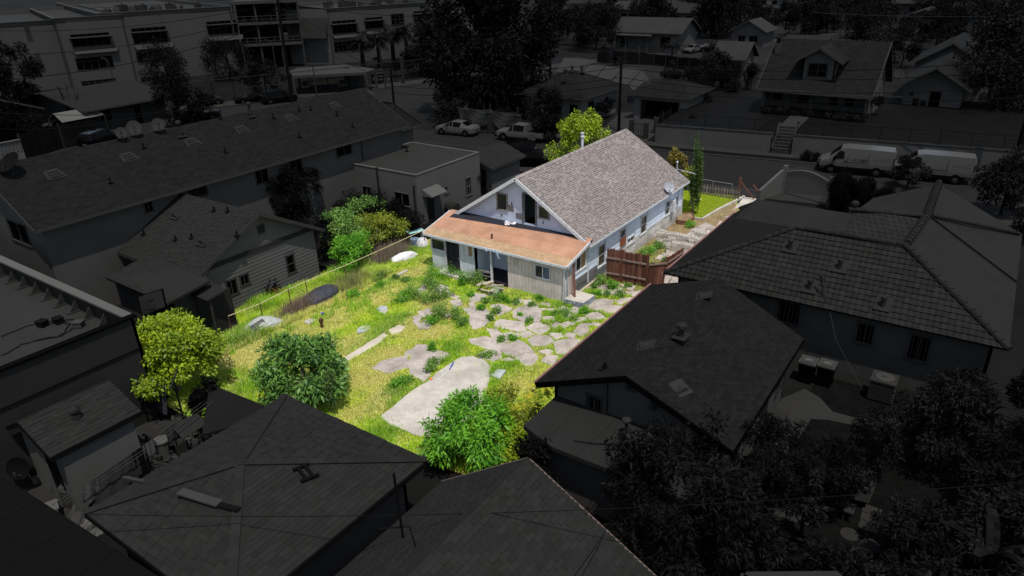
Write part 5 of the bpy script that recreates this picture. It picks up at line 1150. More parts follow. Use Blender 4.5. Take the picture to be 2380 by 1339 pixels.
# ------------------------------------------------------------------ near shed with turbine vent, clothes line yard
SH = house('garden_shed','small shed with mottled shingle roof and a round turbine vent, lower left','shed',6.55,8.95,22.6,25.45,0,2.62,3.25,'x',over=.13,over_g=.3,roof=DK['roof_m'],wm=DK['white'],ridge=24.25,fascia=DK['steel_d'],cover=CV(.42,.17,(0,1)),ops={'-x': [(1.55,2.3,.05,2.0,'door')]},n_ind=300)
P = onplane(180,975,Vector((7,22.75,2.66)),Vector((0,-(3.25-2.62)/(24.25-22.75),1)))
t = thing('turbine_vent','finned spherical turbine vent on the shed roof','roof vent',P); b = MB(P); b.box(P,(.42,.42,.03)); b.lathe(P,[(.15,-.1),(.15,.22)],14); b.build('base',DK['metal'],t)
for k in range(16):
    a = 6.283*k/16; b = MB(P); d0 = Vector((math.cos(a),math.sin(a),0)); d1 = Vector((math.cos(a+.45),math.sin(a+.45),0)); V = []
    for j in range(5): f = j/4; rr = .17*math.sin(.35+f*2.3)+.02; dd = d0.lerp(d1,f).normalized(); V += [P+dd*rr+Vector((0,0,.22+.28*f)),P+(Matrix.Rotation(.3,3,'Z') @ dd)*rr*.93+Vector((0,0,.22+.28*f))]
    b.mesh(V,[(2*j,2*j+1,2*j+3,2*j+2) for j in range(4)]); b.build('fin',DK['metal'],t)
b = MB(P); b.lathe(P+Vector((0,0,.48)),[(.09,0),(.06,.03),(.01,.04)],10); b.build('cap',DK['metal'],t)
dish('grey satellite dish leaning on the shed wall at the lower left',G(50,1100,.8),.42,(-.7,-.7,.25),DK['steel_d'],.25,pm=DK['metal'])
c = G(88,1120,0); b = MB(); b.lathe((0,0,0),[(.14,0),(.19,.35),(.21,.35),(.21,.4)],12); obj1('bucket','dark bucket on a white one at the near shed corner','bucket',b,DK['steel_d'],c+Vector((0,0,.35))); b = MB(); b.lathe((0,0,0),[(.14,0),(.18,.34)],12); obj1('bucket','white bucket under the dark one at the near shed corner','bucket',b,DK['white'],c)
# clothes line with laundry
l0,l1 = G(120,1175,2.0),G(470,935,2.1)
t = thing('clothes_line','clothes lines on a T-post running beside the shed','clothes line',G(400,985)); O = t.location
b = MB(O)
for k in range(3): off = Vector((.12*k,-.15*k,0)); b.tube([l0+off,l0.lerp(l1,.5)+off-Vector((0,0,.12)),l1+off],.012,4)
b.build('line',DK['line'],t); b = MB(O); pt = G(430,985); b.bar(pt,pt+Vector((0,0,2.1)),.06,.06); b.bar(pt+Vector((-.5,-.6,2.1)),pt+Vector((.5,.5,2.1)),.06,.05); b.bar(pt+Vector((-.35,-.4,2.1)),pt+Vector((0,0,1.5)),.03,.03); b.build('post',DK['metal'],t)
cl = [(.30,.75,'wide grey towel','grey',1.0),(.44,.5,'pale shirt','cloth',.85),(.52,.35,'dark trousers','steel_d',1.0),(.20,.4,'crumpled white sheet','white',.5),(.75,.35,'pale cloth','cloth',.6),(.58,.3,'small white shirt','white',.6)]
for i,(f,w_,lb,m,hh) in enumerate(cl):
    p = l0.lerp(l1,f)-Vector((0,0,.08)); d = (l1-l0).normalized(); w_ *= 1.35; hh *= 1.1; b = MB(); V = []; n = 7
    for j in range(4):
        for k in range(n): s = (k/(n-1)-.5)*w_; V.append(d*s*(1+.05*j)+Vector((0,-.015*math.sin(k*2.2+j)-.02,-hh*j/3+.02*math.sin(k*3))))
    b.mesh(V,[(j*n+k,j*n+k+1,(j+1)*n+k+1,(j+1)*n+k) for j in range(3) for k in range(n-1)]); obj1('laundry',lb+' hanging on the clothes line beside the shed','laundry',b,DK[m],p)
JUNK = [(150,1130,.4,'potted leafy plant'),(185,1165,.5,'tipped wooden crate'),(215,1120,.35,'stack of white bags'),(250,1120,.4,'small dark cabinet'),(300,1090,.45,'pale bundle of cloth'),(320,1105,.35,'dark basket'),(335,1065,.3,'white tub'),(370,1040,.45,'grey suitcase'),(385,1060,.4,'dark bin'),(405,1025,.3,'white sack'),(350,1030,.35,'pile of boards'),(420,1050,.35,'grey box'),(440,1035,.3,'low crate'),(170,1210,.4,'white board'),(190,1225,.4,'crushed bag'),(215,1235,.35,'grey bag'),(130,1205,.35,'pale box'),(20,1080,.45,'heap of scrap'),(10,1100,.4,'bent grating'),(300,1050,.3,'dark pot'),(265,1085,.35,'blue-grey tub'),(450,1010,.35,'pale plank pile')]
pos_w = ['beside the shed','under the clothes line','near the dark canopy','by the hip-roof house gutter','at the left frame edge']
for i,(px,py,s,lb) in enumerate(JUNK):
    s *= 1.35
    b = MB(); R_ = random.Random(i)
    if 'bag' in lb or 'sack' in lb or 'bundle' in lb or 'heap' in lb or 'plant' in lb:
        o = mound('junk_bag',lb+' in the cluttered yard '+pos_w[i % 4 if px > 30 else 4],G(px,py),s*.8,s*.6,s*1.1,DK['white' if i % 2 else 'cloth'],rz=i,sd=i+20,cat='junk',nz=.3); continue
    if 'tub' in lb or 'bin' in lb or 'pot' in lb or 'basket' in lb: b.lathe((0,0,0),[(s*.35,0),(s*.5,s*1.3),(s*.55,s*1.3),(s*.55,s*1.4)],10)
    elif 'board' in lb or 'plank' in lb or 'grating' in lb:
        for k in range(5): b.box((R_.gauss(0,.08),R_.gauss(0,.08),.05+k*.05),(s*2.2,.14,.03),rz=R_.gauss(.6,.3),t=R_.random())
    else:
        b.box((0,0,s*.55),(s*1.2,s*.8,s*1.1),rz=R_.random()*3,t=R_.random()); b.box((0,0,s*1.12),(s*1.25,s*.85,.04),rz=R_.random()*3)
    obj1('junk_item',lb+' in the cluttered yard '+pos_w[i % 4 if px > 30 else 4],'junk',b,DK[('white','cloth','grey','mid')[i % 4]],G(px,py))
c = G(440,1010); t = thing('small_canopy','small dark sloping canopy among the clutter beside the hip roof','canopy',c); q = [G(399,992,1.9),G(425,1020,1.6),G(484,983,1.6),G(457,960,1.9)]; b = MB(c); slab(b,q,.05); b.build('canopy_sheet',DK['mid'],t)
for p in q: b = MB(c); b.bar((p.x,p.y,0),(p.x,p.y,p.z-.04),.04,.04); b.build('leg',DK['metal'],t)
a,e,R_ = G(215,1190),G(505,985),random.Random(8); b = MB(); ax_ = (e-a); nrm_ = Vector((-ax_.y,ax_.x,0)).normalized()
for k in range(420):
    p = a+ax_*R_.random()+nrm_*R_.uniform(-.5,1.3)-a; h_ = R_.uniform(.05,.75)*R_.random(); s = R_.uniform(.06,.32); p.z = h_
    b.box(p,(s*R_.uniform(.5,2),s*R_.uniform(.3,1),R_.choice((.02,.05,s*.6))),rz=R_.uniform(0,3),rx=R_.gauss(0,.5),ry=R_.gauss(0,.4),t=R_.random())
o = b.build('clutter',DK['junk']); o.location = a; kind(o,'stuff'); tag(o,'heaped household clutter between the shed and the hip roof','clutter')
# low flat dark roof between the yard and the hip roof
t = thing('lean_to','low flat dark roof between the yard grass and the hip-roof house','lean-to',G(560,940)); O = t.location
q = [G(487,892,2.0),G(614,942,2.0),G(560,985,2.0),G(470,1010,2.0)]; b = MB(O); slab(b,q,.10); b.build('roof',DK['roof_d'],t)
b = MB(O)
for p in q: b.bar((p.x,p.y,0),(p.x,p.y,1.9),.1,.1)
b.build('post',DK['wood'],t)
# ------------------------------------------------------------------ near hip-roof house (bottom left)
apx = Vector((8.85,15.25,0)); 
hx0,hx1,hy0,hy1,hz = 5.45,12.3,12.0,18.5,3.0
best = min((abs((CPOS+ray(559,1076)*k)[0]-8.6)+abs((CPOS+ray(559,1076)*k)[1]-15.25),k) for k in np.linspace(4,30,600)); apz = (CPOS+ray(559,1076)*best[1]); 
ap = Vector(apz); 
t = thing('hip_roof_house','grey hip-roofed house with boards lying on its shingles, bottom left','house',(8.85,15.2,0)); O = t.location
cs = [Vector((hx0,hy1,hz)),Vector((hx0,hy0,hz)),Vector((hx1,hy0,hz)),Vector((hx1,hy1,hz))]
for i in range(4):
    a,b2 = cs[i],cs[(i+1) % 4]; rb = MB(O); slab(rb,[a,b2,ap],.08); rb.build('roof',DK['roof_m'],t)
    covering(t,[a,b2,ap],(a,b2),'shingle',DK['roof_m'],.34,.15,.016,150 if i in (0,2) else 0)
b = MB(O)
for c_ in cs:
    n_ = 14
    for k in range(n_): p = c_.lerp(ap,k/n_); q = c_.lerp(ap,(k+1.1)/n_); b.bar(p+Vector((0,0,.035)),q+Vector((0,0,.03)),.24,.02,t=random.random())
kind(b.build('ridge_cap',DK['roof_m'],t),'stuff')
b = MB(O)
for i in range(4): b.bar(cs[i]+Vector((0,0,-.1)),cs[(i+1) % 4]+Vector((0,0,-.1)),.06,.16)
b.build('gutter',DK['steel_d'],t)
b = MB(O); wall(b,(hx0+.5,hy1-.5),(hx0+.5,hy0+.5),-.1,lambda s: 2.9,[]); wall(b,(hx0+.5,hy0+.5),(hx1-.5,hy0+.5),-.1,lambda s: 2.9,[]); wall(b,(hx1-.5,hy0+.5),(hx1-.5,hy1-.5),-.1,lambda s: 2.9,[]); wall(b,(hx1-.5,hy1-.5),(hx0+.5,hy1-.5),-.1,lambda s: 2.9,[]); b.build('wall',DK['cream'],t)
def onhip(px,py):
    r = ray(px,py)
    for i in (0,1,2,3):
        a,b2 = cs[i],cs[(i+1) % 4]; n = (b2-a).cross(ap-a); p = onplane(px,py,a,n)
        u,v = (b2-a),(ap-a); w_ = p-a; d00,d01,d11,d20,d21 = u.dot(u),u.dot(v),v.dot(v),w_.dot(u),w_.dot(v); dn = d00*d11-d01*d01; f = (d11*d20-d01*d21)/dn; g = (d00*d21-d01*d20)/dn
        if f >= -.01 and g >= -.01 and f+g <= 1.01: return p
    return p
a,e = onhip(420,1150)+Vector((0,0,.12)),onhip(557,1193)+Vector((0,0,.12)); t2 = thing('roof_plank','long pale plank lying on the hip roof with a dark board end','plank',a)
m_ = a.lerp(e,.68); b = MB(a); b.bar(a,m_,.26,.05); b.build('board',DK['cloth'],t2); b = MB(a); b.bar(m_-Vector((0,0,.03)),e,.16,.04); b.build('board',DK['steel_d'],t2); b = MB(a); b.bar(onhip(415,1162)+Vector((0,0,.05)),onhip(440,1140)+Vector((0,0,.05)),.07,.05); b.build('board',DK['steel_d'],t2)
t2 = thing('roof_frame','small crossed timber frame lying near the hip roof ridge','timber frame',onhip(712,1100)); b = MB(t2.location)
for (x0,y0,x1,y1) in ((682,1098,718,1083),(700,1124,742,1108),(692,1092,716,1122),(708,1086,732,1116)): b.bar(onhip(x0,y0)+Vector((0,0,.08)),onhip(x1,y1)+Vector((0,0,.08)),.08,.06)
b.build('bar',DK['wood'],t2)
a = onhip(335,1122)+Vector((0,0,.05)); b = MB(); b.bar((0,0,0),onhip(288,1114)+Vector((0,0,.08))-a,.1,.05); obj1('gutter_board','short pale board sticking over the hip roof gutter','board',b,DK['cloth'],a)
c = PX(935,1255,10.2); cc = onhip(937,1250); t2 = thing('antenna_mast','thin dark mast with a crossbar at the right slope of the hip roof','antenna',cc); b = MB(cc); b.tube([cc,PX(915,1100,cc.x-.1)],.025,6); b.build('mast',DK['steel_d'],t2); b = MB(cc); b.tube([cc+Vector((-.3,.3,.3)),cc+Vector((.1,-.1,.25)),cc+Vector((.0,-.3,-.05))],.02,5); b.build('bracket',DK['steel_d'],t2)
# ------------------------------------------------------------------ near gabled house (bottom centre)
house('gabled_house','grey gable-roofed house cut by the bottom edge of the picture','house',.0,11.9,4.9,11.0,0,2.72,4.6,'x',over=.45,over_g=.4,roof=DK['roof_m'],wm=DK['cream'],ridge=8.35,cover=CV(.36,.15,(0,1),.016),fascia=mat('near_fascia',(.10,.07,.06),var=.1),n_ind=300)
# ------------------------------------------------------------------ right near house with attached flat roof
NR = thing('dark_gabled_house','dark brown-black shingled gable house with a barred gable window, right of the yard','house',(22,8.1,0)); O = NR.location
nx0,nx1,ny0,ny1,nzr,nze,nyr = 17.6,26.3,4.55,11.55,4.42,3.0,8.15
PA = [Vector((nx0,ny0,nze-.02)),Vector((nx1-.6,ny0,nze-.02)),Vector((nx1,nyr,nzr)),Vector((nx0,nyr,nzr))]; PB = [Vector((nx1+.9,ny1,nze)),Vector((nx0,ny1,nze)),Vector((nx0,nyr,nzr)),Vector((nx1,nyr,nzr))]
for Q in (PA,PB): rb = MB(O); slab(rb,Q,.08); rb.build('roof',DK['roof_d'],NR)
covering(NR,PA,(PA[0],PA[1]),'shingle',DK['roof_d'],.34,.15,.016,300); covering(NR,PB,(PB[1],PB[0]),'shingle',DK['roof_d'],.34,.15,.016,0)
rb = MB(O); slab(rb,[PB[0]-Vector((.9,0,0)),PB[0],PB[3]],.08); rb.build('roof',DK['roof_d'],NR)
rb = MB(O); rb.bar(PA[0]+Vector((-.02,0,-.1)),PA[3]+Vector((-.02,0,-.1)),.06,.2); rb.bar(PB[1]+Vector((-.02,0,-.1)),PB[2]+Vector((-.02,0,-.1)),.06,.2); rb.bar(PA[0]-Vector((0,0,.1)),PA[1]-Vector((0,0,.1)),.05,.16); rb.build('rake_board',DK['black'],NR)
rb = MB(O); rb.bar(PB[1]+Vector((0,.045,.0)),PB[0]+Vector((0,.045,.0)),.06,.13); rb.build('fascia',M['fascia_red'],NR)
A_,B_ = (18.1,11.1),(18.1,5.0); on = OPX(A_,B_,[(1364,920,1401,963,'bars'),(1457,878,1478,908,'vent')])
tf = lambda s: nze+(nzr-nze)*(1-abs((11.1-s)-nyr)/3.4)-.08
rb = MB(O); wall(rb,A_,B_,-.1,tf,[o[:4] for o in on],brk=(11.1-nyr,)); wall(rb,(18.1,5.0),(25.6,5.0),-.1,lambda s: 2.95,[(4.2,5.2,.5,2.3),(1.2,1.8,1.0,2.0),(2.4,3.0,1.0,2.0),(6.2,6.9,1,2.1)]); wall(rb,(25.6,5.0),(25.6,11.1),-.1,tf,[],brk=(nyr-5,)); wall(rb,(25.6,11.1),(18.1,11.1),-.1,lambda s: 2.95,[]); rb.build('wall',DK['cream'],NR)
for o in on: window(NR,A_,B_,*o,DK['trim'],DK['win'])
for o in ((4.2,5.2,.5,2.3,'bardoor'),(1.2,1.8,1.0,2.0,'bars'),(2.4,3.0,1.0,2.0,'bars'),(6.2,6.9,1,2.1,'bars')): window(NR,(18.1,5.0),(25.6,5.0),*o,DK['trim'],DK['win'])
s,z = WS(1408,950,A_,B_); rb = MB(O); rb.bar((18.04,11.1-s,2.4),(18.04,11.1-s,3.95),.12,.12); rb.build('downpipe',DK['grey'],NR)
nA_ = Vector((0,-(nzr-nze)/(nyr-ny0),1)); nB_ = Vector((0,(nzr-nze)/(ny1-nyr),1))
vent_hood(onplane(1488,808,PB[1],nB_),'half-round vent hood low on the left slope of the dark roof',.24,(-.3,.9),DK['roof_l']); vent_hood(onplane(1624,692,PB[1],nB_),'half-round vent hood near the top end of the dark roof left slope',.24,(-.3,.9),DK['roof_l'])
vent_hood(onplane(1590,915,PA[0],nA_),'pale half-round vent hood on the right slope of the dark roof',.22,(-.4,-.9),DK['roof_p'])
roof_pipe(onplane(1583,782,Vector((18,nyr,nzr)),Vector((0,0,1))),'capped pale flue on the ridge of the dark roof',.35,.1,DK['roof_l'],True)
roof_pipe(onplane(1406,858,PB[1],nB_),'small dark vent pipe low on the left slope of the dark roof',.25,.06)
s,z = WS(1521,940,A_,B_); t = thing('wall_lamp','pale bell-shaped lamp hanging on the dark gable wall','lamp',(17.9,11.1-s,z)); b = MB(t.location); b.lathe(t.location,[(.13,-.06),(.15,-.02),(.07,.1),(.06,.28),(.02,.32)],12); b.build('lamp_shade',DK['roof_p'],t); b = MB(t.location); b.bar(t.location+Vector((0,0,.2)),t.location+Vector((.2,0,.3)),.04,.04); b.build('bracket',DK['steel_d'],t)
zfl = 2.4; t = thing('flat_extension','flat-roofed extension in front of the dark gable house with a mushroom vent on it','house extension',(16.5,8.5,0)); O = t.location
q = [Vector((18.05,11.0,zfl)),Vector((15.95,11.0,zfl)),Vector((15.5,9.6,zfl)),Vector((15.5,5.0,zfl)),Vector((18.05,5.0,zfl))]; b = MB(O); slab(b,q,.15); b.build('roof',DK['roof_l'],t)
b = MB(O); b.box((16.9,8.0,1.1),(2.0,5.6,2.25)); b.build('wall',DK['cream'],t)
for i,y in enumerate((6.9,8.7,10.0)): b = MB(O); b.bar((15.55,y,zfl+.006),(18.0,y-.1,zfl+.006),.03,.012); b.build('roof_seam',DK['roof_m'],t)
P = G(1455,1010,zfl); t = thing('mushroom_vent','white mushroom-capped flue on the flat extension','vent pipe',P); b = MB(P); b.lathe(P,[(.10,0),(.055,.03),(.055,.55)],10); b.build('pipe',DK['roof_p'],t); b = MB(P); b.lathe(P+Vector((0,0,.52)),[(.14,0),(.15,.04),(.14,.08),(.02,.09)],14); b.build('cap',DK['roof_p'],t)
P = G(1446,1018,zfl); b = MB(); b.box((0,0,.04),(.15,.15,.08)); b.bar((0,0,.1),(.25,0,.16),.03,.03); obj1('roof_tap','small pipe fitting on the flat extension roof','pipe fitting',b,DK['roof_p'],P)
a = G(1334,1022,zfl+.08); pts = [G(x,y,zfl+.08)-a for x,y in ((1334,1022),(1380,1029),(1440,1031),(1500,1029),(1540,1025))]; b = MB(); b.tube(pts,.025,6); obj1('conduit','long thin pale conduit curving over the flat extension roof','pipe',b,DK['roof_l'],a)
# ------------------------------------------------------------------ clay-tile house on the right
TH = thing('tile_roof_house','single-storey house with a large wavy clay tile roof and barred windows, right','house',(33,5,0)); O = TH.location
T1 = [Vector((28.7,11.6,3.0)),Vector((28.7,-1.95,3.0)),G(2090,570,5.1),G(1850,530,5.1)]
n1 = (T1[1]-T1[0]).cross(T1[3]-T1[0])
T1[2] = onplane(2092,570,T1[0],n1)
rb = MB(O); slab(rb,T1,.1); rb.build('roof',DK['roof_d'],TH)
covering(TH,T1,(T1[0],T1[1]),'roof_tile',DK['tile'],.235,.27,.045,300,wavy=True,gap=.004)
r0,r1 = T1[3],T1[2]; zt_h = r0.z; r1 = Vector((r0.x,2.3,zt_h)); T1[2] = r1
def smooth_slope(Q,ev,wv=.3,ee=.38,th=.04): covering(TH,Q,ev,'roof_tile',DK['tile'],wv,ee,th,0,wavy=True,gap=.004)
def caprow(a,b2,nm='ridge_tile',rr=.13):
    L = (b2-a).length; n = int(L/.36)
    for k in range(n):
        p,q = a.lerp(b2,k/n),a.lerp(b2,(k+1.12)/n); b = MB(O); b.tube([p+Vector((0,0,.06)),q+Vector((0,0,.03))],[rr,rr*.82],8,t=random.random()); b.build(nm,DK['tile'],TH)
zc = zt_h+.02; nC = Vector((-.10,0,1)); P0C = Vector((r0.x+.05,0,zc))
C1 = [onplane(1709,507,P0C,nC),Vector((r0.x+.05,2.3,zc)),Vector((36.4,2.3,0)),onplane(1759,463,P0C,nC)]; C1[2].x = C1[3].x; C1[2].z = C1[3].z
L3 = [Vector((28.7,11.6,3.0)),Vector((38.6,11.6,3.0)),Vector((C1[3].x,C1[3].y,C1[3].z)),C1[0],r0]
for q in ([L3[0],L3[3],r0],[L3[0],L3[1],L3[2],L3[3]]): rb = MB(O); slab(rb,q,.06); rb.build('roof',DK['roof_d'],TH)
rb = MB(O); slab(rb,C1,.12); rb.build('roof',DK['tile'],TH)
ym_ = 4.9; smooth_slope([C1[0],Vector((C1[1].x,ym_,zc)),Vector((C1[2].x,ym_,C1[2].z)),C1[3]],(C1[0],C1[1]),.22,3.0,.02)
smooth_slope([Vector((C1[1].x,ym_,zc+.04)),C1[1]+Vector((0,0,.04)),C1[2]+Vector((.6,0,.09)),Vector((C1[2].x+.6,ym_,C1[2].z+.09))],(Vector((C1[1].x,ym_,zc)),C1[1]),.26,.45,.02)
E0 = G(2182,428,zt_h+.1); X1 = G(2155,503,zt_h+.12)
R3 = [Vector((28.7,-1.95,3.0)),Vector((35.5,-1.95,3.0)),X1,r1]
rb = MB(O); slab(rb,R3,.1); rb.build('roof',DK['tile'],TH)
R4 = [Vector((35.5,-1.95,3.02)),G(2376,545,3.0),E0,X1+Vector((0,0,.02))]; rb = MB(O); slab(rb,R4,.1); rb.build('roof',DK['tile'],TH)
b = MB(O); b.bar(Vector((35.6,-1.95,3.06)),X1+Vector((.1,0,.06)),.05,.05); b.build('roof_seam',DK['steel_d'],TH)
caprow(T1[0],T1[3]); caprow(T1[1],T1[2]); caprow(T1[3],C1[1]); caprow(C1[1]+Vector((0,0,.04)),X1+Vector((0,0,.04)),rr=.2); caprow(X1+Vector((0,0,.04)),E0+Vector((0,0,.04)),rr=.2)
G3 = [G(2152,506,zt_h+.1),G(1985,486,zt_h-.3),G(2030,460,3.6),E0]; G3 = [X1,Vector((X1.x+.5,5.6,4.2)),G(2030,460,4.0),E0]; rb = MB(O); slab(rb,G3[:3],.08); slab(rb,[G3[0],G3[2],G3[3]],.08); rb.build('roof',DK['tile'],TH)
caprow(X1+Vector((-.3,0,.05)),G(1975,488,C1[2].z+.15),rr=.12); caprow(X1+Vector((.1,-.2,.0)),G(2370,545,3.15),rr=.08)
rb = MB(O); rb.bar(Vector((28.62,11.66,2.96)),Vector((38.7,11.66,2.96)),.07,.14); rb.build('fascia',M['fascia_red'],TH)
A_,B_ = (29.25,11.1),(29.25,-1.5); ot = OPX(A_,B_,[(1806,700,1862,752,'bars'),(1988,750,2034,800,'bars'),(2108,778,2164,840,'bars')])
rb = MB(O); wall(rb,A_,B_,-.1,lambda s: 2.98,[o[:4] for o in ot]); wall(rb,(29.25,-1.5),(42,-1.5),-.1,lambda s: 2.98,[]); wall(rb,(38.2,11.1),(29.25,11.1),-.1,lambda s: 2.98,[]); wall(rb,(42.0,-1.5),(42.0,5.2),-.1,lambda s: 2.98,[]); wall(rb,(42.0,5.2),(38.2,5.2),-.1,lambda s: 2.98,[]); wall(rb,(38.2,5.2),(38.2,11.1),-.1,lambda s: 2.98,[]); rb.build('wall',DK['grey'],TH)
for o in ot: window(TH,A_,B_,*o,DK['trim'],DK['win'])
for i,(px,py,lb) in enumerate(((1950,628,'pale roof jack vent in the middle of the wavy tile slope'),(1880,675,'pale roof jack with stub pipe low on the wavy tile slope'),(2050,716,'pale roof jack vent low on the right of the wavy tile slope'),(1835,582,'pale half-round vent near the left hip of the tile roof'))):
    P = onplane(px,py,T1[0],n1)+Vector((0,0,.06)); t = thing('roof_vent',lb,'roof vent',P); b = MB(P); b.box(P+Vector((.1,0,.08)),(.7,.6,.03),ry=-math.atan(n1.x and .55)); b.build('flashing',DK['roof_l'],t); b = MB(P); b.lathe(P,[(.09,0),(.09,.35),(.13,.35),(.13,.45)],8); b.build('pipe',DK['roof_l'],t)
c = onplane(1915,690,T1[0],n1); t = thing('service_mast','thin electrical service mast at the tile roof eave with a wire','service mast',c); b = MB(c); b.tube([c,c+Vector((.1,.3,.9))],.03,6); b.tube([c+Vector((.1,.3,.9)),c+Vector((-.05,.1,.8))],.04,6); b.build('mast',DK['roof_l'],t); b = MB(c); b.tube([c+Vector((.1,.2,.8)),c+Vector((-.9,-.9,-1.4)),c+Vector((-1.5,-2.3,-3.0))],.01,4); b.build('wire',DK['line'],t)
roof_pipe(G(1688,578,3.9),'thin dark pipe on the left end of the tile roof',.4,.05); roof_pipe(G(1725,575,3.9),'pale capped flue on the left end of the tile roof',.4,.09,DK['mid'],True); roof_pipe(Vector((34.6,4.9,zc+.2)),'capped pipe on the upper tile roof',.45,.09,DK['roof_l'],True)
c = G(1590,668,0); t = thing('ladder','pale ladder leaning under the left corner of the tile eave','ladder',c); b = MB(c)
q0,q1 = PX(1577,662,c.x+1.0),PX(1600,662,c.x+1.0); p0,p1 = PX(1580,633,c.x+1.2),PX(1602,635,c.x+1.2); b.bar(Vector((q0.x,q0.y,.0)),p0,.06,.06); b.bar(Vector((q1.x,q1.y,.0)),p1,.06,.06); b.build('rail',DK['trim'],t)
b = MB(c)
for k in range(1,6): b.bar(Vector((q0.x,q0.y,0)).lerp(p0,k/6),Vector((q1.x,q1.y,0)).lerp(p1,k/6),.04,.04)
b.build('rung',DK['trim'],t)
# bins, air conditioner, steps, hammock awning, garden things
def wheelie(px,py,lb):
    c = G(px,py); t = thing('wheeled_bin',lb,'bin',c,rz=.0); b = MB(c); w0,w1,h = .25,.31,.95
    V = [c+Vector((sx*w,sy*w*1.05,z)) for z,w in ((.05,w0),(h,w1)) for sx,sy in ((-1,-1),(1,-1),(1,1),(-1,1))]; b.mesh(V,[(0,3,2,1),(4,5,6,7),(0,1,5,4),(1,2,6,5),(2,3,7,6),(3,0,4,7)]); b.build('body',DK['black'],t)
    b = MB(c); b.box(c+Vector((-.02,0,h+.04)),(.72,.68,.07)); b.box(c+Vector((-.05,0,h+.09)),(.5,.5,.05)); b.build('lid',DK['grey'],t)
    b = MB(c); b.box(c+Vector((-.08,0,h+.125)),(.18,.26,.01)); b.box(c+Vector((-.27,0,h*.55)),(.01,.2,.05)); b.build('sticker',DK['white'],t)
    for s in (-1,1): b = MB(c); b.lathe(c+Vector((.25,s*.26,.12)),[(.12,-.03),(.12,.03)],10,axis='y'); b.build('wheel',DK['black'],t)
wheelie(1872,885,'wheeled bin with grey lid under the tile eave, left of the pair'); wheelie(1915,893,'wheeled bin with grey lid under the tile eave, right of the pair')
c = G(2046,925); t = thing('air_conditioner','boxy slatted air conditioner unit with round fan top by the tile house wall','air conditioner',c); b = MB(c); b.box(c+Vector((0,0,.45)),(.78,.82,.86)); b.build('core',DK['steel_d'],t)
for k in range(11): b = MB(c); b.box(c+Vector((0,0,.12+k*.07)),(.86,.90,.03)); b.build('louvre',DK['roof_p'],t)
b = MB(c); b.box(c+Vector((0,0,.93)),(.9,.94,.08)); b.build('top',DK['roof_p'],t); b = MB(c); b.lathe(c+Vector((0,0,.97)),[(.36,0),(.36,.03),(.30,.04),(.10,.06),(.09,.1)],18); b.build('fan_grille',DK['grey'],t)
for i,(dx,h) in enumerate(((0,.6),(.35,.4),(.7,.2))): b = MB(); b.box((0,0,h/2),(1.5,.36,h)); obj1('garden_step',('highest','middle','lowest')[i]+' pale concrete step at the right wall of the dark gable house','step',b,DK['walk'],Vector((22.9,4.75-dx,0)))
b = MB(); b.box((0,0,.25),(.7,.9,.5)); b.box((0,0,.52),(.76,.96,.05)); obj1('storage_box','low grey storage box on the paving beside the steps','box',b,DK['mid'],G(1795,985))
c = G(2075,1010); t = thing('garden_canopy','long dark low canopy in the right garden between the trees','canopy',c); b = MB(c); q = [G(2040,970,1.3),G(2150,975,1.3),G(2145,1000,1.2),G(2035,995,1.2)]; slab(b,q,.04); b.build('canopy_sheet',DK['mid'],t); b = MB(c)
for p in q: b.bar((p.x,p.y,0),p,.04,.04)
b.build('post',DK['steel_d'],t)
c = G(1985,1150); t = thing('covered_table','table under a crumpled pale sheet in the right garden','table',c); b = MB(c); V = [c+Vector((x*.55,y*.45,.78+.05*math.sin(x*9+y*5))) for x in (-1,0,1) for y in (-1,0,1)]; b.mesh(V,[(0,1,4,3),(1,2,5,4),(3,4,7,6),(4,5,8,7)])
b.mesh([c+Vector((-.55,-.45,.78)),c+Vector((-.55,.45,.78)),c+Vector((-.66,.5,.25)),c+Vector((-.62,-.5,.35)),c+Vector((.55,-.45,.78)),c+Vector((.6,-.55,.3))],[(0,1,2,3),(0,3,5,4)]); b.build('cover',DK['cloth'],t)
for x in (-.5,.5):
    for y in (-.4,.4): b = MB(c); b.bar(c+Vector((x,y,0)),c+Vector((x,y,.77)),.04,.04); b.build('leg',DK['steel_d'],t)
mound('covered_chair','round chair under a pale cloth left of the covered table',G(1935,1140),.36,.34,.75,DK['cloth'],sd=31)
b = MB(); b.box((0,0,.42),(.5,.3,.05)); 
for x in (-.2,.2):
    for y in (-.12,.12): b.bar((x,y,0),(x,y,.42),.04,.04)
obj1('bench','small pale bench in front of the covered table','bench',b,DK['metal'],G(1970,1205))
for i,(px,py) in enumerate(((2026,1190),(2022,1208),(2018,1226))): b = MB(); b.box((0,0,.03),(.42,.55,.06)); obj1('paving_square','square pale paving stone in the right garden, '+('farthest','middle','nearest')[i]+' of the row of three','paving stone',b,DK['walk'],G(px,py,.01))
for i,(px,py,lb) in enumerate(((1845,1201,'second round stepping stone from the near tree'),(1813,1191,'round stepping stone touching the big tree'),(1885,1213,'third round stepping stone by the leafy sapling'),(1974,1244,'lone round stepping stone below the paving squares'),(2023,1270,'faint round stepping stone at the bottom right hedge'))): b = MB(); b.lathe((0,0,0),[(.27,0),(.29,.04),(.27,.06)],16); obj1('stepping_stone',lb,'paving stone',b,DK['concrete'],G(px,py,.01))
a,e = G(2318,920,1.0),G(2380,945,1.0); t = thing('white_trellis','slatted pale trellis fence at the right edge','fence',G(2318,990)); O = t.location
for k in range(9): b = MB(O); z = .15+k*.13; b.bar((a.x,a.y,z),(e.x,e.y-1,z),.03,.07); b.build('slat',DK['trim'],t)
b = MB(O); b.bar((a.x,a.y,0),(a.x,a.y,1.35),.06,.06); b.build('post',DK['trim'],t)
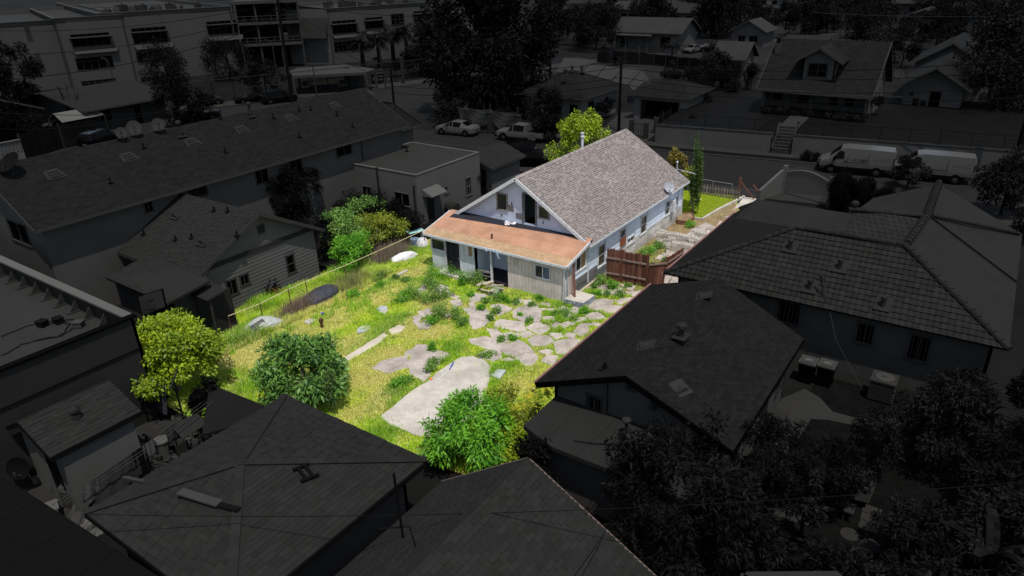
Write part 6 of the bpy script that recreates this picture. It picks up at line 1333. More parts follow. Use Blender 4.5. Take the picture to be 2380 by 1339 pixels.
# solar panels at the bottom left
t = thing('solar_array','dark solar panel array at the bottom left corner','solar panels',(3.5,17.5,0)); O = t.location; zs = 3.0
a0,a1 = G(87,1161,zs),G(344,1326,zs); ux = (a1-a0).normalized(); vy = Vector((-abs(ux.y),-abs(ux.x)*0,0)); vy = Vector((ux.y,-ux.x,0)); vy = vy if vy.x < 0 else -vy; Wp,Hp = 1.9,1.15
for i in range(-1,6):
    for j in range(5):
        p = a0+ux*(i*Wp)+vy*(j*Hp); q = [p,p+ux*(Wp-.02),p+ux*(Wp-.02)+vy*(Hp-.02),p+vy*(Hp-.02)]; b = MB(O); slab(b,q,.04,t=random.random()); f = b.build('panel',DK['solar'],t); b = MB(O)
        for k in range(4): b.bar(q[k]+Vector((0,0,.004)),q[(k+1) % 4]+Vector((0,0,.004)),.025,.014)
        b.build('panel_frame',DK['steel_d'],f)
b = MB(O); slab(b,[a0+ux*-2+vy*.1+Vector((0,0,-.15)),a0+ux*11+vy*.1+Vector((0,0,-.15)),a0+ux*11+vy*5.8+Vector((0,0,-.15)),a0+ux*-2+vy*5.8+Vector((0,0,-.15))],.1); b.build('roof',DK['roof_m'],t); b = MB(O); b.box((2.6,16.2,1.4),(3.6,7.5,2.8)); b.build('wall',DK['cream'],t)
# strip of dark roof edge at the bottom right
b = MB(); q = [G(1728,1339,3.0),G(1735,1329,3.0),G(1945,1327,3.0),G(1965,1345,3.0),G(1960,1420,3.0),G(1728,1420,3.0)]; c = q[0].copy(); slab(b,[p-c for p in q],.15); b.bar(q[0]-c-Vector((0,0,2.9)),q[0]-c,.15,.15); obj1('patio_roof','edge of a grey flat patio roof at the very bottom','roof',b,DK['mid'],c)
# ------------------------------------------------------------------ school across the wide road
def box_building(name,label,cat,A,dirv,L,depth,zt,wm,ops,roofm,base=0,para=.5):
    A = Vector((A[0],A[1],0)); d = Vector((*dirv[:2],0)).normalized(); nb_ = Vector((-d.y,d.x,0)); B = A+d*L; t = thing(name,label,cat,A); b = MB(A)
    wall(b,A,B,-.1,lambda s: zt,[o[:4] for o in ops],th=.3); wall(b,B,B+nb_*depth,-.1,lambda s: zt,[],th=.3); wall(b,A+nb_*depth,A,-.1,lambda s: zt,[],th=.3); wall(b,B+nb_*depth,A+nb_*depth,-.1,lambda s: zt,[],th=.3); b.build('wall',wm,t)
    for o in ops: window(t,A,B,*o,DK['trim'],DK['win'],fw=.12)
    b = MB(A); q = [A,B,B+nb_*depth,A+nb_*depth]; slab(b,[p+Vector((0,0,zt-para)) for p in q],.2); b.build('roof',roofm,t)
    b = MB(A)
    for i in range(4): b.bar(q[i]+Vector((0,0,zt+.04)),q[(i+1) % 4]+Vector((0,0,zt+.04)),.4,.1)
    b.build('coping',wm,t); return t,A,B,d,nb_
S1A = G(268,196); S1B = G(562,165); dS = (S1B-S1A).normalized(); zt1 = ZAT(555,14,S1B.x,S1B.y)
o1_ = OPX(S1A,S1B,[(306,62,390,101,'strip'),(316,117,392,145,'strip'),(480,47,553,80,'strip'),(488,95,554,121,'strip'),(326,176,395,195,'strip'),(278,115,284,125,'vent')])
t1,*_r = box_building('school_building','long pale three-storey school block with ribbon windows, top left','school building',S1A,dS,(S1B-S1A).length,60,zt1,DK['school'],o1_,DK['roof_p'])
SbA = G(170,207); SbB = G(270,197); zt2 = ZAT(155,42,*SbA[:2])
dS2 = dS; offb = SbA; Lb = 9.2
o2_ = OPX(SbA,SbA+dS*Lb,[(164,76,258,108,'strip'),(175,131,265,162,'strip'),(188,184,272,205,'strip')])
o2_ = [(max(.6,o[0]),min(Lb-.4,o[1]),o[2],o[3],o[4]) for o in o2_]
t2,*_r = box_building('school_building','projecting pale bay of the school block with corner windows and sun shades, top left','school building',SbA,dS,Lb,45,zt2,DK['school'],o2_,DK['roof_p'])
nS = Vector((dS.y,-dS.x,0))
def shade(A,d,s0,s1,z,out,m=DK['trim'],root=None,drop=1.3):
    n = Vector((d.y,-d.x,0)); b = MB(root.location); b.prism([A+d*s0+Vector((0,0,z)),A+d*s1+Vector((0,0,z)),A+d*s1+n*out+Vector((0,0,z)),A+d*s0+n*out+Vector((0,0,z))],.12); b.build('sun_shade',m,root)
    b = MB(root.location); b.prism([A+d*s0+n*.05+Vector((0,0,z-drop*1.7)),A+d*(s1+.5)+n*.05+Vector((0,0,z-drop*1.7)),A+d*(s1+.2)+n*.6+Vector((0,0,z-drop*2.3)),A+d*(s0+.3)+n*.6+Vector((0,0,z-drop*2.3))],.05); b.build('sill_ledge',m,root)
for o in o2_[:1]: shade(SbA,dS,o[0]-.2,o[1]+.2,o[2]+(o[3]-o[2])*.68,.9,root=t2,drop=1.0)
for o in (o1_[0],o1_[2]): shade(S1A,dS,o[0]-.1,o[1]+.1,o[2]+(o[3]-o[2])*.7,.7,root=t1,drop=1.1)
SwA = SbA+Vector((-9,14,0)); house_w = box_building('school_building','pale receding wing of the school at the far left with small vents','school building',SbA-dS*17+Vector((-dS.y,dS.x,0))*2.5,dS,17.3,40,zt2-.3,DK['school'],[(6.5,8.4,8.2,9.4,'slide'),(13.1,13.8,7.2,9.2,'vent'),(13.4,14.1,3.4,5.4,'vent')],DK['roof_p'])
B2A = G(775,150); B2B = G(1006,118); dS3 = dS; B2B = B2A+dS3*WS(1004,60,B2A,B2A+dS3*30)[0]; zt3 = ZAT(767,20,*B2A[:2])
o3_ = OPX(B2A,B2B,[(771,46,829,78,'strip'),(775,95,828,121,'strip'),(848,39,891,67,'strip'),(908,31,940,60,'grid'),(961,24,1001,50,'strip'),(866,132,884,154,'grid')])
t3,*_r = box_building('school_building','pale three-storey school block behind the palms with ribbon windows','school building',B2A,dS3,(B2B-B2A).length,24,zt3,DK['school'],o3_,DK['roof_p'])
for o in (o3_[0],o3_[2],o3_[4]): shade(B2A,dS3,o[0]-.2,o[1]+.2,o[2]+(o[3]-o[2])*.7,.9,root=t3,drop=1.0)
# chamfered corner with hanging sun screen
cA = B2A-dS3*7+Vector((3.5,8.2,0))*.9; b = MB(B2A); wall(b,cA,B2A,-.1,lambda s: zt3-.1,[],th=.3); b.build('corner_wall',DK['cream'],t3); dc = (B2A-cA).normalized(); nc = Vector((dc.y,-dc.x,0))
Lc = (B2A-cA).length; b = MB(B2A); b.prism([cA+dc*Lc*.35+nc*.3+Vector((0,0,7.9)),B2A+nc*.3+Vector((0,0,7.9)),B2A+nc*1.3+Vector((0,0,4.6)),cA+dc*Lc*.3+nc*1.3+Vector((0,0,4.6))],.1); b.build('sun_screen',DK['mid'],t3)
# open stair and gallery between the blocks
W0 = S1B+dS*.6+Vector((0,.5,0)); W1 = B2A-dS*4.5+Vector((0,1,0)); t = thing('gallery','open stair gallery with balcony railings linking the two school blocks','gallery',W0); dW = (W1-W0).normalized(); LW = (W1-W0).length; nW = Vector((-dW.y,dW.x,0)); b = MB(W0); wall(b,W0+nW*5,W1+nW*5,-.1,lambda s: 11,[]); b.build('wall',DK['steel_d'],t)
for z in (4.2,7.7,11.2): b = MB(W0); slab(b,[p+Vector((0,0,z)) for p in (W0,W1,W1+nW*5,W0+nW*5)],.35 if z < 11 else .5); b.build('floor_slab' if z < 11 else 'roof',DK['trim'],t)
for z in (4.2,7.7):
    b = MB(W0)
    for zz in (.5,1.05): b.bar(W0+Vector((0,0,z+zz)),W1+Vector((0,0,z+zz)),.07,.07)
    for k in range(8): p = W0+dW*LW*k/7; b.bar(p+Vector((0,0,z)),p+Vector((0,0,z+1.05)),.08,.08)
    b.build('railing',DK['trim'],t)
for k in range(4): b = MB(W0); p = W0+dW*(LW*k/3)+nW*.4; b.bar(p,p+Vector((0,0,11)),.25,.25); b.build('column',DK['trim'],t)
R_ = random.Random(5)
for i in range(34):
    blk = i % 2; A0 = S1A if blk == 0 else B2A; Lx = ((S1B-S1A).length if blk == 0 else (B2B-B2A).length); zz = (zt1 if blk == 0 else zt3)-.5; p = A0+dS*R_.uniform(2,Lx-2)+Vector((-dS.y,dS.x,0))*R_.uniform(2.5,9); p.z = zz
    b = MB(); s = R_.uniform(.5,1.3); b.box((0,0,s*.5),(s*1.2,s,s),rz=R_.random(),t=R_.random()); b.box((0,0,s*1.03),(s*.9,s*.8,.12),rz=R_.random()); b.lathe((s*.2,0,s),[(.15,0),(.15,.3)],8)
    obj1('roof_unit','boxy rooftop unit on the '+('left' if blk == 0 else 'right')+' school block','roof unit',b,DK[('roof_l','mid','grey')[i % 3]],p,'rooftop units on the '+('left' if blk == 0 else 'right')+' school block')
c = G(770,178); t = thing('entrance_canopy','low wide pale entrance canopy in front of the right school block','canopy',c); b = MB(c); q = [G(672,166,2.8),G(690,158,2.8),G(800,150,2.8),G(872,160,2.8),G(850,168,2.8),G(680,176,2.8)]; slab(b,q,.35); b.build('roof',DK['trim'],t); b = MB(c)
for p in q: b.bar((p.x,p.y,0),(p.x,p.y,2.5),.25,.25)
b.build('column',DK['trim'],t)
b = MB(c); b.prism([G(700,200),G(860,185),G(860,185)+Vector((0,0,1.6)),G(700,200)+Vector((0,0,1.6))],.2); b.build('low_wall',DK['mid'],t)
# school fence along the pavement
t = thing('chain_link_fence','tall chain-link fence with banners along the school pavement','fence',SB(0,3.9)); O = t.location
b = MB(O)
for k in range(-22,16): b.tube([SB(k*2.6,3.9),SB(k*2.6,3.9,3.0)],.05,5)
b.build('post',DK['steel_d'],t); b = MB(O)
for z in (.2,1.6,3.0): b.tube([SB(-57,3.9,z),SB(39,3.9,z)],.04,5)
b.build('rail',DK['mid'],t); b = MB(O)
for k in range(480): s = -57+k*.2; b.bar(SB(s,3.9,.2),SB(s+.6,3.9,3.0),.01,.01); b.bar(SB(s+.6,3.9,.2),SB(s,3.9,3.0),.01,.01)
kind(b.build('wire',DK['steel_d'],t),'stuff')
for i,(x0,y0,x1,y1,m,lb) in enumerate(((699,192,720,203,'white','small pale framed banner on the school fence, left of the others'),(785,188,808,199,'white','small white banner on the school fence near the white pole'),(812,178,851,198,'cloth','wide crumpled pale banner on the school fence'),(862,174,894,203,'black','black banner with a round white emblem on the school fence'))):
    A_,B_ = SB(-40,3.8),SB(30,3.8); (s0,z1),(s1,z0) = WS(x0,y0,A_,B_),WS(x1,y1,A_,B_); zz = (max(z0,.3),min(z1,2.9)); p0 = SB(-40+s0,3.78,zz[0]); b = MB()
    L = s1-s0; n = 9; V = []
    for j in range(n): 
        q = dB*L*j/(n-1)+nB*(-.04*math.sin(j*1.7)*(i == 2)); V += [q,q+Vector((0,0,zz[1]-zz[0]))]
    b.mesh(V,[(2*j,2*j+2,2*j+3,2*j+1) for j in range(n-1)]); o = obj1('banner',lb,'banner',b,DK[m],p0)
    if i == 3:
        b = MB(); cc = dB*L*.28-nB*.05+Vector((0,0,(zz[1]-zz[0])*.5)); r_e = .42; V = []
        for k in range(24): a = 6.283*k/24; V += [cc+dB*math.cos(a)*r_e+Vector((0,0,math.sin(a)*r_e)),cc+dB*math.cos(a)*r_e*.72+Vector((0,0,math.sin(a)*r_e*.72))]
        b.mesh(V,[(2*k,(2*k+2) % 48,(2*k+3) % 48,2*k+1) for k in range(24)]); b.mesh([cc+dB*math.cos(6.283*k/12)*r_e*.55+Vector((0,0,math.sin(6.283*k/12)*r_e*.55)) for k in range(12)],[tuple(range(12))])
        for k in range(4): s = L*(.52+.0*k); b.prism([dB*s-nB*.05+Vector((0,0,.3+k*.48)),dB*(L*.95)-nB*.05+Vector((0,0,.3+k*.48)),dB*(L*.95)-nB*.05+Vector((0,0,.55+k*.48)),dB*s-nB*.05+Vector((0,0,.55+k*.48))],.01)
        b.build('emblem',DK['cloth'],o)
    elif i < 2:
        b = MB(); b.prism([dB*L*.2-nB*.05+Vector((0,0,.3)),dB*L*.8-nB*.05+Vector((0,0,.3)),dB*L*.8-nB*.05+Vector((0,0,.9)),dB*L*.2-nB*.05+Vector((0,0,.9))],.01); b.build('print',DK['mid'],o)
for i,(px,py,pt,w_) in enumerate(((500,232,172,.5),(812,205,158,.4),(938,196,138,.35),(1022,190,123,.35))):
    c = G(px,py); h = ZAT(px,pt,c.x,c.y); b = MB(); b.box((0,0,h/2),(w_,w_,h)); b.box((0,0,h+.05),(w_*1.15,w_*1.15,.1)); obj1('gate_pillar','square pale pillar in the school fence, '+('leftmost','behind the crumpled banner','right of the dark utility pole','next to the big dark tree')[i],'pillar',b,DK['concrete'],c)
# ------------------------------------------------------------------ houses across the street
# craftsman house
cb = G(1772,262,1.55); cr_x0 = cb.x+.3; 
ylc = PX(1758,205,cr_x0-1.0); yrc = PX(2030,226,cr_x0-1.0); rdg = PX(1800,88,cr_x0+4.2); rdg2 = PX(2068,98,cr_x0+4.2)
cf = thing('craftsman_house','large house with one big front gable dormer in its dark shingle roof, across the street','house',(cr_x0+4,(ylc.y+yrc.y)/2,1.55)); O = cf.location
Yl,Yr = ylc.y,yrc.y; zE = (ylc.z+yrc.z)/2; zR = (rdg.z+rdg2.z)/2; xE,xR = cr_x0-1.0,cr_x0+4.2
FR = [Vector((xE,Yl,zE)),Vector((xE,Yr,zE)),Vector((xR,Yr,zR)),Vector((xR,Yl,zR))]; BK = [Vector((xR+5.2,Yr,zE)),Vector((xR+5.2,Yl,zE)),FR[3],FR[2]]
for Q in (FR,BK): b = MB(O); slab(b,Q,.15); b.build('roof',DK['roof_d'],cf)
covering(cf,FR,(FR[0],FR[1]),'shingle',DK['roof_d'],.45,.22,.02)
b = MB(O); b.bar(FR[0]-Vector((.03,0,.1)),FR[1]-Vector((.03,0,.1)),.08,.3); b.bar(FR[1]-Vector((0,0,.1)),FR[2]-Vector((0,0,.1)),.08,.3); b.bar(FR[0]-Vector((0,0,.1)),FR[3]-Vector((0,0,.1)),.08,.3); b.build('fascia',DK['trim'],cf)
xw = cr_x0+2.2; A_,B_ = (xw,Yl-.5),(xw,Yr+.6); oo = OPX(A_,B_,[(1795,212,1820,245,'slide'),(1926,222,1948,255,'slide'),(1962,226,1985,258,'slide')])+OPX(A_,B_,[(1850,216,1880,262,'door')])
oo = [(o[0],o[1],max(o[2],2.1),min(o[3],zE+.3),o[4]) for o in oo]
b = MB(O); wall(b,A_,B_,1.4,lambda s: zE+.8,[o[:4] for o in oo]); wall(b,(cr_x0,Yr+.6),(xR+4.6,Yr+.6),1.4,lambda s: zE+(zR-zE)*(1-abs(cr_x0+s-xR)/5.2)-.2,[(2.5,3.3,2.4,3.6),(6,7,2.4,3.8)],brk=(xR-cr_x0,)); wall(b,(xR+4.6,Yl-.5),(cr_x0,Yl-.5),1.4,lambda s: zE+(zR-zE)*(1-abs(xR+4.6-s-xR)/5.2)-.2,[],brk=(4.6,)); b.build('wall',DK['cream'],cf)
for o in oo: window(cf,A_,B_,*o,DK['trim'],DK['win'],fw=.12)
b = MB(O); slab(b,[(cr_x0,Yr+.6,2.0),(xw,Yr+.6,2.0),(xw,Yl-.5,2.0),(cr_x0,Yl-.5,2.0)],.5); b.build('porch_floor',DK['concrete'],cf)
for px in (1776,1832,1888,2016): p = PX(px,230,cr_x0+.2); b = MB(O); b.bar((cr_x0+.25,p.y,1.5),(cr_x0+.25,p.y,zE),.38,.38); b.build('porch_column',DK['brick'],cf)
b = MB(O); b.bar((cr_x0+.2,Yl-.4,2.5),(cr_x0+.2,Yr+.6,2.5),.15,.5); b.build('porch_wall',DK['mid'],cf)
# dormer
nF = (FR[1]-FR[0]).cross(FR[3]-FR[0]); dl,dr_ = onplane(1862,183,FR[0],nF),onplane(1937,186,FR[0],nF); xd = dl.x+.0; ym = (dl.y+dr_.y)/2
pk = PX(1907,108,xd-.5); zpk = pk.z; er = PX(1844,140,xd-.5); zer = er.z; hw = er.y-ym
b = MB(O); wall(b,(xd,dl.y),(xd,dr_.y),dl.z-.3,lambda s: zer+(zpk-zer)*(1-abs(s-(dl.y-dr_.y)/2)/hw)-.15,OPX((xd,dl.y),(xd,dr_.y),[(1876,145,1925,181)]),brk=((dl.y-dr_.y)/2,)); 
back_x = min(xd+ (zpk-dl.z)/((zR-zE)/(xR-xE))+.5,xR+.8)
wall(b,(xd,dr_.y),(back_x-.6,dr_.y),dl.z-.2,lambda s: zer+.2,[]); wall(b,(back_x-.6,dl.y),(xd,dl.y),dl.z-.2,lambda s: zer+.2,[]); b.build('dormer_wall',DK['cream'],cf)
window(cf,(xd,dl.y),(xd,dr_.y),*OPX((xd,dl.y),(xd,dr_.y),[(1876,145,1925,181)])[0],'slide',DK['trim'],DK['win'],fw=.14)
for s in (-1,1):
    Q = [Vector((xd-.6,ym+s*hw,zer)),Vector((xd-.6,ym,zpk)),Vector((back_x,ym,zpk)),Vector((back_x-2.4,ym+s*hw,zer))]; b = MB(O); slab(b,Q,.14); b.build('dormer_roof',DK['roof_d'],cf); b = MB(O); b.bar(Q[0]-Vector((.03,0,.12)),Q[1]-Vector((.03,0,.12)),.08,.26); b.build('rake_board',DK['trim'],cf)
P = onplane(1807,122,FR[0],nF); b = MB(P); t = thing('chimney','small pale chimney pot on the left of the large front-gabled roof','chimney',P); b.box(P+Vector((0,0,.4)),(.5,.5,1.0)); b.build('stack',DK['trim'],t); b = MB(P); b.lathe(P+Vector((0,0,.9)),[(.16,0),(.16,.4),(.28,.4),(.2,.6)],10); b.build('cap',DK['steel_d'],t)
# retaining wall with stairs and gate
def SAP(px,py,q,z=0): p = G(px,py,z); v = p-pA; return v.dot(dA)
tl = -12.2
for i,(a,e,lb) in enumerate(((tl,ts0,'smooth pale retaining wall left of the garden stairs'),(ts1,19.5,'smooth pale retaining wall right of the garden stairs, behind the vans'))):
    t = thing('retaining_wall',lb,'wall',SA(a,3.0)); b = MB(t.location); b.prism([SA(a,2.95,-.1),SA(e,2.95,-.1),SA(e,2.95,1.7),SA(a,2.95,1.7)],.25,dirn=nA); b.build('wall',DK['cream'],t); b = MB(t.location); b.bar(SA(a,3.07,1.74),SA(e,3.07,1.74),.34,.07); b.build('coping',DK['concrete'],t)
    t = thing('wire_fence','thin wire fence with braced posts on top of the retaining wall, '+('left' if i == 0 else 'right')+' of the stairs','fence',SA(a,3.1,1.75)); b = MB(t.location); k = a+.2
    while k < e: b.tube([SA(k,3.1,1.75),SA(k,3.1,2.9)],.025,5); k += 2.2
    b.tube([SA(a+.2,3.1,2.88),SA(e-.1,3.1,2.88)],.018,5); b.tube([SA(a+.2,3.1,2.88),SA(a+1.4,3.1,1.8)],.03,5); b.tube([SA(e-.2,3.1,2.88),SA(e-1.4,3.1,1.8)],.03,5); b.build('frame',DK['steel_d'],t); b = MB(t.location)
    for z in (2.0,2.3,2.6): b.bar(SA(a+.2,3.1,z),SA(e-.1,3.1,z),.012,.012)
    kind(b.build('wire',DK['steel_d'],t),'stuff')
t = thing('garden_stairs','broad concrete stairs climbing through the retaining wall to the lawn','stairs',SA(ts0,3.0)); O = t.location
for k in range(9): z = .2*(k+1); q0 = 2.6+k*.42; b = MB(O); b.prism([SA(ts0+.1,q0,0),SA(ts1-.1,q0,0),SA(ts1-.1,q0,z),SA(ts0+.1,q0,z)],.44,dirn=nA); b.build('step',DK['walk'],t)
for s in (ts0-.02,ts1-.16): b = MB(O); b.prism([SA(s,2.95,0),SA(s,6.6,1.6),SA(s,6.6,2.0),SA(s,2.95,.5)],.18,dirn=dA); b.build('side_wall',DK['concrete'],t)
t = thing('iron_gate','thin dark iron double gate at the foot of the garden stairs','gate',SA(ts0,2.5)); b = MB(t.location)
for k in range(9): s = ts0+.05+(ts1-ts0-.1)*k/8; b.bar(SA(s,2.45,.1),SA(s,2.45,1.35+.15*math.sin(math.pi*k/8)),.025,.025)
for z in (.3,1.25): b.bar(SA(ts0,2.45,z),SA(ts1,2.45,z),.03,.03)
b.build('bars',DK['steel_d'],t); b = MB(t.location)
for s in (ts0,ts1): b.bar(SA(s,2.45,0),SA(s,2.45,1.5),.08,.08)
b.build('post',DK['steel_d'],t)
sheet('garden_path',[SA(ts0,6.4),SA(ts1,6.4),Vector((cr_x0,PX(1885,265,cr_x0).y,0)),Vector((cr_x0,PX(1840,265,cr_x0).y,0))],1.60,DK['walk'])
# bungalow right of it
bg = G(2085,258,.8); gx = bg.x
house('bungalow','low bungalow with a wide front gable and dark door, right of the big dormer house','house',gx,gx+11,PX(2232,240,gx).y,PX(2095,240,gx).y,.6,3.9,5.5,'x',over=.8,over_g=1.2,roof=DK['roof_d'],wm=DK['cream'],ops={'-x': OPX((gx,PX(2095,240,gx).y),(gx,0),[(2158,212,2186,252,'door'),(2113,213,2124,222,'slide'),(2120,228,2136,246,'slide'),(2138,232,2152,248,'slide')])},cover=CV(.45,.22,(0,1),.02))
house('rear_house','house with dark broad roof behind the front-gabled bungalow','house',gx+14,gx+26,PX(2280,200,gx+16).y,PX(2125,180,gx+16).y,0,4.2,6.4,'x',over=.7,roof=DK['roof_d'],wm=DK['cream'],ops={'-x': [(1,3,2,3.6,'slide'),(5,6.5,2,3.6,'slide')]},cover=CV(.5,.25,(0,1),.02))
dish('pale satellite dish at the left eave of the front-gabled bungalow',PX(2090,172,gx+2)+Vector((0,0,-.6)),.6,(-.6,-.3,.7),DK['roof_l'],.5,pm=DK['metal'])
# hip house behind the parked cars, tent house, garage
hd = (66.3,75.9,37.0,45.3)
hx = G(1205,212,3.2); hx2 = G(1352,226,3.2); hx3 = G(1462,196,3.2)
house('dark_hip_house','low house with a dark hip roof behind the parked pickup','house',hx.x+.6,hx3.x-.4,hx2.y+.5,hx.y-.6,0,3.25,4.9,'y',over=.7,roof=DK['roof_d'],wm=DK['white'],hip=3.5,fascia=DK['trim'],cover=CV(.45,.22,(0,1,2),.02),ops={'-x': [(1.0,1.9,.1,2.2,'door'),(3.0,4.6,1.0,2.3,'slide'),(5.6,6.6,.1,2.2,'door')],'-y': [(1.5,2.8,1.0,2.3,'slide'),(5.5,6.1,1,2.2,'slide')]})
for i,(px,py) in enumerate(((1313,175),(1330,167),(1352,168))): roof_pipe(G(px,py,4.9),'pale roof vent at the peak of the dark hip roof, '+('left','middle','right')[i],.5,.12,DK['roof_p'],True)
g0_ = G(1467,215,2.9); g1_ = G(1582,233,2.9)
gh = house('double_garage','garage with a wide dark opening and hip roof beside the utility pole','garage',g0_.x+.3,g0_.x+7,g1_.y+.3,g0_.y-.3,0,2.9,3.9,'y',over=.5,roof=DK['roof_d'],wm=DK['white'],hip=2.5,cover=CV(.45,.22,(0,),.02),ops={'-x': [(.8,5.2,.0,2.2,'hole')]})
b = MB(gh.location); b.box((g0_.x+3,(g0_.y+g1_.y)/2,1.0),(.1,5.5,2.0)); b.build('garage_back',DK['black'],gh)
c = G(1400,190); t = thing('fumigation_tent','big pale canvas tent draped over the house behind the dark hip roof','tent',c); b = MB(c)
T0 = [PX(1292,168,84),PX(1311,134,88),PX(1384,138,88),PX(1352,166,84)]; T1_ = [PX(1352,170,81),PX(1368,150,84.5),PX(1493,161,84.5),PX(1460,198,81)]; T2_ = [T1_[2],PX(1512,192,84),PX(1497,190,82),PX(1473,210,80),T1_[3]]
def drape(mb,Q,n=9,m=7,amp=.18,sd=0):
    V = []
    for i in range(n):
        for j in range(m): p = Q[0].lerp(Q[1],i/(n-1)).lerp(Q[3].lerp(Q[2],i/(n-1)),j/(m-1)); k = noise.noise(Vector((i*.6,j*.5,sd)))*amp; V.append(p+Vector((k,k*.5,k)))
    mb.mesh(V,[(i*m+j,i*m+j+1,(i+1)*m+j+1,(i+1)*m+j) for i in range(n-1) for j in range(m-1)])
drape(b,T0,sd=1); drape(b,T1_,9,12,sd=2); b.mesh(T2_,[(0,1,2),(0,2,3,4)]); zz_ = lambda v: Vector((v.x-.2,v.y,0)); b.mesh([T0[0],T0[3],zz_(T0[3]),zz_(T0[0])],[(0,1,2,3)]); b.mesh([T1_[0],T1_[3],zz_(T1_[3]),zz_(T1_[0])],[(0,1,2,3)]); print('TENT',T0,T1_); b.build('canvas',DK['tarp'],t)
b = MB(c); 
for f in (0,.33,.66,1): p = T1_[0].lerp(T1_[3],f); q2 = T1_[1].lerp(T1_[2],f); b.bar(p+Vector((0,0,.1)),q2+Vector((0,0,.1)),.06,.06)
b.build('rope',DK['mid'],t)
# ladder with a worker beside the tent
c = G(1462,214); t = thing('ladder','tall ladder leaning on the eave of the tented house','ladder',c); b = MB(c); p1 = PX(1457,172,c.x+1.2); b.bar(c+Vector((0,.25,0)),p1+Vector((0,.25,0)),.06,.06); b.bar(c-Vector((0,.25,0)),p1-Vector((0,.25,0)),.06,.06)
for k in range(1,11): q = c.lerp(p1,k/11); b.bar(q-Vector((0,.25,0)),q+Vector((0,.25,0)),.05,.05)
b.build('rails_and_rungs',DK['mid'],t)
def person(label,loc,pose,rz=0,mats=('cloth','steel_d','mid'),s=1.0):
    loc = Vector(loc); t = thing('person',label,'person',loc,rz)
    J = pose; me = bpy.data.meshes.new('body'); names = list(J); me.from_pydata([Vector(J[n][0])*s for n in names],[(names.index(a),names.index(b_)) for a,b_ in (('pelvis','chest'),('chest','neck'),('neck','head'),('head','top'),('chest','elL'),('elL','haL'),('chest','elR'),('elR','haR'),('pelvis','knL'),('knL','foL'),('pelvis','knR'),('knR','foR'))],[])
    o = bpy.data.objects.new('body',me); COL.objects.link(o); o.parent = t; o.modifiers.new('Skin','SKIN'); sv = me.skin_vertices
    if not sv: bpy.context.view_layer.update()
    layer = me.skin_vertices[0] if me.skin_vertices else None
    if layer:
        for i,n in enumerate(names): layer.data[i].radius = (J[n][1]*s,J[n][1]*s); layer.data[i].use_root = (n == 'pelvis')
    sb = o.modifiers.new('Sub','SUBSURF'); sb.levels = sb.render_levels = 1
    me.materials.append(DK[mats[0]]); 
    b = MB(); h = Vector(J['head'][0])*s; b.lathe(h+Vector((0,0,.0)),[(.09*s,-.02),(.11*s,.06*s),(.09*s,.14*s),(.03*s,.17*s)],8); b.build('hair',DK[mats[1]],t); return t
base_p = dict(pelvis=((0,0,.95),.14),chest=((0,0,1.35),.16),neck=((0,0,1.5),.06),head=((.02,0,1.6),.095),top=((.03,0,1.72),.08),elL=((.05,.26,1.15),.05),haL=((.2,.28,.95),.04),elR=((.0,-.26,1.15),.05),haR=((.2,-.24,1.0),.04),knL=((.12,.1,.5),.075),foL=((.1,.11,.05),.055),knR=((-.05,-.1,.5),.075),foR=((-.15,-.1,.05),.055))
climb = dict(base_p); climb.update(elL=((.25,.2,1.5),.05),haL=((.4,.15,1.75),.04),elR=((.25,-.2,1.3),.05),haR=((.42,-.18,1.4),.04),knL=((.25,.1,.75),.075),foL=((.2,.1,.35),.055))
person('worker in dark clothes climbing the ladder by the canvas tent',c.lerp(p1,.72)-Vector((.45,0,0)),climb,0,('steel_d','black','mid'))
person('pedestrian in a pale top walking by the school fence banner, left of two',SB(14.5,2.2,.12),base_p,2.7,('cloth','black','mid')) if 0 else None
wp = G(897,207,.12); person('pedestrian in pale clothes on the school pavement beside the black banner, left of two',wp,base_p,2.7,('cloth','black','mid'),.98)
wp = G(905,204,.12); person('pedestrian with pale bag on the school pavement, right of two',wp,base_p,2.5,('white','steel_d','mid'),.98)
# house with the porch pergola
pb = G(1420,122); px0 = pb.x
PH = house('porch_house','white-roofed house with open timber porch above a dark fence, top centre right','house',G(1425,125).x+3,G(1425,125).x+11,PX(1585,100,px0+3).y,PX(1440,100,px0+3).y,0,4.0,5.9,'y',over=.8,roof=DK['roof_p'],wm=DK['cream'],ops={'-x': [(1,2.5,1,3,'slide'),(9,11,1,3,'slide')]})
t = thing('porch','open timber porch with three braced posts in front of the white-roofed house','porch',pb); ya,yb_ = PX(1422,100,px0).y,PX(1505,100,px0).y; b = MB(pb); slab(b,[(px0-.5,ya+.6,3.2),(px0-.5,yb_-.6,3.2),(px0+3.2,yb_-.6,3.9),(px0+3.2,ya+.6,3.9)],.15); b.build('roof',DK['roof_p'],t)
for f in (0,.4,.78,1.0): y = ya+(yb_-ya)*f; b = MB(pb); b.bar((px0,y,0),(px0,y,3.2),.22,.22); b.bar((px0,y,2.5),(px0,y-.8,3.15),.12,.12); b.bar((px0,y,2.5),(px0,y+.8,3.15),.12,.12); b.build('post',DK['trim'],t)
b = MB(pb); b.bar((px0,ya,1.5),(px0,yb_,1.5),.1,.15); b.bar((px0,ya,.5),(px0,yb_,.5),.1,.1); b.build('rail',DK['trim'],t)
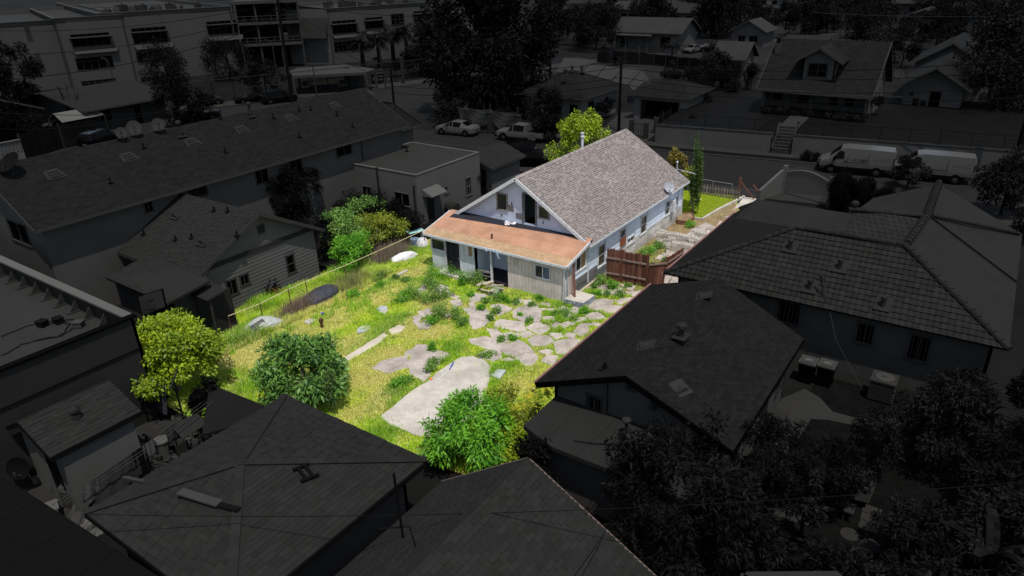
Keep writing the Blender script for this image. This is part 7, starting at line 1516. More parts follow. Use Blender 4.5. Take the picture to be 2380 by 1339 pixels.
def dkfence(label,pts,h,m='wood',posts=True,name='board_fence'):
    t = thing(name,label,'fence',pts[0]); O = t.location
    for p,q in zip(pts[:-1],pts[1:]):
        L = (q-p).length; k = max(1,int(L/2.4))
        for i in range(k):
            a,e = p.lerp(q,i/k),p.lerp(q,(i+1)/k); mb = MB(O); d = (e-a).normalized(); nn = max(2,int((e-a).length/.18))
            for j in range(nn): s = a.lerp(e,j/nn); hh = h*random.uniform(.96,1.03); mb.prism([s,s+(e-a)/nn*.9,s+(e-a)/nn*.9+Vector((0,0,hh)),s+Vector((0,0,hh))],.03,t=random.random())
            kind(mb.build('boards',DK[m],t),'stuff')
            mb = MB(O); mb.bar(a,a+Vector((0,0,h+.15)),.12,.12); mb.build('post',DK['mid' if m == 'wood' else m],t)
    return t
dkfence('dark board fence below the timber porch, top centre right',[G(1388,146),G(1520,152),G(1660,172)],1.8)
dkfence('dark board fence around the parking yard behind the tent',[G(1585,160),G(1665,168)],1.8)
dkfence('dark board fence at the left edge behind the apartment block',[G(60,372),G(150,345),G(232,330)],2.4,'wood')
b = MB(); a,e = G(0,385),G(62,372); b.prism([a-a,e-a,e-a+Vector((0,0,2.0)),Vector((0,0,2.0))],.2); b.bar(Vector((0,0,2.02)),e-a+Vector((0,0,2.02)),.28,.06)
for k in range(7):
    for j in range(3): p = (e-a)*((k+.5)/7)+Vector((0,0,1.1+j*.25)); b.box(p-Vector((.0,.04,0)),(.14,.06,.12),t=.1)
obj1('pierced_wall','pale block wall with rows of small openings at the left edge','wall',b,DK['white'],a)
dkfence('dark slatted fence climbing beside the driveway gate across the street',[G(1520,308),G(1620,248)],1.5,'wood')
# fence hung with white cloth, wall and gates beside the parked cars
A_,B_ = G(1075,300),G(1212,318); 
t = thing('cloth_hung_fence','fence on a low block wall hung with sagging pale cloth, behind the parked sedan','fence',A_); O = t.location; d = (B_-A_).normalized(); L = (B_-A_).length
b = MB(O); b.prism([A_,B_,B_+Vector((0,0,.8)),A_+Vector((0,0,.8))],.25); b.build('wall',DK['brick'],t)
for f in (0.08,.5,.95): p = A_+d*L*f; b = MB(O); b.box(p+Vector((0,0,1.05)),(.5,.5,2.1)); b.box(p+Vector((0,0,2.13)),(.6,.6,.1)); b.bar(p+Vector((0,0,2.1)),p+Vector((0,0,3.0)),.08,.08); b.build('pillar',DK['concrete'],t)
for k,(f0,f1) in enumerate(((-.03,.08),(.08,.5),(.5,.95))):
    b = MB(O); V = []; n = 12
    for i in range(n):
        for j in range(5):
            f = i/(n-1); s = A_+d*L*(f0+(f1-f0)*f); sag = .25*math.sin(f*math.pi); zz = 2.55-sag-(1.5-.25*math.sin(f*6+k))*j/4; V.append(s+Vector((-.2-.08*math.sin(f*9+j),-.05,zz)))
    b.mesh(V,[(i*5+j,i*5+j+1,(i+1)*5+j+1,(i+1)*5+j) for i in range(n-1) for j in range(4)]); b.build('cloth',DK['cloth'],t)
for k in range(18): b = MB(O); s = A_+d*L*(.52+.42*k/17); b.bar(s+Vector((.05,0,.8)),s+Vector((.05,0,1.9)),.03,.03); b.build('bar',DK['metal'],t)
t = thing('driveway_gate','pale barred driveway gate with stone pillars by the utility pole','gate',G(1465,318)); O = t.location; a,e = G(1467,318),G(1500,325); b = MB(O)
for k in range(9): p = a.lerp(e,k/8); b.bar(p,p+Vector((0,0,1.5)),.04,.04)
b.bar(a+Vector((0,0,1.4)),e+Vector((0,0,1.4)),.05,.05); b.bar(a+Vector((0,0,.3)),e+Vector((0,0,.3)),.05,.05); b.build('bars',DK['metal'],t)
for p in (a,e,G(1524,313)): b = MB(O); b.box(p+Vector((0,0,.85)),(.4,.4,1.7)); b.build('pillar',DK['concrete'],t)
# arched drive gate and wall of the tile house front
t = thing('arched_gate','white arched driveway gate with spearheads beyond the tile roof','gate',G(1880,455)); O = t.location; a,e = Vector((52.3,9.6,0)),Vector((52.6,4.6,0)); a = G(1818,452); e = G(1925,482); b = MB(O)
for off,w_ in ((0,.07),(-.22,.04)): b.tube([a.lerp(e,k/14)+Vector((0,0,1.7+off+.45*math.sin(math.pi*k/14))) for k in range(15)],w_,6)
for k in range(27): f = k/26; p = a.lerp(e,f); b.bar(p+Vector((0,0,.1)),p+Vector((0,0,1.95+.45*math.sin(math.pi*f))),.03,.03)
b.build('bars',DK['white'],t); b = MB(O); b.bar(a,a+Vector((0,0,2.2)),.3,.3); b.bar(e,e+Vector((0,0,2.2)),.3,.3); b.build('pillar',DK['white'],t)
t = thing('garden_wall','pale sloping garden wall between the lit path and the arched gate','wall',G(1775,470)); b = MB(t.location); a0_ = G(1765,468); a1_ = G(1818,452); b.prism([a0_,a1_,a1_+Vector((0,0,2.0)),a0_+Vector((0,0,.8))],.2); b.build('wall',DK['white'],t)
t = thing('arched_gate','small white arched gate at the right edge beyond the tile roof','gate',G(2350,540)); O = t.location; a,e = G(2345,540),G(2395,560); b = MB(O)
b.tube([a.lerp(e,k/10)+Vector((0,0,1.6+.4*math.sin(math.pi*k/10))) for k in range(11)],.05,6)
for k in range(13): f = k/12; p = a.lerp(e,f); b.bar(p,p+Vector((0,0,1.8+.4*math.sin(math.pi*f))),.03,.03)
b.build('bars',DK['white'],t)
# house at the left edge with shelter and dead tree
house('corner_house','low house with pale broad gable roof near the left edge, below the school','house',*(lambda a,b_,c_: (a.x-1,a.x+8,c_.y,b_.y))(G(215,300,0),G(140,262,0),G(365,280,0)),0,2.7,3.9,'x',over=.9,roof=DK['roof_l'],wm=DK['mid'],ops={'-y': [(1,2.5,1,2.3,'slide'),(5,6,.1,2.2,'door')],'-x': [(3,5,1,2.4,'slide')]},cover=CV(.5,.25,(0,1),.02))
house('edge_house','dark-roofed house cut by the left edge above the pierced wall','house',*(lambda a: (a.x-4,a.x+4,a.y+1,a.y+9))(G(20,330)),0,3.0,4.6,'y',over=.6,roof=DK['mid'],wm=DK['steel_d'],cover=CV(.5,.25,(0,),.02))
c = G(140,322); t = thing('car_shelter','white canvas car shelter with open front and a dark truck inside','shelter',c); b = MB(c); w_,l_ = 1.6,4.5; pr2 = [(-w_,1.9),(0,2.7),(w_,1.9)]
for (u0_,z0_),(u1_,z1_) in zip(pr2[:-1],pr2[1:]): b.prism([c+Vector((0,u0_,z0_)),c+Vector((l_,u0_,z0_)),c+Vector((l_,u1_,z1_)),c+Vector((0,u1_,z1_))],.04)
b.prism([c+Vector((0,w_,0)),c+Vector((l_,w_,0)),c+Vector((l_,w_,1.9)),c+Vector((0,w_,1.9))],.03); b.build('canvas',DK['white'],t); b = MB(c)
for y in (-w_,w_):
    for x in (0,l_): b.bar(c+Vector((x,y,0)),c+Vector((x,y,1.9)),.07,.07)
b.build('pole',DK['metal'],t)
# ------------------------------------------------------------------ vehicles
def loft(stn,root,nm,m,shift=(0,0,0),smooth=False):
    b = MB(); V = []; n = 10
    for (x,zb,zm,zbelt,zr,hw,hr) in stn:
        h = [(-hw*.90,zb),(-hw,zb+(zm-zb)*.5),(-hw,zm),(-hw*.96,zbelt),(-hr,zr),(hr,zr),(hw*.96,zbelt),(hw,zm),(hw,zb+(zm-zb)*.5),(hw*.90,zb)]
        V += [(x,y,z) for y,z in h]
    F = []
    for i in range(len(stn)-1): F += [(i*n+k,i*n+(k+1) % n,(i+1)*n+(k+1) % n,(i+1)*n+k) for k in range(n)]
    F += [tuple(range(n))[::-1],tuple((len(stn)-1)*n+k for k in range(n))]; b.mesh(V,F); o = b.build(nm,m,root); return V
def glassq(root,pts,nm='window',inset=.06,m=None,off=.02):
    P = [Vector(p) for p in pts]; c = sum(P,Vector())/len(P); n = (P[1]-P[0]).cross(P[2]-P[0]).normalized(); 
    if n.dot(c-Vector((0,0,.6))) < 0: n = -n
    Q = [p+(c-p).normalized()*inset+n*off for p in P]; b = MB(); b.poly(Q); b.mesh([q-n*.01 for q in Q],[tuple(range(len(Q)))]); b.build(nm,m or DK['win'],root)
def wheels(root,xs,hw,r=.33,w_=.22):
    for x in xs:
        for s in (-1,1):
            b = MB(); b.lathe((x,s*(hw-w_/2+.02),r),[(r*.62,-w_/2),(r*.94,-w_/2),(r,-w_*.3),(r,w_*.3),(r*.94,w_/2),(r*.62,w_/2)],18,axis='y'); wh = b.build('wheel',DK['tyre'],root)
            b = MB(); b.lathe((x,s*(hw+.025),r),[(r*.62,-.03),(r*.55,.0),(r*.2,.02)] if s > 0 else [(r*.62,.03),(r*.55,0),(r*.2,-.02)],12,axis='y'); b.build('rim',DK['rim'],wh)
            b = MB(); b.lathe((x,s*(hw-.10),r+.02),[(r*1.16,-.09),(r*1.16,.106)] if s > 0 else [(r*1.16,-.106),(r*1.16,.09)],18,axis='y'); b.build('wheel_arch',DK['black'],root)
KC = {'sedan': dict(st=[(-2.33,.38,.55,.72,.78,.74,.60),(-2.2,.25,.6,.86,.98,.85,.66),(-1.55,.2,.62,.90,1.06,.9,.64),(-.85,.2,.62,.93,1.36,.91,.56),(.15,.2,.62,.93,1.43,.91,.57),(.55,.2,.62,.92,1.36,.91,.56),(1.3,.2,.6,.88,.98,.9,.66),(2.05,.22,.55,.78,.84,.86,.62),(2.33,.35,.5,.62,.66,.72,.5)],wh=(-1.4,1.42),hw=.91,g=(2,3,4,5,6),r=.33),
      'suv': dict(st=[(-2.3,.45,.7,.95,1.0,.84,.72),(-2.22,.35,.75,1.05,1.3,.9,.66),(-1.95,.3,.75,1.05,1.62,.93,.62),(-.8,.3,.75,1.05,1.70,.94,.64),(.3,.3,.75,1.05,1.66,.94,.63),(.55,.3,.75,1.04,1.58,.94,.62),(1.2,.3,.72,1.0,1.12,.93,.68),(2.05,.32,.65,.92,.98,.9,.64),(2.3,.42,.6,.74,.78,.78,.55)],wh=(-1.38,1.42),hw=.93,g=(1,2,4,5,6),r=.37)}
def car(knd,label,loc,rz,m,group=None,detail=True):
    t = thing('parked_car',label,'car',loc,rz,group); k = KC[knd]; V = loft(k['st'],t,'body',m); g = k['g']; R = lambda i,j: V[i*10+j]
    for s in (3,6):
        j,jr = (3,4) if s == 3 else (6,5)
        for a,e in (((g[1],g[2]) ,(g[2],g[3])) if detail else ((g[1],g[3]),)):
            a_,e_ = a if isinstance(a,int) else a[0],e if isinstance(e,int) else e[1]
        for i0,i1 in ((g[1],g[2]),(g[2],g[3])): glassq(t,[R(i0,j),R(i1,j),R(i1,jr),R(i0,jr)])
        glassq(t,[R(g[3],j),R(g[4],j),R(g[3],jr)],inset=.05)
    glassq(t,[R(g[3],4),R(g[4],4),R(g[4],5),R(g[3],5)],'windscreen'); glassq(t,[R(g[0],4),R(g[1],4),R(g[1],5),R(g[0],5)],'rear_window'); wheels(t,k['wh'],k['hw'],k['r'])
    x1 = k['st'][-1][0]; x0 = k['st'][0][0]; zf = k['st'][-2][3]-.12; zr_ = k['st'][1][3]-.08
    for s in (-1,1): b = MB(); b.box((x1-.14,s*.62,zf),(.14,.3,.12)); b.build('headlight',DK['white'],t); b = MB(); b.box((x0+.08,s*.66,zr_),(.1,.28,.14)); b.build('tail_light',DK['mid'],t); b = MB(); b.box((.75,s*.99,.98),(.14,.14,.1)); b.build('mirror',m,t)
    b = MB(); b.box((x1-.04,0,.38),(.1,1.2,.16)); b.build('grille',DK['black'],t); b = MB(); b.box((x0+.0,0,.62),(.03,.5,.14)); b.build('number_plate',DK['line'],t)
    for s in (-1,1):
        for x in (-.3,-.35+.0): pass
        b = MB(); b.box((-.28,s*.915,.62),(.012,.012,.6)); b.box((.62,s*.912,.62),(.012,.012,.55)); b.build('door_seam',DK['black'],t)
    return t
aA = math.atan2(-dA.y,-dA.x); aB = math.atan2(dB.y,dB.x)
car('sedan','white sedan parked at the kerb before the cloth-hung fence',G(1064,312),aA,DK['car_w'])
car('suv','white compact SUV driving on the wide road behind the long roof',G(826,244),aB+math.pi,DK['car_w'])
car('sedan','black coupe parked on the wide road left of the dark hatchback',G(588,238),aB,DK['car_b']); car('suv','black hatchback parked on the wide road by the leaning utility pole',G(650,238),aB,DK['car_b'])
car('suv','dark SUV parked near the stop sign, far left of the parked cars',G(478,246),aB+.1,DK['car_g']); car('sedan','dark sedan parked nearer than the dark SUV, beside the bushy tree',G(468,278),aB+2.9,DK['car_b'])
car('suv','dark vehicle behind the apartment roof dishes',G(238,338),.4,DK['car_b']); car('suv','dark pickup-like vehicle inside the white car shelter',G(150,312),3.0,DK['car_b'])
car('suv','silver minivan parked in the yard left of the dormer house roof',G(1725,128),2.0,DK['car_w']); car('sedan','dark car in the yard behind the white-roofed porch house',G(1648,120),2.2,DK['car_b']); car('sedan','pale car half hidden by palms beside the porch house',G(1612,122),2.9,DK['car_w'])
for i,(px,py,m,lb) in enumerate(((1865,28,'car_w','white car on the far road, left of the dark tree'),(1812,48,'car_g','grey car on the far road nearest the bushes'),(1870,4,'car_g','dark wide vehicle at the top of the far road'),(1945,12,'car_w','pale car on the far road near the pole'),(1965,24,'car_b','dark car on the far road behind the pole'),(2350,30,'car_g','grey car beyond the houses at the top right'),(2195,22,'car_w','pale car among trees at the top right'))): car('sedan',lb,G(px,py),1.0+i*.3,DK[m])
car('suv','black SUV parked nose-in behind the small garage',G(1188,372),2.2,DK['car_b']); car('sedan','dark car beside the black SUV, left of the yellow-green tree',G(1243,386),2.0,DK['car_b'])
# pickup
t = thing('pickup_truck','white pickup truck parked behind the sedan across the street','pickup truck',G(1212,326),aA)
st = [(-2.6,.45,.7,.98,1.0,.88,.84),(-.75,.4,.7,1.02,1.04,.92,.88),(-.7,.35,.7,1.05,1.62,.92,.62),(.55,.35,.7,1.05,1.66,.92,.64),(1.15,.35,.68,1.0,1.08,.92,.7),(2.3,.38,.62,.92,.98,.88,.66),(2.55,.45,.6,.75,.8,.76,.6)]
V = loft(st,t,'body',DK['car_w']); R = lambda i,j: V[i*10+j]
for j,jr in ((3,4),(6,5)): glassq(t,[R(2,j),R(3,j),R(3,jr),R(2,jr)]); glassq(t,[R(3,j),R(4,j),R(3,jr)])
glassq(t,[R(3,4),R(4,4),R(4,5),R(3,5)],'windscreen'); wheels(t,(-1.65,1.6),.92,.38); b = MB(); b.box((-1.68,0,1.02),(1.7,1.5,.06)); b.build('truck_bed',DK['steel_d'],t); b = MB(); b.box((2.5,0,.5),(.2,1.7,.22)); b.build('bumper',DK['black'],t)
# vans
def van(label,loc,mark):
    t = thing('cargo_van',label,'van',loc,aA,None)
    st = [(-2.78,.55,.9,1.15,1.95,.95,.78),(-2.7,.4,.95,1.3,2.08,1.0,.82),(-1.0,.38,.95,1.3,2.12,1.02,.84),(.7,.38,.95,1.3,2.12,1.02,.84),(1.15,.38,.95,1.28,2.04,1.02,.80),(1.95,.38,.9,1.18,1.32,1.0,.78),(2.55,.4,.8,1.02,1.10,.95,.7),(2.78,.5,.7,.85,.9,.82,.6)]
    V = loft(st,t,'body',DK['car_w']); R = lambda i,j: V[i*10+j]
    glassq(t,[R(4,4),R(5,4),R(5,5),R(4,5)],'windscreen',.08)
    for j,jr,s in ((3,4,-1),(6,5,1)):
        a,e,f,g_ = [Vector(p) for p in (R(3,j),R(5,j),R(5,jr),R(4,jr))]; f2 = a.lerp(e,.82); glassq(t,[a+Vector((.1,0,.0)),f2,Vector(R(4,jr)).lerp(Vector(R(5,jr)),.15),Vector(R(3,jr))+Vector((.15,0,-.25*1))],'window',.05,off=.05)
        b = MB(); b.box((-1.9,s*1.012,1.55),(1.2,.015,.02)); b.box((-.2,s*1.016,1.05),(1.5,.02,.03)); b.box((.55,s*1.018,1.1),(.02,.02,1.1)); b.box((-.95,s*1.018,1.2),(.02,.02,1.5)); b.build('panel_seam',DK['mid'],t)
        b = MB(); b.box((.0,s*1.0,.5),(4.4,.06,.28)); b.build('lower_cladding',DK['black'],t); b = MB(); b.box((1.55,s*1.14,1.3),(.16,.2,.3)); b.build('mirror',DK['black'],t); b = MB(); b.box((-2.72,s*.93,1.3),(.08,.14,.6)); b.build('tail_light',DK['mid'],t); b = MB(); b.box((2.62,s*.78,.95),(.2,.24,.22)); b.build('headlight',DK['mid'],t)
        b = MB(); b.box((.72,s*1.03,1.12),(.2,.03,.05)); b.build('handle',DK['black'],t)
    b = MB(); b.box((2.72,0,.58),(.2,1.8,.34)); b.build('bumper',DK['black'],t); b = MB(); b.box((-2.8,0,1.65),(.02,1.4,.5)); b.build('rear_window',DK['win'],t)
    wheels(t,(-1.60,1.72),1.02,.36,.24)
    if mark:
        b = MB(); s = 1.035; pts = [(-.85+.14*k,s,1.32+.05*math.sin(k*2.4)) for k in range(5)]; b.tube(pts,.018,5); b.tube([(-.3,s,1.33),(.25,s,1.36)],.014,5); b.tube([(-.75,s,1.25),(-.68,s,1.38),(-.58,s,1.3),(-.5,s,1.24)],.014,5); b.tube([(-.62,s,1.42),(-.5,s,1.40)],.02,5); b.build('emblem',DK['steel_d'],t)
    return t
v1 = G(1984,400); v2 = G(2160,420)
van('white cargo van with a small dark squiggle mark on its side, left of the pair',SA((v1-pA).dot(dA),-1.25),True); van('plain white cargo van parked behind the marked one, right of the pair',SA((v2-pA).dot(dA),-1.25),False)
# ------------------------------------------------------------------ poles, signs, wires
POLE = {}
def pole(name,label,base,top,r=.17,arm=None,m=DK['pole'],tr=False,lean=None):
    base = Vector(base); t = thing(name,label,'utility pole',base); b = MB(base); b.tube([base,top],[r,r*.75],8); b.build('pole',m,t)
    if arm: b = MB(base); 
    if arm:
        for z,l,dv in arm: p = top-Vector((0,0,z)); b.bar(p-dv*l,p+dv*l,.12,.12); 
        b.build('crossarm',m,t); b = MB(base)
        for z,l,dv in arm:
            for f in (-.9,-.5,.5,.9): p = top-Vector((0,0,z))+dv*l*f; b.lathe(p+Vector((0,0,.05)),[(.04,0),(.06,.1),(.03,.18)],6)
        b.build('insulator',DK['mid'],t)
    if tr: b = MB(base); p = base+(top-base)*.56+Vector((.25,-.35,0)); b.lathe(p,[(.25,-.45),(.28,-.4),(.28,.4),(.2,.5)],12); b.build('transformer',DK['metal'],t)
    return top
c = G(679,242); T_a = pole('utility_pole','tall dark leaning utility pole with transformer between the school blocks',c,Vector((c.x+.6,c.y+.4,14.8)),.2,[(1.9,1.3,Vector((.3,-.95,0))),(3.4,.9,Vector((.3,-.95,0)))],tr=True)
c = G(917,256); T_b = pole('utility_pole','bare dark utility pole behind the long roof by the wide road',c,Vector((c.x,c.y,ZAT(911,152,c.x,c.y))),.15,[(1.3,.7,Vector((.95,.1,0)))])
c = G(1438,306); T_c = pole('utility_pole','dark utility pole behind the ridge of the lit house',c,Vector((c.x,c.y,ZAT(1444,140,c.x,c.y))),.17,[(.35,.9,Vector((.9,-.2,0)))])
c = G(2349,418); T_d = pole('utility_pole','thick dark utility pole at the right edge behind the vans',c,Vector((c.x,c.y+.1,10.5)),.22,[(.6,1.2,Vector((.95,.1,0)))])
c = G(1279,200); T_e = pole('utility_pole','tall dark utility pole right of the big dark tree',c,Vector((c.x,c.y,13.5)),.18,[(2.0,1.1,Vector((.2,-.95,0)))])
for i,(px,py,pt,lb) in enumerate(((1320,88,10,'thin utility pole in front of the far two-storey house'),(1556,60,-40,'dark utility pole behind the white-roofed porch house'),(1764,78,-40,'dark utility pole at the near end of the far road'),(2195,62,-30,'pale thin pole among the trees at the top right'),(2062,100,42,'short pole stub behind the dark evergreens'),(1965,14,-50,'dark pole crossing the far road'))):
    c = G(px,py); pole('utility_pole',lb,c,Vector((c.x,c.y,max(3,min(13,ZAT(px,pt,c.x,c.y))))),.15 if i != 3 else .12,[(1.2,.8,Vector((.2,-.9,0)))] if i < 3 else None,m=DK['pole'] if i != 3 else DK['mid'])
def lamp_pole(label,px,py,ptop,arm=(0,-1.8),m=DK['metal'],r=.09):
    c = G(px,py); t = thing('street_lamp',label,'street lamp',c); h = ZAT(px,ptop,c.x,c.y); b = MB(c); b.tube([c,c+Vector((0,0,h))],[r,r*.6],8); b.build('pole',m,t)
    if arm: b = MB(c); e = c+Vector((arm[0],arm[1],h+.3)); b.tube([c+Vector((0,0,h-.3)),c+Vector((arm[0]*.5,arm[1]*.5,h+.3)),e],.05,6); b.build('arm',m,t); b = MB(c); b.box(e,(.3,.7,.12)); b.build('lamp_head',m,t)
lamp_pole('pale pole rising in front of the school corner bay',272,222,140,(0,1.4)); lamp_pole('pale pole in front of the bushy pepper tree by the school',413,208,118,None); lamp_pole('pale lamp pole in front of the gallery between the school blocks',583,220,100,None)
lamp_pole('pale curved street lamp left of the tall leaning pole',652,224,92,(-1.5,1.5)); lamp_pole('white flag pole in front of the right school block',737,226,128,None); lamp_pole('white pole among the palms',887,168,102,None); lamp_pole('white pole right of the palms',979,155,88,None); lamp_pole('curved pale lamp right of the big dark tree',1288,132,97,(-.6,.5),r=.06); lamp_pole('curved street lamp over the dark tree row, top centre',1472,60,33,(-1.5,3.5),r=.08)
def sign(label,px,py,ptop,shape,m,r=.38):
    c = G(px,py); t = thing('road_sign',label,'road sign',c); h = ZAT(px,ptop,c.x,c.y); b = MB(c); b.bar(c,c+Vector((0,0,h)),.06,.06); b.build('post',DK['metal'],t); b = MB(c); n = {'oct': 8,'round': 18,'school': 5,'rect': 4}[shape]; V = []
    f = Vector((-.82,-.57,0)); s = Vector((-f.y,f.x,0))
    a0 = math.pi/8 if shape == 'oct' else math.pi/4 if shape == 'rect' else math.pi/2
    for k in range(n): a = a0+6.283*k/n; V.append(c+Vector((0,0,h-r))+s*math.cos(a)*r+Vector((0,0,math.sin(a)*r)))
    b.prism([v+f*.05 for v in V],.02); b.build('sign_plate',m,t); return t,c+Vector((0,0,h-r))+f*.075,s
t,cc,s_ = sign('pale octagonal stop sign seen near the dark SUV, left',466,280,216,'oct',DK['metal']); t,cc,s_ = sign('grey back of an octagonal sign beside the pickup',1236,345,310,'oct',DK['grey'],.42)
t,cc,s_ = sign('dark pentagon school crossing sign by the leaning pole',653,232,172,'school',DK['mid'],.5); b = MB(t.location)
for k in (-1,1): b.tube([cc+s_*.13*k+Vector((0,0,-.28)),cc+s_*.12*k+Vector((0,0,.05))],.035,5); b.lathe(cc+s_*.12*k+Vector((0,0,.1)),[(.05,0),(.06,.05),(.02,.1)],6)
b.build('emblem',DK['black'],t)
t,cc,s_ = sign('round sign with crossed ring at the street corner by the flowering shrub',1014,300,238,'round',DK['grey'],.42); b = MB(t.location); b.tube([cc+s_*math.cos(a)*.33+Vector((0,0,math.sin(a)*.33)) for a in [6.283*k/16 for k in range(17)]],.03,5); b.bar(cc+s_*.24+Vector((0,0,.24)),cc-s_*.24-Vector((0,0,.24)),.06,.03); b.build('emblem',DK['black'],t)
wires = []
def wire(label,a,e,sag=.6,r=.03,m=None,name='power_line'):
    a,e = Vector(a),Vector(e); n = 14; pts = [a.lerp(e,k/n)-a-Vector((0,0,sag*4*(k/n)*(1-k/n))) for k in range(n+1)]; b = MB(); b.tube(pts,r,4,cap=False); obj1(name,label,'wire',b,m or DK['steel_d'],a)
z_ = Vector((0,0,1))
for i,(da,de) in enumerate(((.2,.2),(1.0,1.0),(2.4,2.2),(3.2,3.0))):
    wire('wire from the bare pole to the ridge pole, %s of four' % ('topmost','second','third','lowest')[i],T_b-z_*da,T_c-z_*(de*.8-.1),.8,.028); wire('wire from the ridge pole to the thick right pole, %s of four' % ('topmost','second','third','lowest')[i],T_c-z_*(de*.8-.1),T_d-z_*(de+1.2),1.0,.03)
for i in range(4): wire('overhead wire from the leaning pole across the left trees, %s of four' % ('topmost','second','third','lowest')[i],T_a-z_*(1.6+i*.9),G(-30,10+i*60,9.5-i*.4),1.2,.03)
for i in range(3): wire('overhead wire from the leaning pole to the bare pole, %s of three' % ('topmost','middle','lowest')[i],T_a-z_*(2+i*1.5),T_b-z_*(.3+i*.8),.6,.028)
for i in range(2): wire('wire from the leaning pole to the tall pole by the big tree, %s of two' % ('upper','lower')[i],T_a-z_*(1+i*1.4),T_e-z_*(2+i),1.5,.03)
wire('long wire crossing the near roofs and the bottom right garden',G(190,1195,3.9),G(2380,1120,6.0),.4,.012); wire('pale wire crossing above the far trees at the top right',G(1890,29,9),G(2380,36,9),.3,.03,DK['mid'])
wire('dark cable dropping over the near gabled roof',PX(1405,1240,11.9),PX(1290,1400,8.0),.02,.012)
for i,(x0,y0,x1,y1) in enumerate(((0,262,640,232),(0,300,420,245))): wire('thin wire across the left houses, '+('upper','lower')[i],G(x0,y0,6),G(x1,y1,7),.6,.025)
# ------------------------------------------------------------------ vegetation outside the lot
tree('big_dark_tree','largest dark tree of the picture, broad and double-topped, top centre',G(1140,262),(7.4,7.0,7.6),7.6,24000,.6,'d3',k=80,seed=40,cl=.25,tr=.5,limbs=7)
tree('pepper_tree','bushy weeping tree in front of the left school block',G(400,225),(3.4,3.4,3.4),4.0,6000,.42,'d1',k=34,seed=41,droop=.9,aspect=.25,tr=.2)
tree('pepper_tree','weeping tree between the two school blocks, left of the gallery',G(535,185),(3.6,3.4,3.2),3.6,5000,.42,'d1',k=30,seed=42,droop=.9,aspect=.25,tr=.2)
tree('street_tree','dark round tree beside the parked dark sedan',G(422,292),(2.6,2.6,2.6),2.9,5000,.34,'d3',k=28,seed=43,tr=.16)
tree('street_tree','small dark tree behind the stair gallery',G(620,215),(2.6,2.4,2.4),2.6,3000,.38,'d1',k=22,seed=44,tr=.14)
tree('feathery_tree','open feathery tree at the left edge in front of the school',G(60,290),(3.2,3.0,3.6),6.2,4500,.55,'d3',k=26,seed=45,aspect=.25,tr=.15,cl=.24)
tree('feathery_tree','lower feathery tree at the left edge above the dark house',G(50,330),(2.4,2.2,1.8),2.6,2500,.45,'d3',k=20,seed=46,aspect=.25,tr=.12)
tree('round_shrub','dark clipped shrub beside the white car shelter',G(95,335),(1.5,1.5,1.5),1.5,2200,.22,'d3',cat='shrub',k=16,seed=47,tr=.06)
for i,(px,py,h,lb) in enumerate(((846,165,5.0,'leftmost palm in front of the right school block'),(884,160,5.0,'second palm from the left by the school block'),(916,150,5.6,'middle palm of the five by the school block'),(948,150,5.8,'fourth palm from the left by the school block'),(985,140,6.0,'rightmost and tallest palm by the school block'))):
    c = G(px,py); r = thing('fan_palm',lb,'palm',c,group='palms in front of the school'); O = c; b = MB(O); b.tube([c,c+Vector((0,0,h*.5)),c+Vector((.1,0,h))],[.42,.34,.28],8); b.build('trunk',DK['bark'],r); Rr = random.Random(i); b = MB(O)
    top = c+Vector((.1,0,h))
    for k in range(46):
        a = Rr.uniform(0,6.283); el = Rr.uniform(-.9,1.1); L = Rr.uniform(1.9,2.9); d = Vector((math.cos(a)*math.cos(el),math.sin(a)*math.cos(el),math.sin(el))); s = d.cross(Vector((0,0,1))).normalized(); m_ = top+d*L*.5; e = top+d*L+Vector((0,0,-.35-.3*(el > 0)))
        for f in range(6): o_ = (f-2.5)/2.5; b.mesh([m_,m_+s*o_*.35+Vector((0,0,.02)),e+s*o_*.75+Vector((0,0,-.25*abs(o_))),m_+s*(o_+.2)*.35],[(0,1,2),(0,2,3)],Rr.random())
        b.bar(top,m_,.04,.03)
    b.build('crown',LM['d2'],r)
tree('dark_tree','dark tree mass right of the palms behind the school fence',G(1000,175),(3.0,3.6,3.2),3.6,4000,.42,'d1',k=26,seed=50,tr=.2)
tree('dark_tree','low dark tree between the palms and the big dark tree',G(960,178),(2.4,3.0,1.8),2.0,2500,.36,'d1',k=20,seed=51,tr=.12)
tree('flowering_shrub','flowering shrub at the street corner below the big dark tree',G(1045,292),(1.9,2.0,2.1),2.2,3200,.28,'d2',cat='shrub',k=22,seed=52,tr=.1)
tree('garden_tree','wispy dark tree in front of the dark hip-roof house',G(1268,305),(2.1,2.0,2.0),2.6,5000,.26,'d1',k=28,seed=53,tr=.12)
tree('garden_tree','dark leafy shrub at the back end of the pickup',G(1278,330),(1.3,1.2,1.3),1.6,2500,.24,'d1',k=22,seed=54,tr=.1)
tree('garden_tree','thin dark shrub by the driveway behind the pickup',G(1390,275),(1.8,1.5,1.0),1.2,2000,.24,'d3',k=16,seed=55,tr=.08)
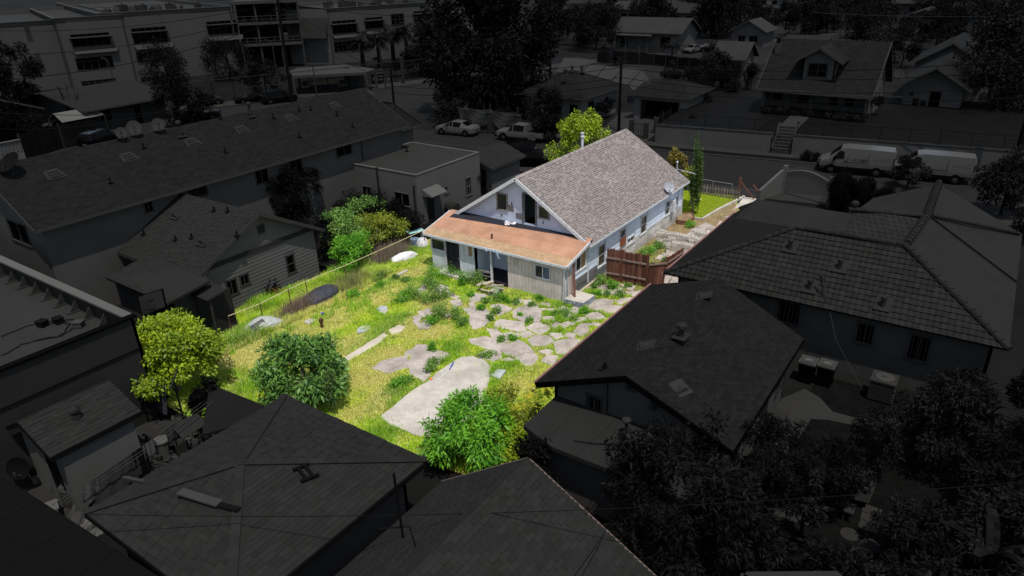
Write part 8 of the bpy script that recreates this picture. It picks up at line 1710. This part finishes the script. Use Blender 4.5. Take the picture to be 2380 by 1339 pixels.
# palms and bushes of the right back yards
def feather_palm(label,base,h,L,n,lm,seed,lean=(0,0),tr=.16,grp=None,wdt=.5):
    base = Vector(base); r = thing('palm',label,'palm',base,group=grp); b = MB(base); top = base+Vector((lean[0],lean[1],h)); b.tube([base,base.lerp(top,.5)+Vector((.05,0,0)),top],[tr,tr*.8,tr*.7],8); b.build('trunk',DK['bark'],r); R_ = random.Random(seed); b = MB(base)
    for k in range(n):
        a = R_.uniform(0,6.283); el = R_.uniform(.1,1.2); pts = []; p = top.copy(); d = Vector((math.cos(a)*math.cos(el),math.sin(a)*math.cos(el),math.sin(el)))
        for j in range(6): pts.append(p.copy()); p = p+d*L/5; d = (d+Vector((0,0,-.32))).normalized()
        for j in range(5):
            s = (pts[j+1]-pts[j]).cross(Vector((0,0,1))).normalized(); w_ = wdt*(1-abs(j-1.8)/4.2)
            for q in (-1,1):
                for f in (0,.33,.66): m_ = pts[j].lerp(pts[j+1],f); b.mesh([m_,m_.lerp(pts[j+1],.35),m_+s*q*w_+(pts[j+1]-pts[j])*.7-Vector((0,0,w_*.45))],[(0,1,2)],R_.random())
    b.build('crown',LM[lm],r); return r
feather_palm('feathery palm in front of the timber porch',G(1560,150),2.6,2.4,26,'d1',1); feather_palm('short feathery palm left of the double garage gate',G(1612,200),1.6,1.8,20,'d1',2); feather_palm('spiky palm beside the double garage',G(1560,268),1.5,1.6,20,'d3',3); feather_palm('tall thin palm in front of the far two-storey house',G(1372,70),6,3.0,22,'d2',4); feather_palm('low palm on the slope behind the tent',G(1430,152),1.0,1.8,18,'d1',5)
TR = [(1660,85,6.0,5.5,5.5,5.6,6000,.6,'d3','wide dark weeping tree behind the parking yard, top right of centre'),(1720,60,4.5,4.5,4.5,5,3500,.6,'d3','dark tree right of the wide weeping tree'),(1600,20,6,6,5,5,4000,.7,'d1','tree above the white-roofed porch house'),
      (1385,118,4.5,4.5,4.2,4.4,5000,.5,'d1','dark leafy tree between the tall pole and the timber porch'),(1300,95,3.5,3,3,3.5,2500,.5,'d1','dark tree just right of the big double-topped tree'),(1415,40,4,4,3.5,4,2600,.6,'d1','tree above the timber porch roof on the left'),
      (1670,240,2.3,2.3,2.0,2.2,5000,.26,'d3','dense dark bush left of the big dormer house'),(1620,268,1.6,1.5,1.2,1.4,2500,.24,'d1','loose shrub beside the driveway fence across the street'),(1745,215,1.5,1.5,1.6,1.8,2000,.26,'d3','dark shrub against the left wall of the big dormer house'),
      (1860,82,4.2,4.2,3.2,3.6,5500,.42,'d3','dark leafy tree directly above the dormer house ridge'),(1920,78,3.6,3.4,2.6,3.0,3500,.42,'d2','paler leafy tree above the right part of the dormer house ridge'),(1985,55,7.5,7.5,4.5,7.5,6500,.55,'d3','flat-topped very dark pine left of the pale roofs, top right'),
      (2015,110,4.5,4.5,5.0,4.8,4500,.42,'d1','tall fine-leaved tree behind the right end of the dormer house roof'),(2120,95,3.6,4.2,2.2,2.8,2500,.42,'d1','low tree in front of the pale hip roof, top right'),(2180,45,6,6,4,5,3500,.6,'d1','tree beyond the pale thin pole, top right'),
      (2250,120,5.0,5.0,4.2,4.6,5500,.42,'d3','dark branching tree behind the rear house roof'),(2325,85,4.0,4.0,3.4,3.6,3000,.45,'d1','tree in front of the pale building at the top right'),(2320,275,5.2,5.2,4.6,6.0,9500,.42,'d2','big large-leaved tree standing over the right lawn across the street'),
      (2375,260,3.5,3.5,3.2,4.6,3500,.4,'d3','dark tree cut by the right edge above the thick pole'),(2010,305,1.1,1.1,1.0,1.2,1800,.2,'d3','round dark shrub at the right front corner of the dormer house'),(2240,300,1.0,1.2,.7,.9,1200,.2,'d1','low shrub in front of the bungalow'),
      (2107,440,1.5,1.4,1.0,1.4,2200,.2,'d2','open shrub in front of the second van'),(2325,500,1.9,1.9,1.7,2.6,4500,.26,'d2','round leafy tree beyond the right end of the tile roof'),(2378,560,.9,.9,.9,1.2,900,.2,'d3','dark bush at the right edge by the small arched gate'),
      (1880,375,.9,.8,.4,.5,900,.18,'d3','low agave-like bush on the verge left of the vans'),(1605,312,.8,.6,.9,1.0,900,.2,'d3','dark shrub at the left end of the retaining wall')]
TR += [(1655,190,2.4,2.4,2.2,2.4,2500,.35,'d1','dark tree below the parking yard beside the small pale shed'),(1595,225,2.0,2.0,1.8,2,2200,.3,'d3','dark shrub mass behind the double garage'),(1345,105,4,4,3.6,3.8,3500,.5,'d1','dark tree over the tent on the left'),(1480,92,3.2,3.2,3,3.2,2500,.5,'d1','dark tree behind the timber porch house roof'),(2092,158,2.6,2.6,2.6,2.8,2500,.4,'d1','dark tree between the dormer house and the rear house'),
       (2170,120,4,4,3,3.4,3000,.5,'d1','wide dark tree above the rear house ridge'),(2225,165,2.6,2.6,2.4,2.6,2500,.4,'d3','dark tree at the right eave of the rear house'),(1700,205,1.6,1.6,1.6,1.8,1800,.3,'d3','dark bush at the left eave of the dormer house'),(1560,200,1.8,1.8,1.6,1.8,1800,.3,'d1','dark bush left of the tent opening'),
       (1015,120,4,4,3.4,3.8,3500,.5,'d1','dark tree at the right corner of the school'),(1290,60,4.5,4.5,4,4.4,3500,.55,'d3','dark tree behind the tall pole'),(2300,230,3,3,3,3.4,3500,.4,'d3','dark tree between the bungalow and the large-leaved tree')]
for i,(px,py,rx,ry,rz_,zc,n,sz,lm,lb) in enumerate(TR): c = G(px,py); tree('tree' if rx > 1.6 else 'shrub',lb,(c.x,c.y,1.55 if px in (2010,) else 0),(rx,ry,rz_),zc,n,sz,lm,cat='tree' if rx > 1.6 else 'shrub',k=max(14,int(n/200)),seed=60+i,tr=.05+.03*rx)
for i,(px,py,h,r,lb) in enumerate(((1948,490,2.9,.85,'tall clipped columnar conifer behind the tile roof, leftmost of three'),(2000,492,2.3,.8,'shorter clipped columnar conifer behind the tile roof, middle one'),(2052,488,1.6,.9,'low clipped dark conifer behind the tile roof, rightmost'))):
    c = G(px,py); r_ = thing('clipped_conifer',lb,'conifer',c,group='clipped conifers behind the tile roof'); P,od,ti = crownpts((c.x,c.y,h*.5),(r,r,h*.52),5000,60,90+i,.22,low=-1,hollow=.85); leafmesh('crown',LM['d3'],r_,c,P,.08,.5,-.3,ti*.5,outdir=od,seed=i); b = MB(c); b.lathe(c+Vector((0,0,h*.5)),[(r*.9*math.cos(a),h*.5*math.sin(a)) for a in (-1.4,-1,-.6,-.2,.2,.6,1,1.4)],14); b.build('core',DK['black'],r_)
    if i == 0: P,od,ti = crownpts((c.x-.5,c.y-.8,h*.42),(r*.8,r*.8,h*.42),3500,40,95,.22,low=-1,hollow=.85); leafmesh('crown',LM['d3'],r_,c,P,.10,.4,-.3,ti*.5,outdir=od,seed=9)
    trunk(r_,c,c,c+Vector((0,0,h*.6)),.1,.05,(3,.3,.4),DK['bark'],i)
# flower border before the dormer house
for i in range(22):
    y = PX(1772,262,cr_x0-.3).y+(PX(2020,280,cr_x0-.3).y-PX(1772,262,cr_x0-.3).y)*(i+.5)/22
    if ts0-.0 < -999: continue
    c = Vector((cr_x0-.6+random.gauss(0,.15),y,1.55)); P,od,ti = crownpts((c.x,c.y,c.z+.35),(.42,.42,.4),260,8,200+i,.5,low=-.2); o = leafmesh('border_plant',LM['db' if i % 3 else 'd2'],None,c,P,.13,.4,.1,ti,outdir=od,seed=i); o.location = c; tag(o,'pale flowering border plant before the dormer house porch','plant','flower border before the dormer house')
# trees between the apartment block, the siding house and the white cube house
tree('spiky_tree','tall spiky dark tree between the apartment block and the shed addition',G(222,688),(1.55,1.5,2.1),2.5,9000,.30,'d2',k=60,seed=120,aspect=.2,droop=.0,cl=.24,tr=.12)
tree('spiky_tree','spiky leafed tree top behind the ridge of the siding house',G(525,540),(1.1,1.1,1.7),3.0,4500,.30,'d2',k=36,seed=121,aspect=.2,droop=.4,cl=.26,tr=.1)
tree('round_tree','round dark tree against the apartment wall right of the spiky tree',G(625,540),(1.9,1.8,1.7),2.6,8000,.20,'d3',k=44,seed=122,cl=.26,tr=.12)
tree('round_tree','dark tree with crossing branches near the middle apartment windows',G(690,545),(2.0,1.9,1.9),3.0,8000,.20,'d3',k=44,seed=123,cl=.26,tr=.12)
tree('dark_bush','dark bush at the foot of the white cube house, left',G(830,530),(1.5,1.6,1.2),1.5,4200,.16,'d1',cat='bush',k=28,seed=124,tr=.06)  # dark bushes stand in for the dimmed far part of the bright ones
tree('dark_bush','dark bush at the foot of the white cube house, centre',G(890,530),(1.5,1.4,1.2),1.5,4200,.16,'d3',cat='bush',k=28,seed=125,tr=.06)
tree('dark_bush','dark bush below the right window of the white cube house',G(935,560),(1.3,1.2,1.1),1.2,3600,.16,'d1',cat='bush',k=24,seed=126,tr=.06)
tree('dark_bush','dark bush between the siding house corner and the bright bush',G(755,600),(1.3,1.2,1.2),1.3,3200,.16,'d3',cat='bush',k=24,seed=127,tr=.06)
tree('dark_bush','thin dark shrub right of the flat-roof house door',G(1105,460),(.8,1.0,.9),1.2,1500,.15,'d1',cat='bush',k=14,seed=128,tr=.04)
tree('vine_bush','dark vine-like bush around the basketball pole',G(395,760),(.9,.9,.9),1.3,2600,.18,'d3',cat='bush',k=18,seed=129,tr=.05)
tree('vine_bush','leafy dark climber at the left corner of the door canopy',G(455,770),(.7,.6,1.1),1.5,2400,.17,'d2',cat='bush',k=18,seed=130,tr=.05)
tree('dark_bush','dark thorny undergrowth below the yellow-green tree, left',G(330,960),(1.0,1.0,.9),.9,3000,.18,'d3',cat='bush',k=20,seed=131,tr=.05)
tree('dark_bush','dark bush added for the dimmed left side of the yellow-green tree',(12.3,28.4,0),(1.5,1.3,1.3),1.6,5000,.17,'d2',cat='bush',k=30,seed=133,tr=.06)  # added bush, stands in for the tree's dimmed half
tree('dark_bush','tall narrow dark bush between the clutter yard and the flat dark roof',G(500,1000),(.55,.6,1.1),1.2,3000,.17,'d3',cat='bush',k=22,seed=132,tr=.05)
c = G(392,975,0); mb = MB(); V = []
for j in range(6):
    for k in range(10): V.append(Vector((-.05*math.sin(k*1.9+j*.6)-.03*j,-(k/9-.5)*.75,1.75-j*.27)))
mb.mesh(V,[(j*10+k,j*10+k+1,(j+1)*10+k+1,(j+1)*10+k) for j in range(5) for k in range(9)]); obj1('hanging_tarp','black plastic sheet hanging under the yellow-green tree','cover',mb,M['tarp'],c)
# spiky plant by the fence, leaves dimmed in colour, dry foot left bright
c = G(630,690); r_ = thing('spiky_plant','spiky agave-like plant with dry yellow skirt by the wire fence','plant',c); R_ = random.Random(3)
for nm,lm_,n_,L0,el0,el1 in (('leaves',LM['d2'],60,.9,.3,1.4),('dry_skirt',leafmat('dry_gold_leaf',(.22,.14,.04),(.5,.36,.12)),70,.65,-.25,.5)):
    b = MB(c)
    for k in range(n_): a = R_.uniform(0,6.283); el = R_.uniform(el0,el1); L = L0*R_.uniform(.7,1.2); d = Vector((math.cos(a)*math.cos(el),math.sin(a)*math.cos(el),math.sin(el))); s = d.cross(Vector((0,0,1))).normalized()*.035; p = c+Vector((0,0,.45)); b.mesh([p-s,p+s,p+d*L*.6+s*.8,p+d*L-Vector((0,0,.08)),p+d*L*.6-s*.8],[(0,1,2,3,4)],R_.random())
    b.build(nm,lm_,r_)
# near garden at the bottom right
NT = [(15.2,5.2,2.55,2.3,2.2,2.5,14000,.20,'d1','huge dark large-leaved tree filling the bottom centre right',.15,70),(18.6,3.5,1.35,1.25,1.3,2.6,6000,.13,'d3','denser small-leaved dark tree top against the dark gable roof',.1,40),
      (20.3,2.2,1.15,1.1,1.05,1.5,6000,.13,'d3','small round citrus-like tree beside the pale path',.08,34),(22.3,1.15,.95,.9,1.3,1.9,3000,.15,'d1','sparse young tree in front of the air conditioner',.05,24),
      (24.7,-.8,1.7,1.6,1.6,2.2,9500,.19,'d2','big round long-leaved tree in front of the tile house wall',.12,55),(22.8,-3.4,1.6,1.6,1.7,2.1,9000,.19,'d1','dark tree at the right edge below the trellis',.12,48),
      (26.8,-3.4,1.3,1.2,1.7,2.2,5000,.18,'d3','dark tree at the right edge beside the tile roof',.1,30),(19.2,-.6,1.25,1.2,.9,1.2,4500,.16,'d2','pale-leaved bush right of the paving squares',.07,30),
      (17.3,-1.2,1.6,1.5,1.1,1.3,6500,.17,'d1','broad dark bush at the bottom right',.08,40),(19.4,-3.0,1.7,1.7,1.5,1.9,8000,.19,'d2','tangled dark tree with trailing leaves, lower right edge',.1,44),
      (15.9,.9,1.5,1.2,.9,1.1,5000,.20,'d2','leafy bush along the bottom edge, right of centre',.06,34),(21.6,-2.4,1.15,1.1,1.1,1.6,6000,.18,'d1','dark tree with dense shade below the tile house, right',.1,36),
      (15.9,-2.6,1.5,1.4,1.2,1.5,5200,.19,'d1','dark leafy mass in the bottom right corner',.08,34),(17.9,2.35,.5,.5,1.0,1.7,1500,.2,'d2','slim big-leaved sapling in front of the covered table',.06,14),
      (16.8,3.0,.7,.7,.6,.9,1500,.2,'d2','leaning sapling at the bottom of the garden left of centre',.06,14)]
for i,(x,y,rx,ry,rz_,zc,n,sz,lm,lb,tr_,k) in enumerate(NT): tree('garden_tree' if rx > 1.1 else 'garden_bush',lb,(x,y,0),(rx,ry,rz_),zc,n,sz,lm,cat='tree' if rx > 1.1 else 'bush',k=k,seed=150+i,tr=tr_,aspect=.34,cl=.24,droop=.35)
tree('dark_bush','dark bush right of the bright green bush, against the flat extension',(15.2,10.2,0),(.95,.85,1.05),1.4,4500,.18,'d1',cat='bush',k=26,seed=170,aspect=.3,tr=.06,droop=.45)
def banana(label,base,h,n,L,seed,lm='d2'):
    base = Vector(base); r = thing('banana_plant',label,'banana plant',base); b = MB(base); top = base+Vector((0,0,h)); b.tube([base,top],[.11,.07],8); b.build('stem',DK['mid'],r); R_ = random.Random(seed)
    for k in range(n):
        a = 6.283*k/n+R_.uniform(-.3,.3); el = R_.uniform(.7,1.2); b = MB(base); p = top.copy(); d = Vector((math.cos(a)*math.cos(el),math.sin(a)*math.cos(el),math.sin(el))); V = []; m = 9
        for j in range(m):
            s = d.cross(Vector((0,0,1))).normalized(); w_ = .16*math.sin(min(1,(j+.4)/3)*1.57)*math.cos(max(0,(j-5)/4)*1.5); V += [p-s*w_-Vector((0,0,w_*.3)),p,p+s*w_-Vector((0,0,w_*.3))]; p = p+d*L/(m-1); d = (d+Vector((0,0,-.20))).normalized()
        for j in range(m-1): b.mesh([V[3*j],V[3*j+1],V[3*j+4],V[3*j+3]],[(0,1,2,3)],R_.random()); b.mesh([V[3*j+1],V[3*j+2],V[3*j+5],V[3*j+4]],[(0,1,2,3)],R_.random())
        b.build('leaf',LM[lm],r)
banana('banana plant with long ribbed leaves at the bottom right, nearest',(14.9,-.6,0),1.7,4,1.7,1,'d1'); banana('banana plant with upright leaf near the right edge',(18.2,-2.2,0),2.0,5,1.5,2,'d1'); banana('banana plant at the bottom right corner',(15.3,-1.9,0),1.4,4,1.5,3,'d1')
# dead pollarded tree by the corner house
c = G(178,300); r_ = thing('bare_tree','bare pollarded tree with upright stubs before the corner house','tree',c); b = MB(c); R_ = random.Random(4)
for k in range(9): a = R_.uniform(0,6.283); p1 = c+Vector((math.cos(a)*.5,math.sin(a)*.5,2.2)); p2 = p1+Vector((R_.gauss(0,.5),R_.gauss(0,.6),R_.uniform(1.5,3))); b.tube([c+Vector((0,0,.3)),p1,p2],[.16,.12,.05],6); 
b.build('trunk',DK['concrete'],r_)
# ------------------------------------------------------------------ the far neighbourhood
R_ = random.Random(21)
FARH = [(1135,18,14,9,'roof_p','white',1,'far house with pale roof left of the big dark tree top'),(1040,22,13,9,'roof_m','mid',1,'far house with brick wall right behind the school block'),(1060,55,14,8,'roof_m','cream',1,'far low house with dark gable between school and big tree'),(1030,70,10,7,'roof_p','white',1,'far low pale-roofed house by the school corner'),(1090,5,15,10,'roof_l','white',1,'far pale house above the low dark-gabled one'),
        (1360,60,9,9,'roof_m','white',2,'far two-storey white house with dark roof, top centre'),(1275,40,10,8,'roof_m','white',1,'far house with side gable next to the two-storey white one'),(1440,42,11,9,'roof_p','cream',1,'far pale-roofed house behind the curved street lamp'),(1530,30,12,9,'roof_m','cream',1,'far house with arched porch above the timber porch'),(1590,52,9,8,'roof_l','cream',1,'far pale-roofed house right of the arched porch one'),
        (1505,5,12,9,'roof_l','white',1,'far house at the top edge left of the dark pole'),(1700,8,12,10,'roof_m','cream',1,'far house at the top edge above the dark weeping tree'),(1790,12,10,8,'roof_p','white',1,'far pale house at the near corner of the far road'),(2105,30,13,10,'roof_l','grey',1,'far house behind the bare tree at the top right'),(2140,75,12,9,'roof_m','grey',1,'far dark-roofed house with pale vents behind the dormer house'),(2270,60,13,10,'roof_m','cream',1,'far house with broad gable below the pale building'),(2310,35,16,10,'roof_p','grey',2,'far two-storey grey building at the top right'),(2350,110,12,9,'roof_p','white',1,'far pale-roofed house at the right edge behind the large-leaved tree'),(2220,20,12,9,'roof_p','white',1,'far white house behind the pale thin pole'),(2030,8,13,9,'roof_p','white',1,'far white house beyond the top of the far road'),(1240,8,14,9,'roof_m','cream',1,'far house over the top of the big dark tree'),(1860,160,6,5,'roof_m','grey',1,'small outbuilding hidden behind the dormer house'),(1735,105,8,6,'roof_p','cream',1,'low pale-roofed shed left behind the dormer house'),(1690,178,6,4,'roof_p','cream',1,'small pale-roofed shed below the parking yard')]
for i,(px,py,L,W_,rm,wm_,st,lb) in enumerate(FARH):
    c = G(px,py+6); ze = 3.0*st+.2; ax = 'xy'[i % 2]; x0,x1,y0,y1 = (c.x,c.x+L*.8,c.y-W_*.5,c.y+W_*.5)
    wn_ = [(1.2,2.6,1.0,2.2,'slide'),(W_*.55,W_*.55+1.6,1.0,2.2,'slide')]+([(1.2,2.6,4.0,5.3,'slide'),(W_*.55,W_*.55+1.6,4.0,5.3,'slide')] if st == 2 else [])
    house('far_house',lb,'house',x0,x1,y0,y1,0,ze,ze+1.7,ax,over=.6,roof=DK[rm],wm=DK[wm_],ops={'-x': wn_})
protos = [tree('far_tree','round dark tree in the far neighbourhood',(400+i*3,300,0),(3.4+i*.5,3.4+i*.4,3.0+.3*i),4.2,2600,.6,('d3','d1','d2','d1')[i],k=26,seed=300+i,tr=.2) for i in range(4)]
spots = []
for _ in range(900):
    px,py = R_.uniform(-60,2440),R_.uniform(-60,95); 
    if px < 1010 and py > -15: continue
    if 1740 < px < 2090 and py < 45+ (px-1900)*-.15 and not (px > 2050): continue
    c = G(px,py); 
    if any((c-s).length < 9 for s in spots): continue
    bad = any(abs(px-f[0]) < 46 and -12 < (py-f[1]) < 22 for f in FARH)
    if bad or len(spots) > 92: continue
    spots.append(c)
reg = [lambda x: 'left' if x < 1000 else 'centre' if x < 1600 else 'right']
used_p = set()
for i,c in enumerate(spots):
    px = 0; v = CM @ (np.array(c)-CPOS); pxx = IMW/2+FPX*v[0]/v[2]; wh = 'above the school' if pxx < 1010 else 'at the top centre' if pxx < 1600 else 'at the top right'; kd = i % 4; ds = ('deep dark','dark','pale-leaved','mid-dark')[kd]
    lb = '%s round far tree %s' % (ds,wh); g = 'far %s trees %s' % (ds,wh)
    if kd not in used_p: used_p.add(kd); o = protos[kd]; o.location = c; o['label'] = lb; o['group'] = g; o.rotation_euler = (0,0,i)
    else: copy_tree(protos[kd],c,lb,g,rz=i*1.3,sc=R_.uniform(.75,1.25))
sheet('hills',[(380,-900),(1800,-900),(1800,1500),(380,1500)],.03,DK['ground'])

# things that look alike: told apart by their order in the photograph
from collections import defaultdict
same = defaultdict(list)
for o in scene.objects:
    if o.get('label') and o.get('category') and not o.parent: same[o['label']].append(o)
ORD = 'leftmost second third fourth fifth sixth seventh eighth ninth tenth eleventh twelfth'.split()
for lb,L in same.items():
    if len(L) > 1:
        def imx(o): v = CM @ (np.array(o.location)-CPOS); return v[0]/max(v[2],.1)
        L.sort(key=imx); n = len(L)
        for i,o in enumerate(L):
            w_ = 'leftmost' if i == 0 else 'rightmost' if i == n-1 else (ORD[i]+' from the left' if i < 12 else '%dth from the left' % (i+1))
            o['label'] = '%s, %s' % (lb,w_)
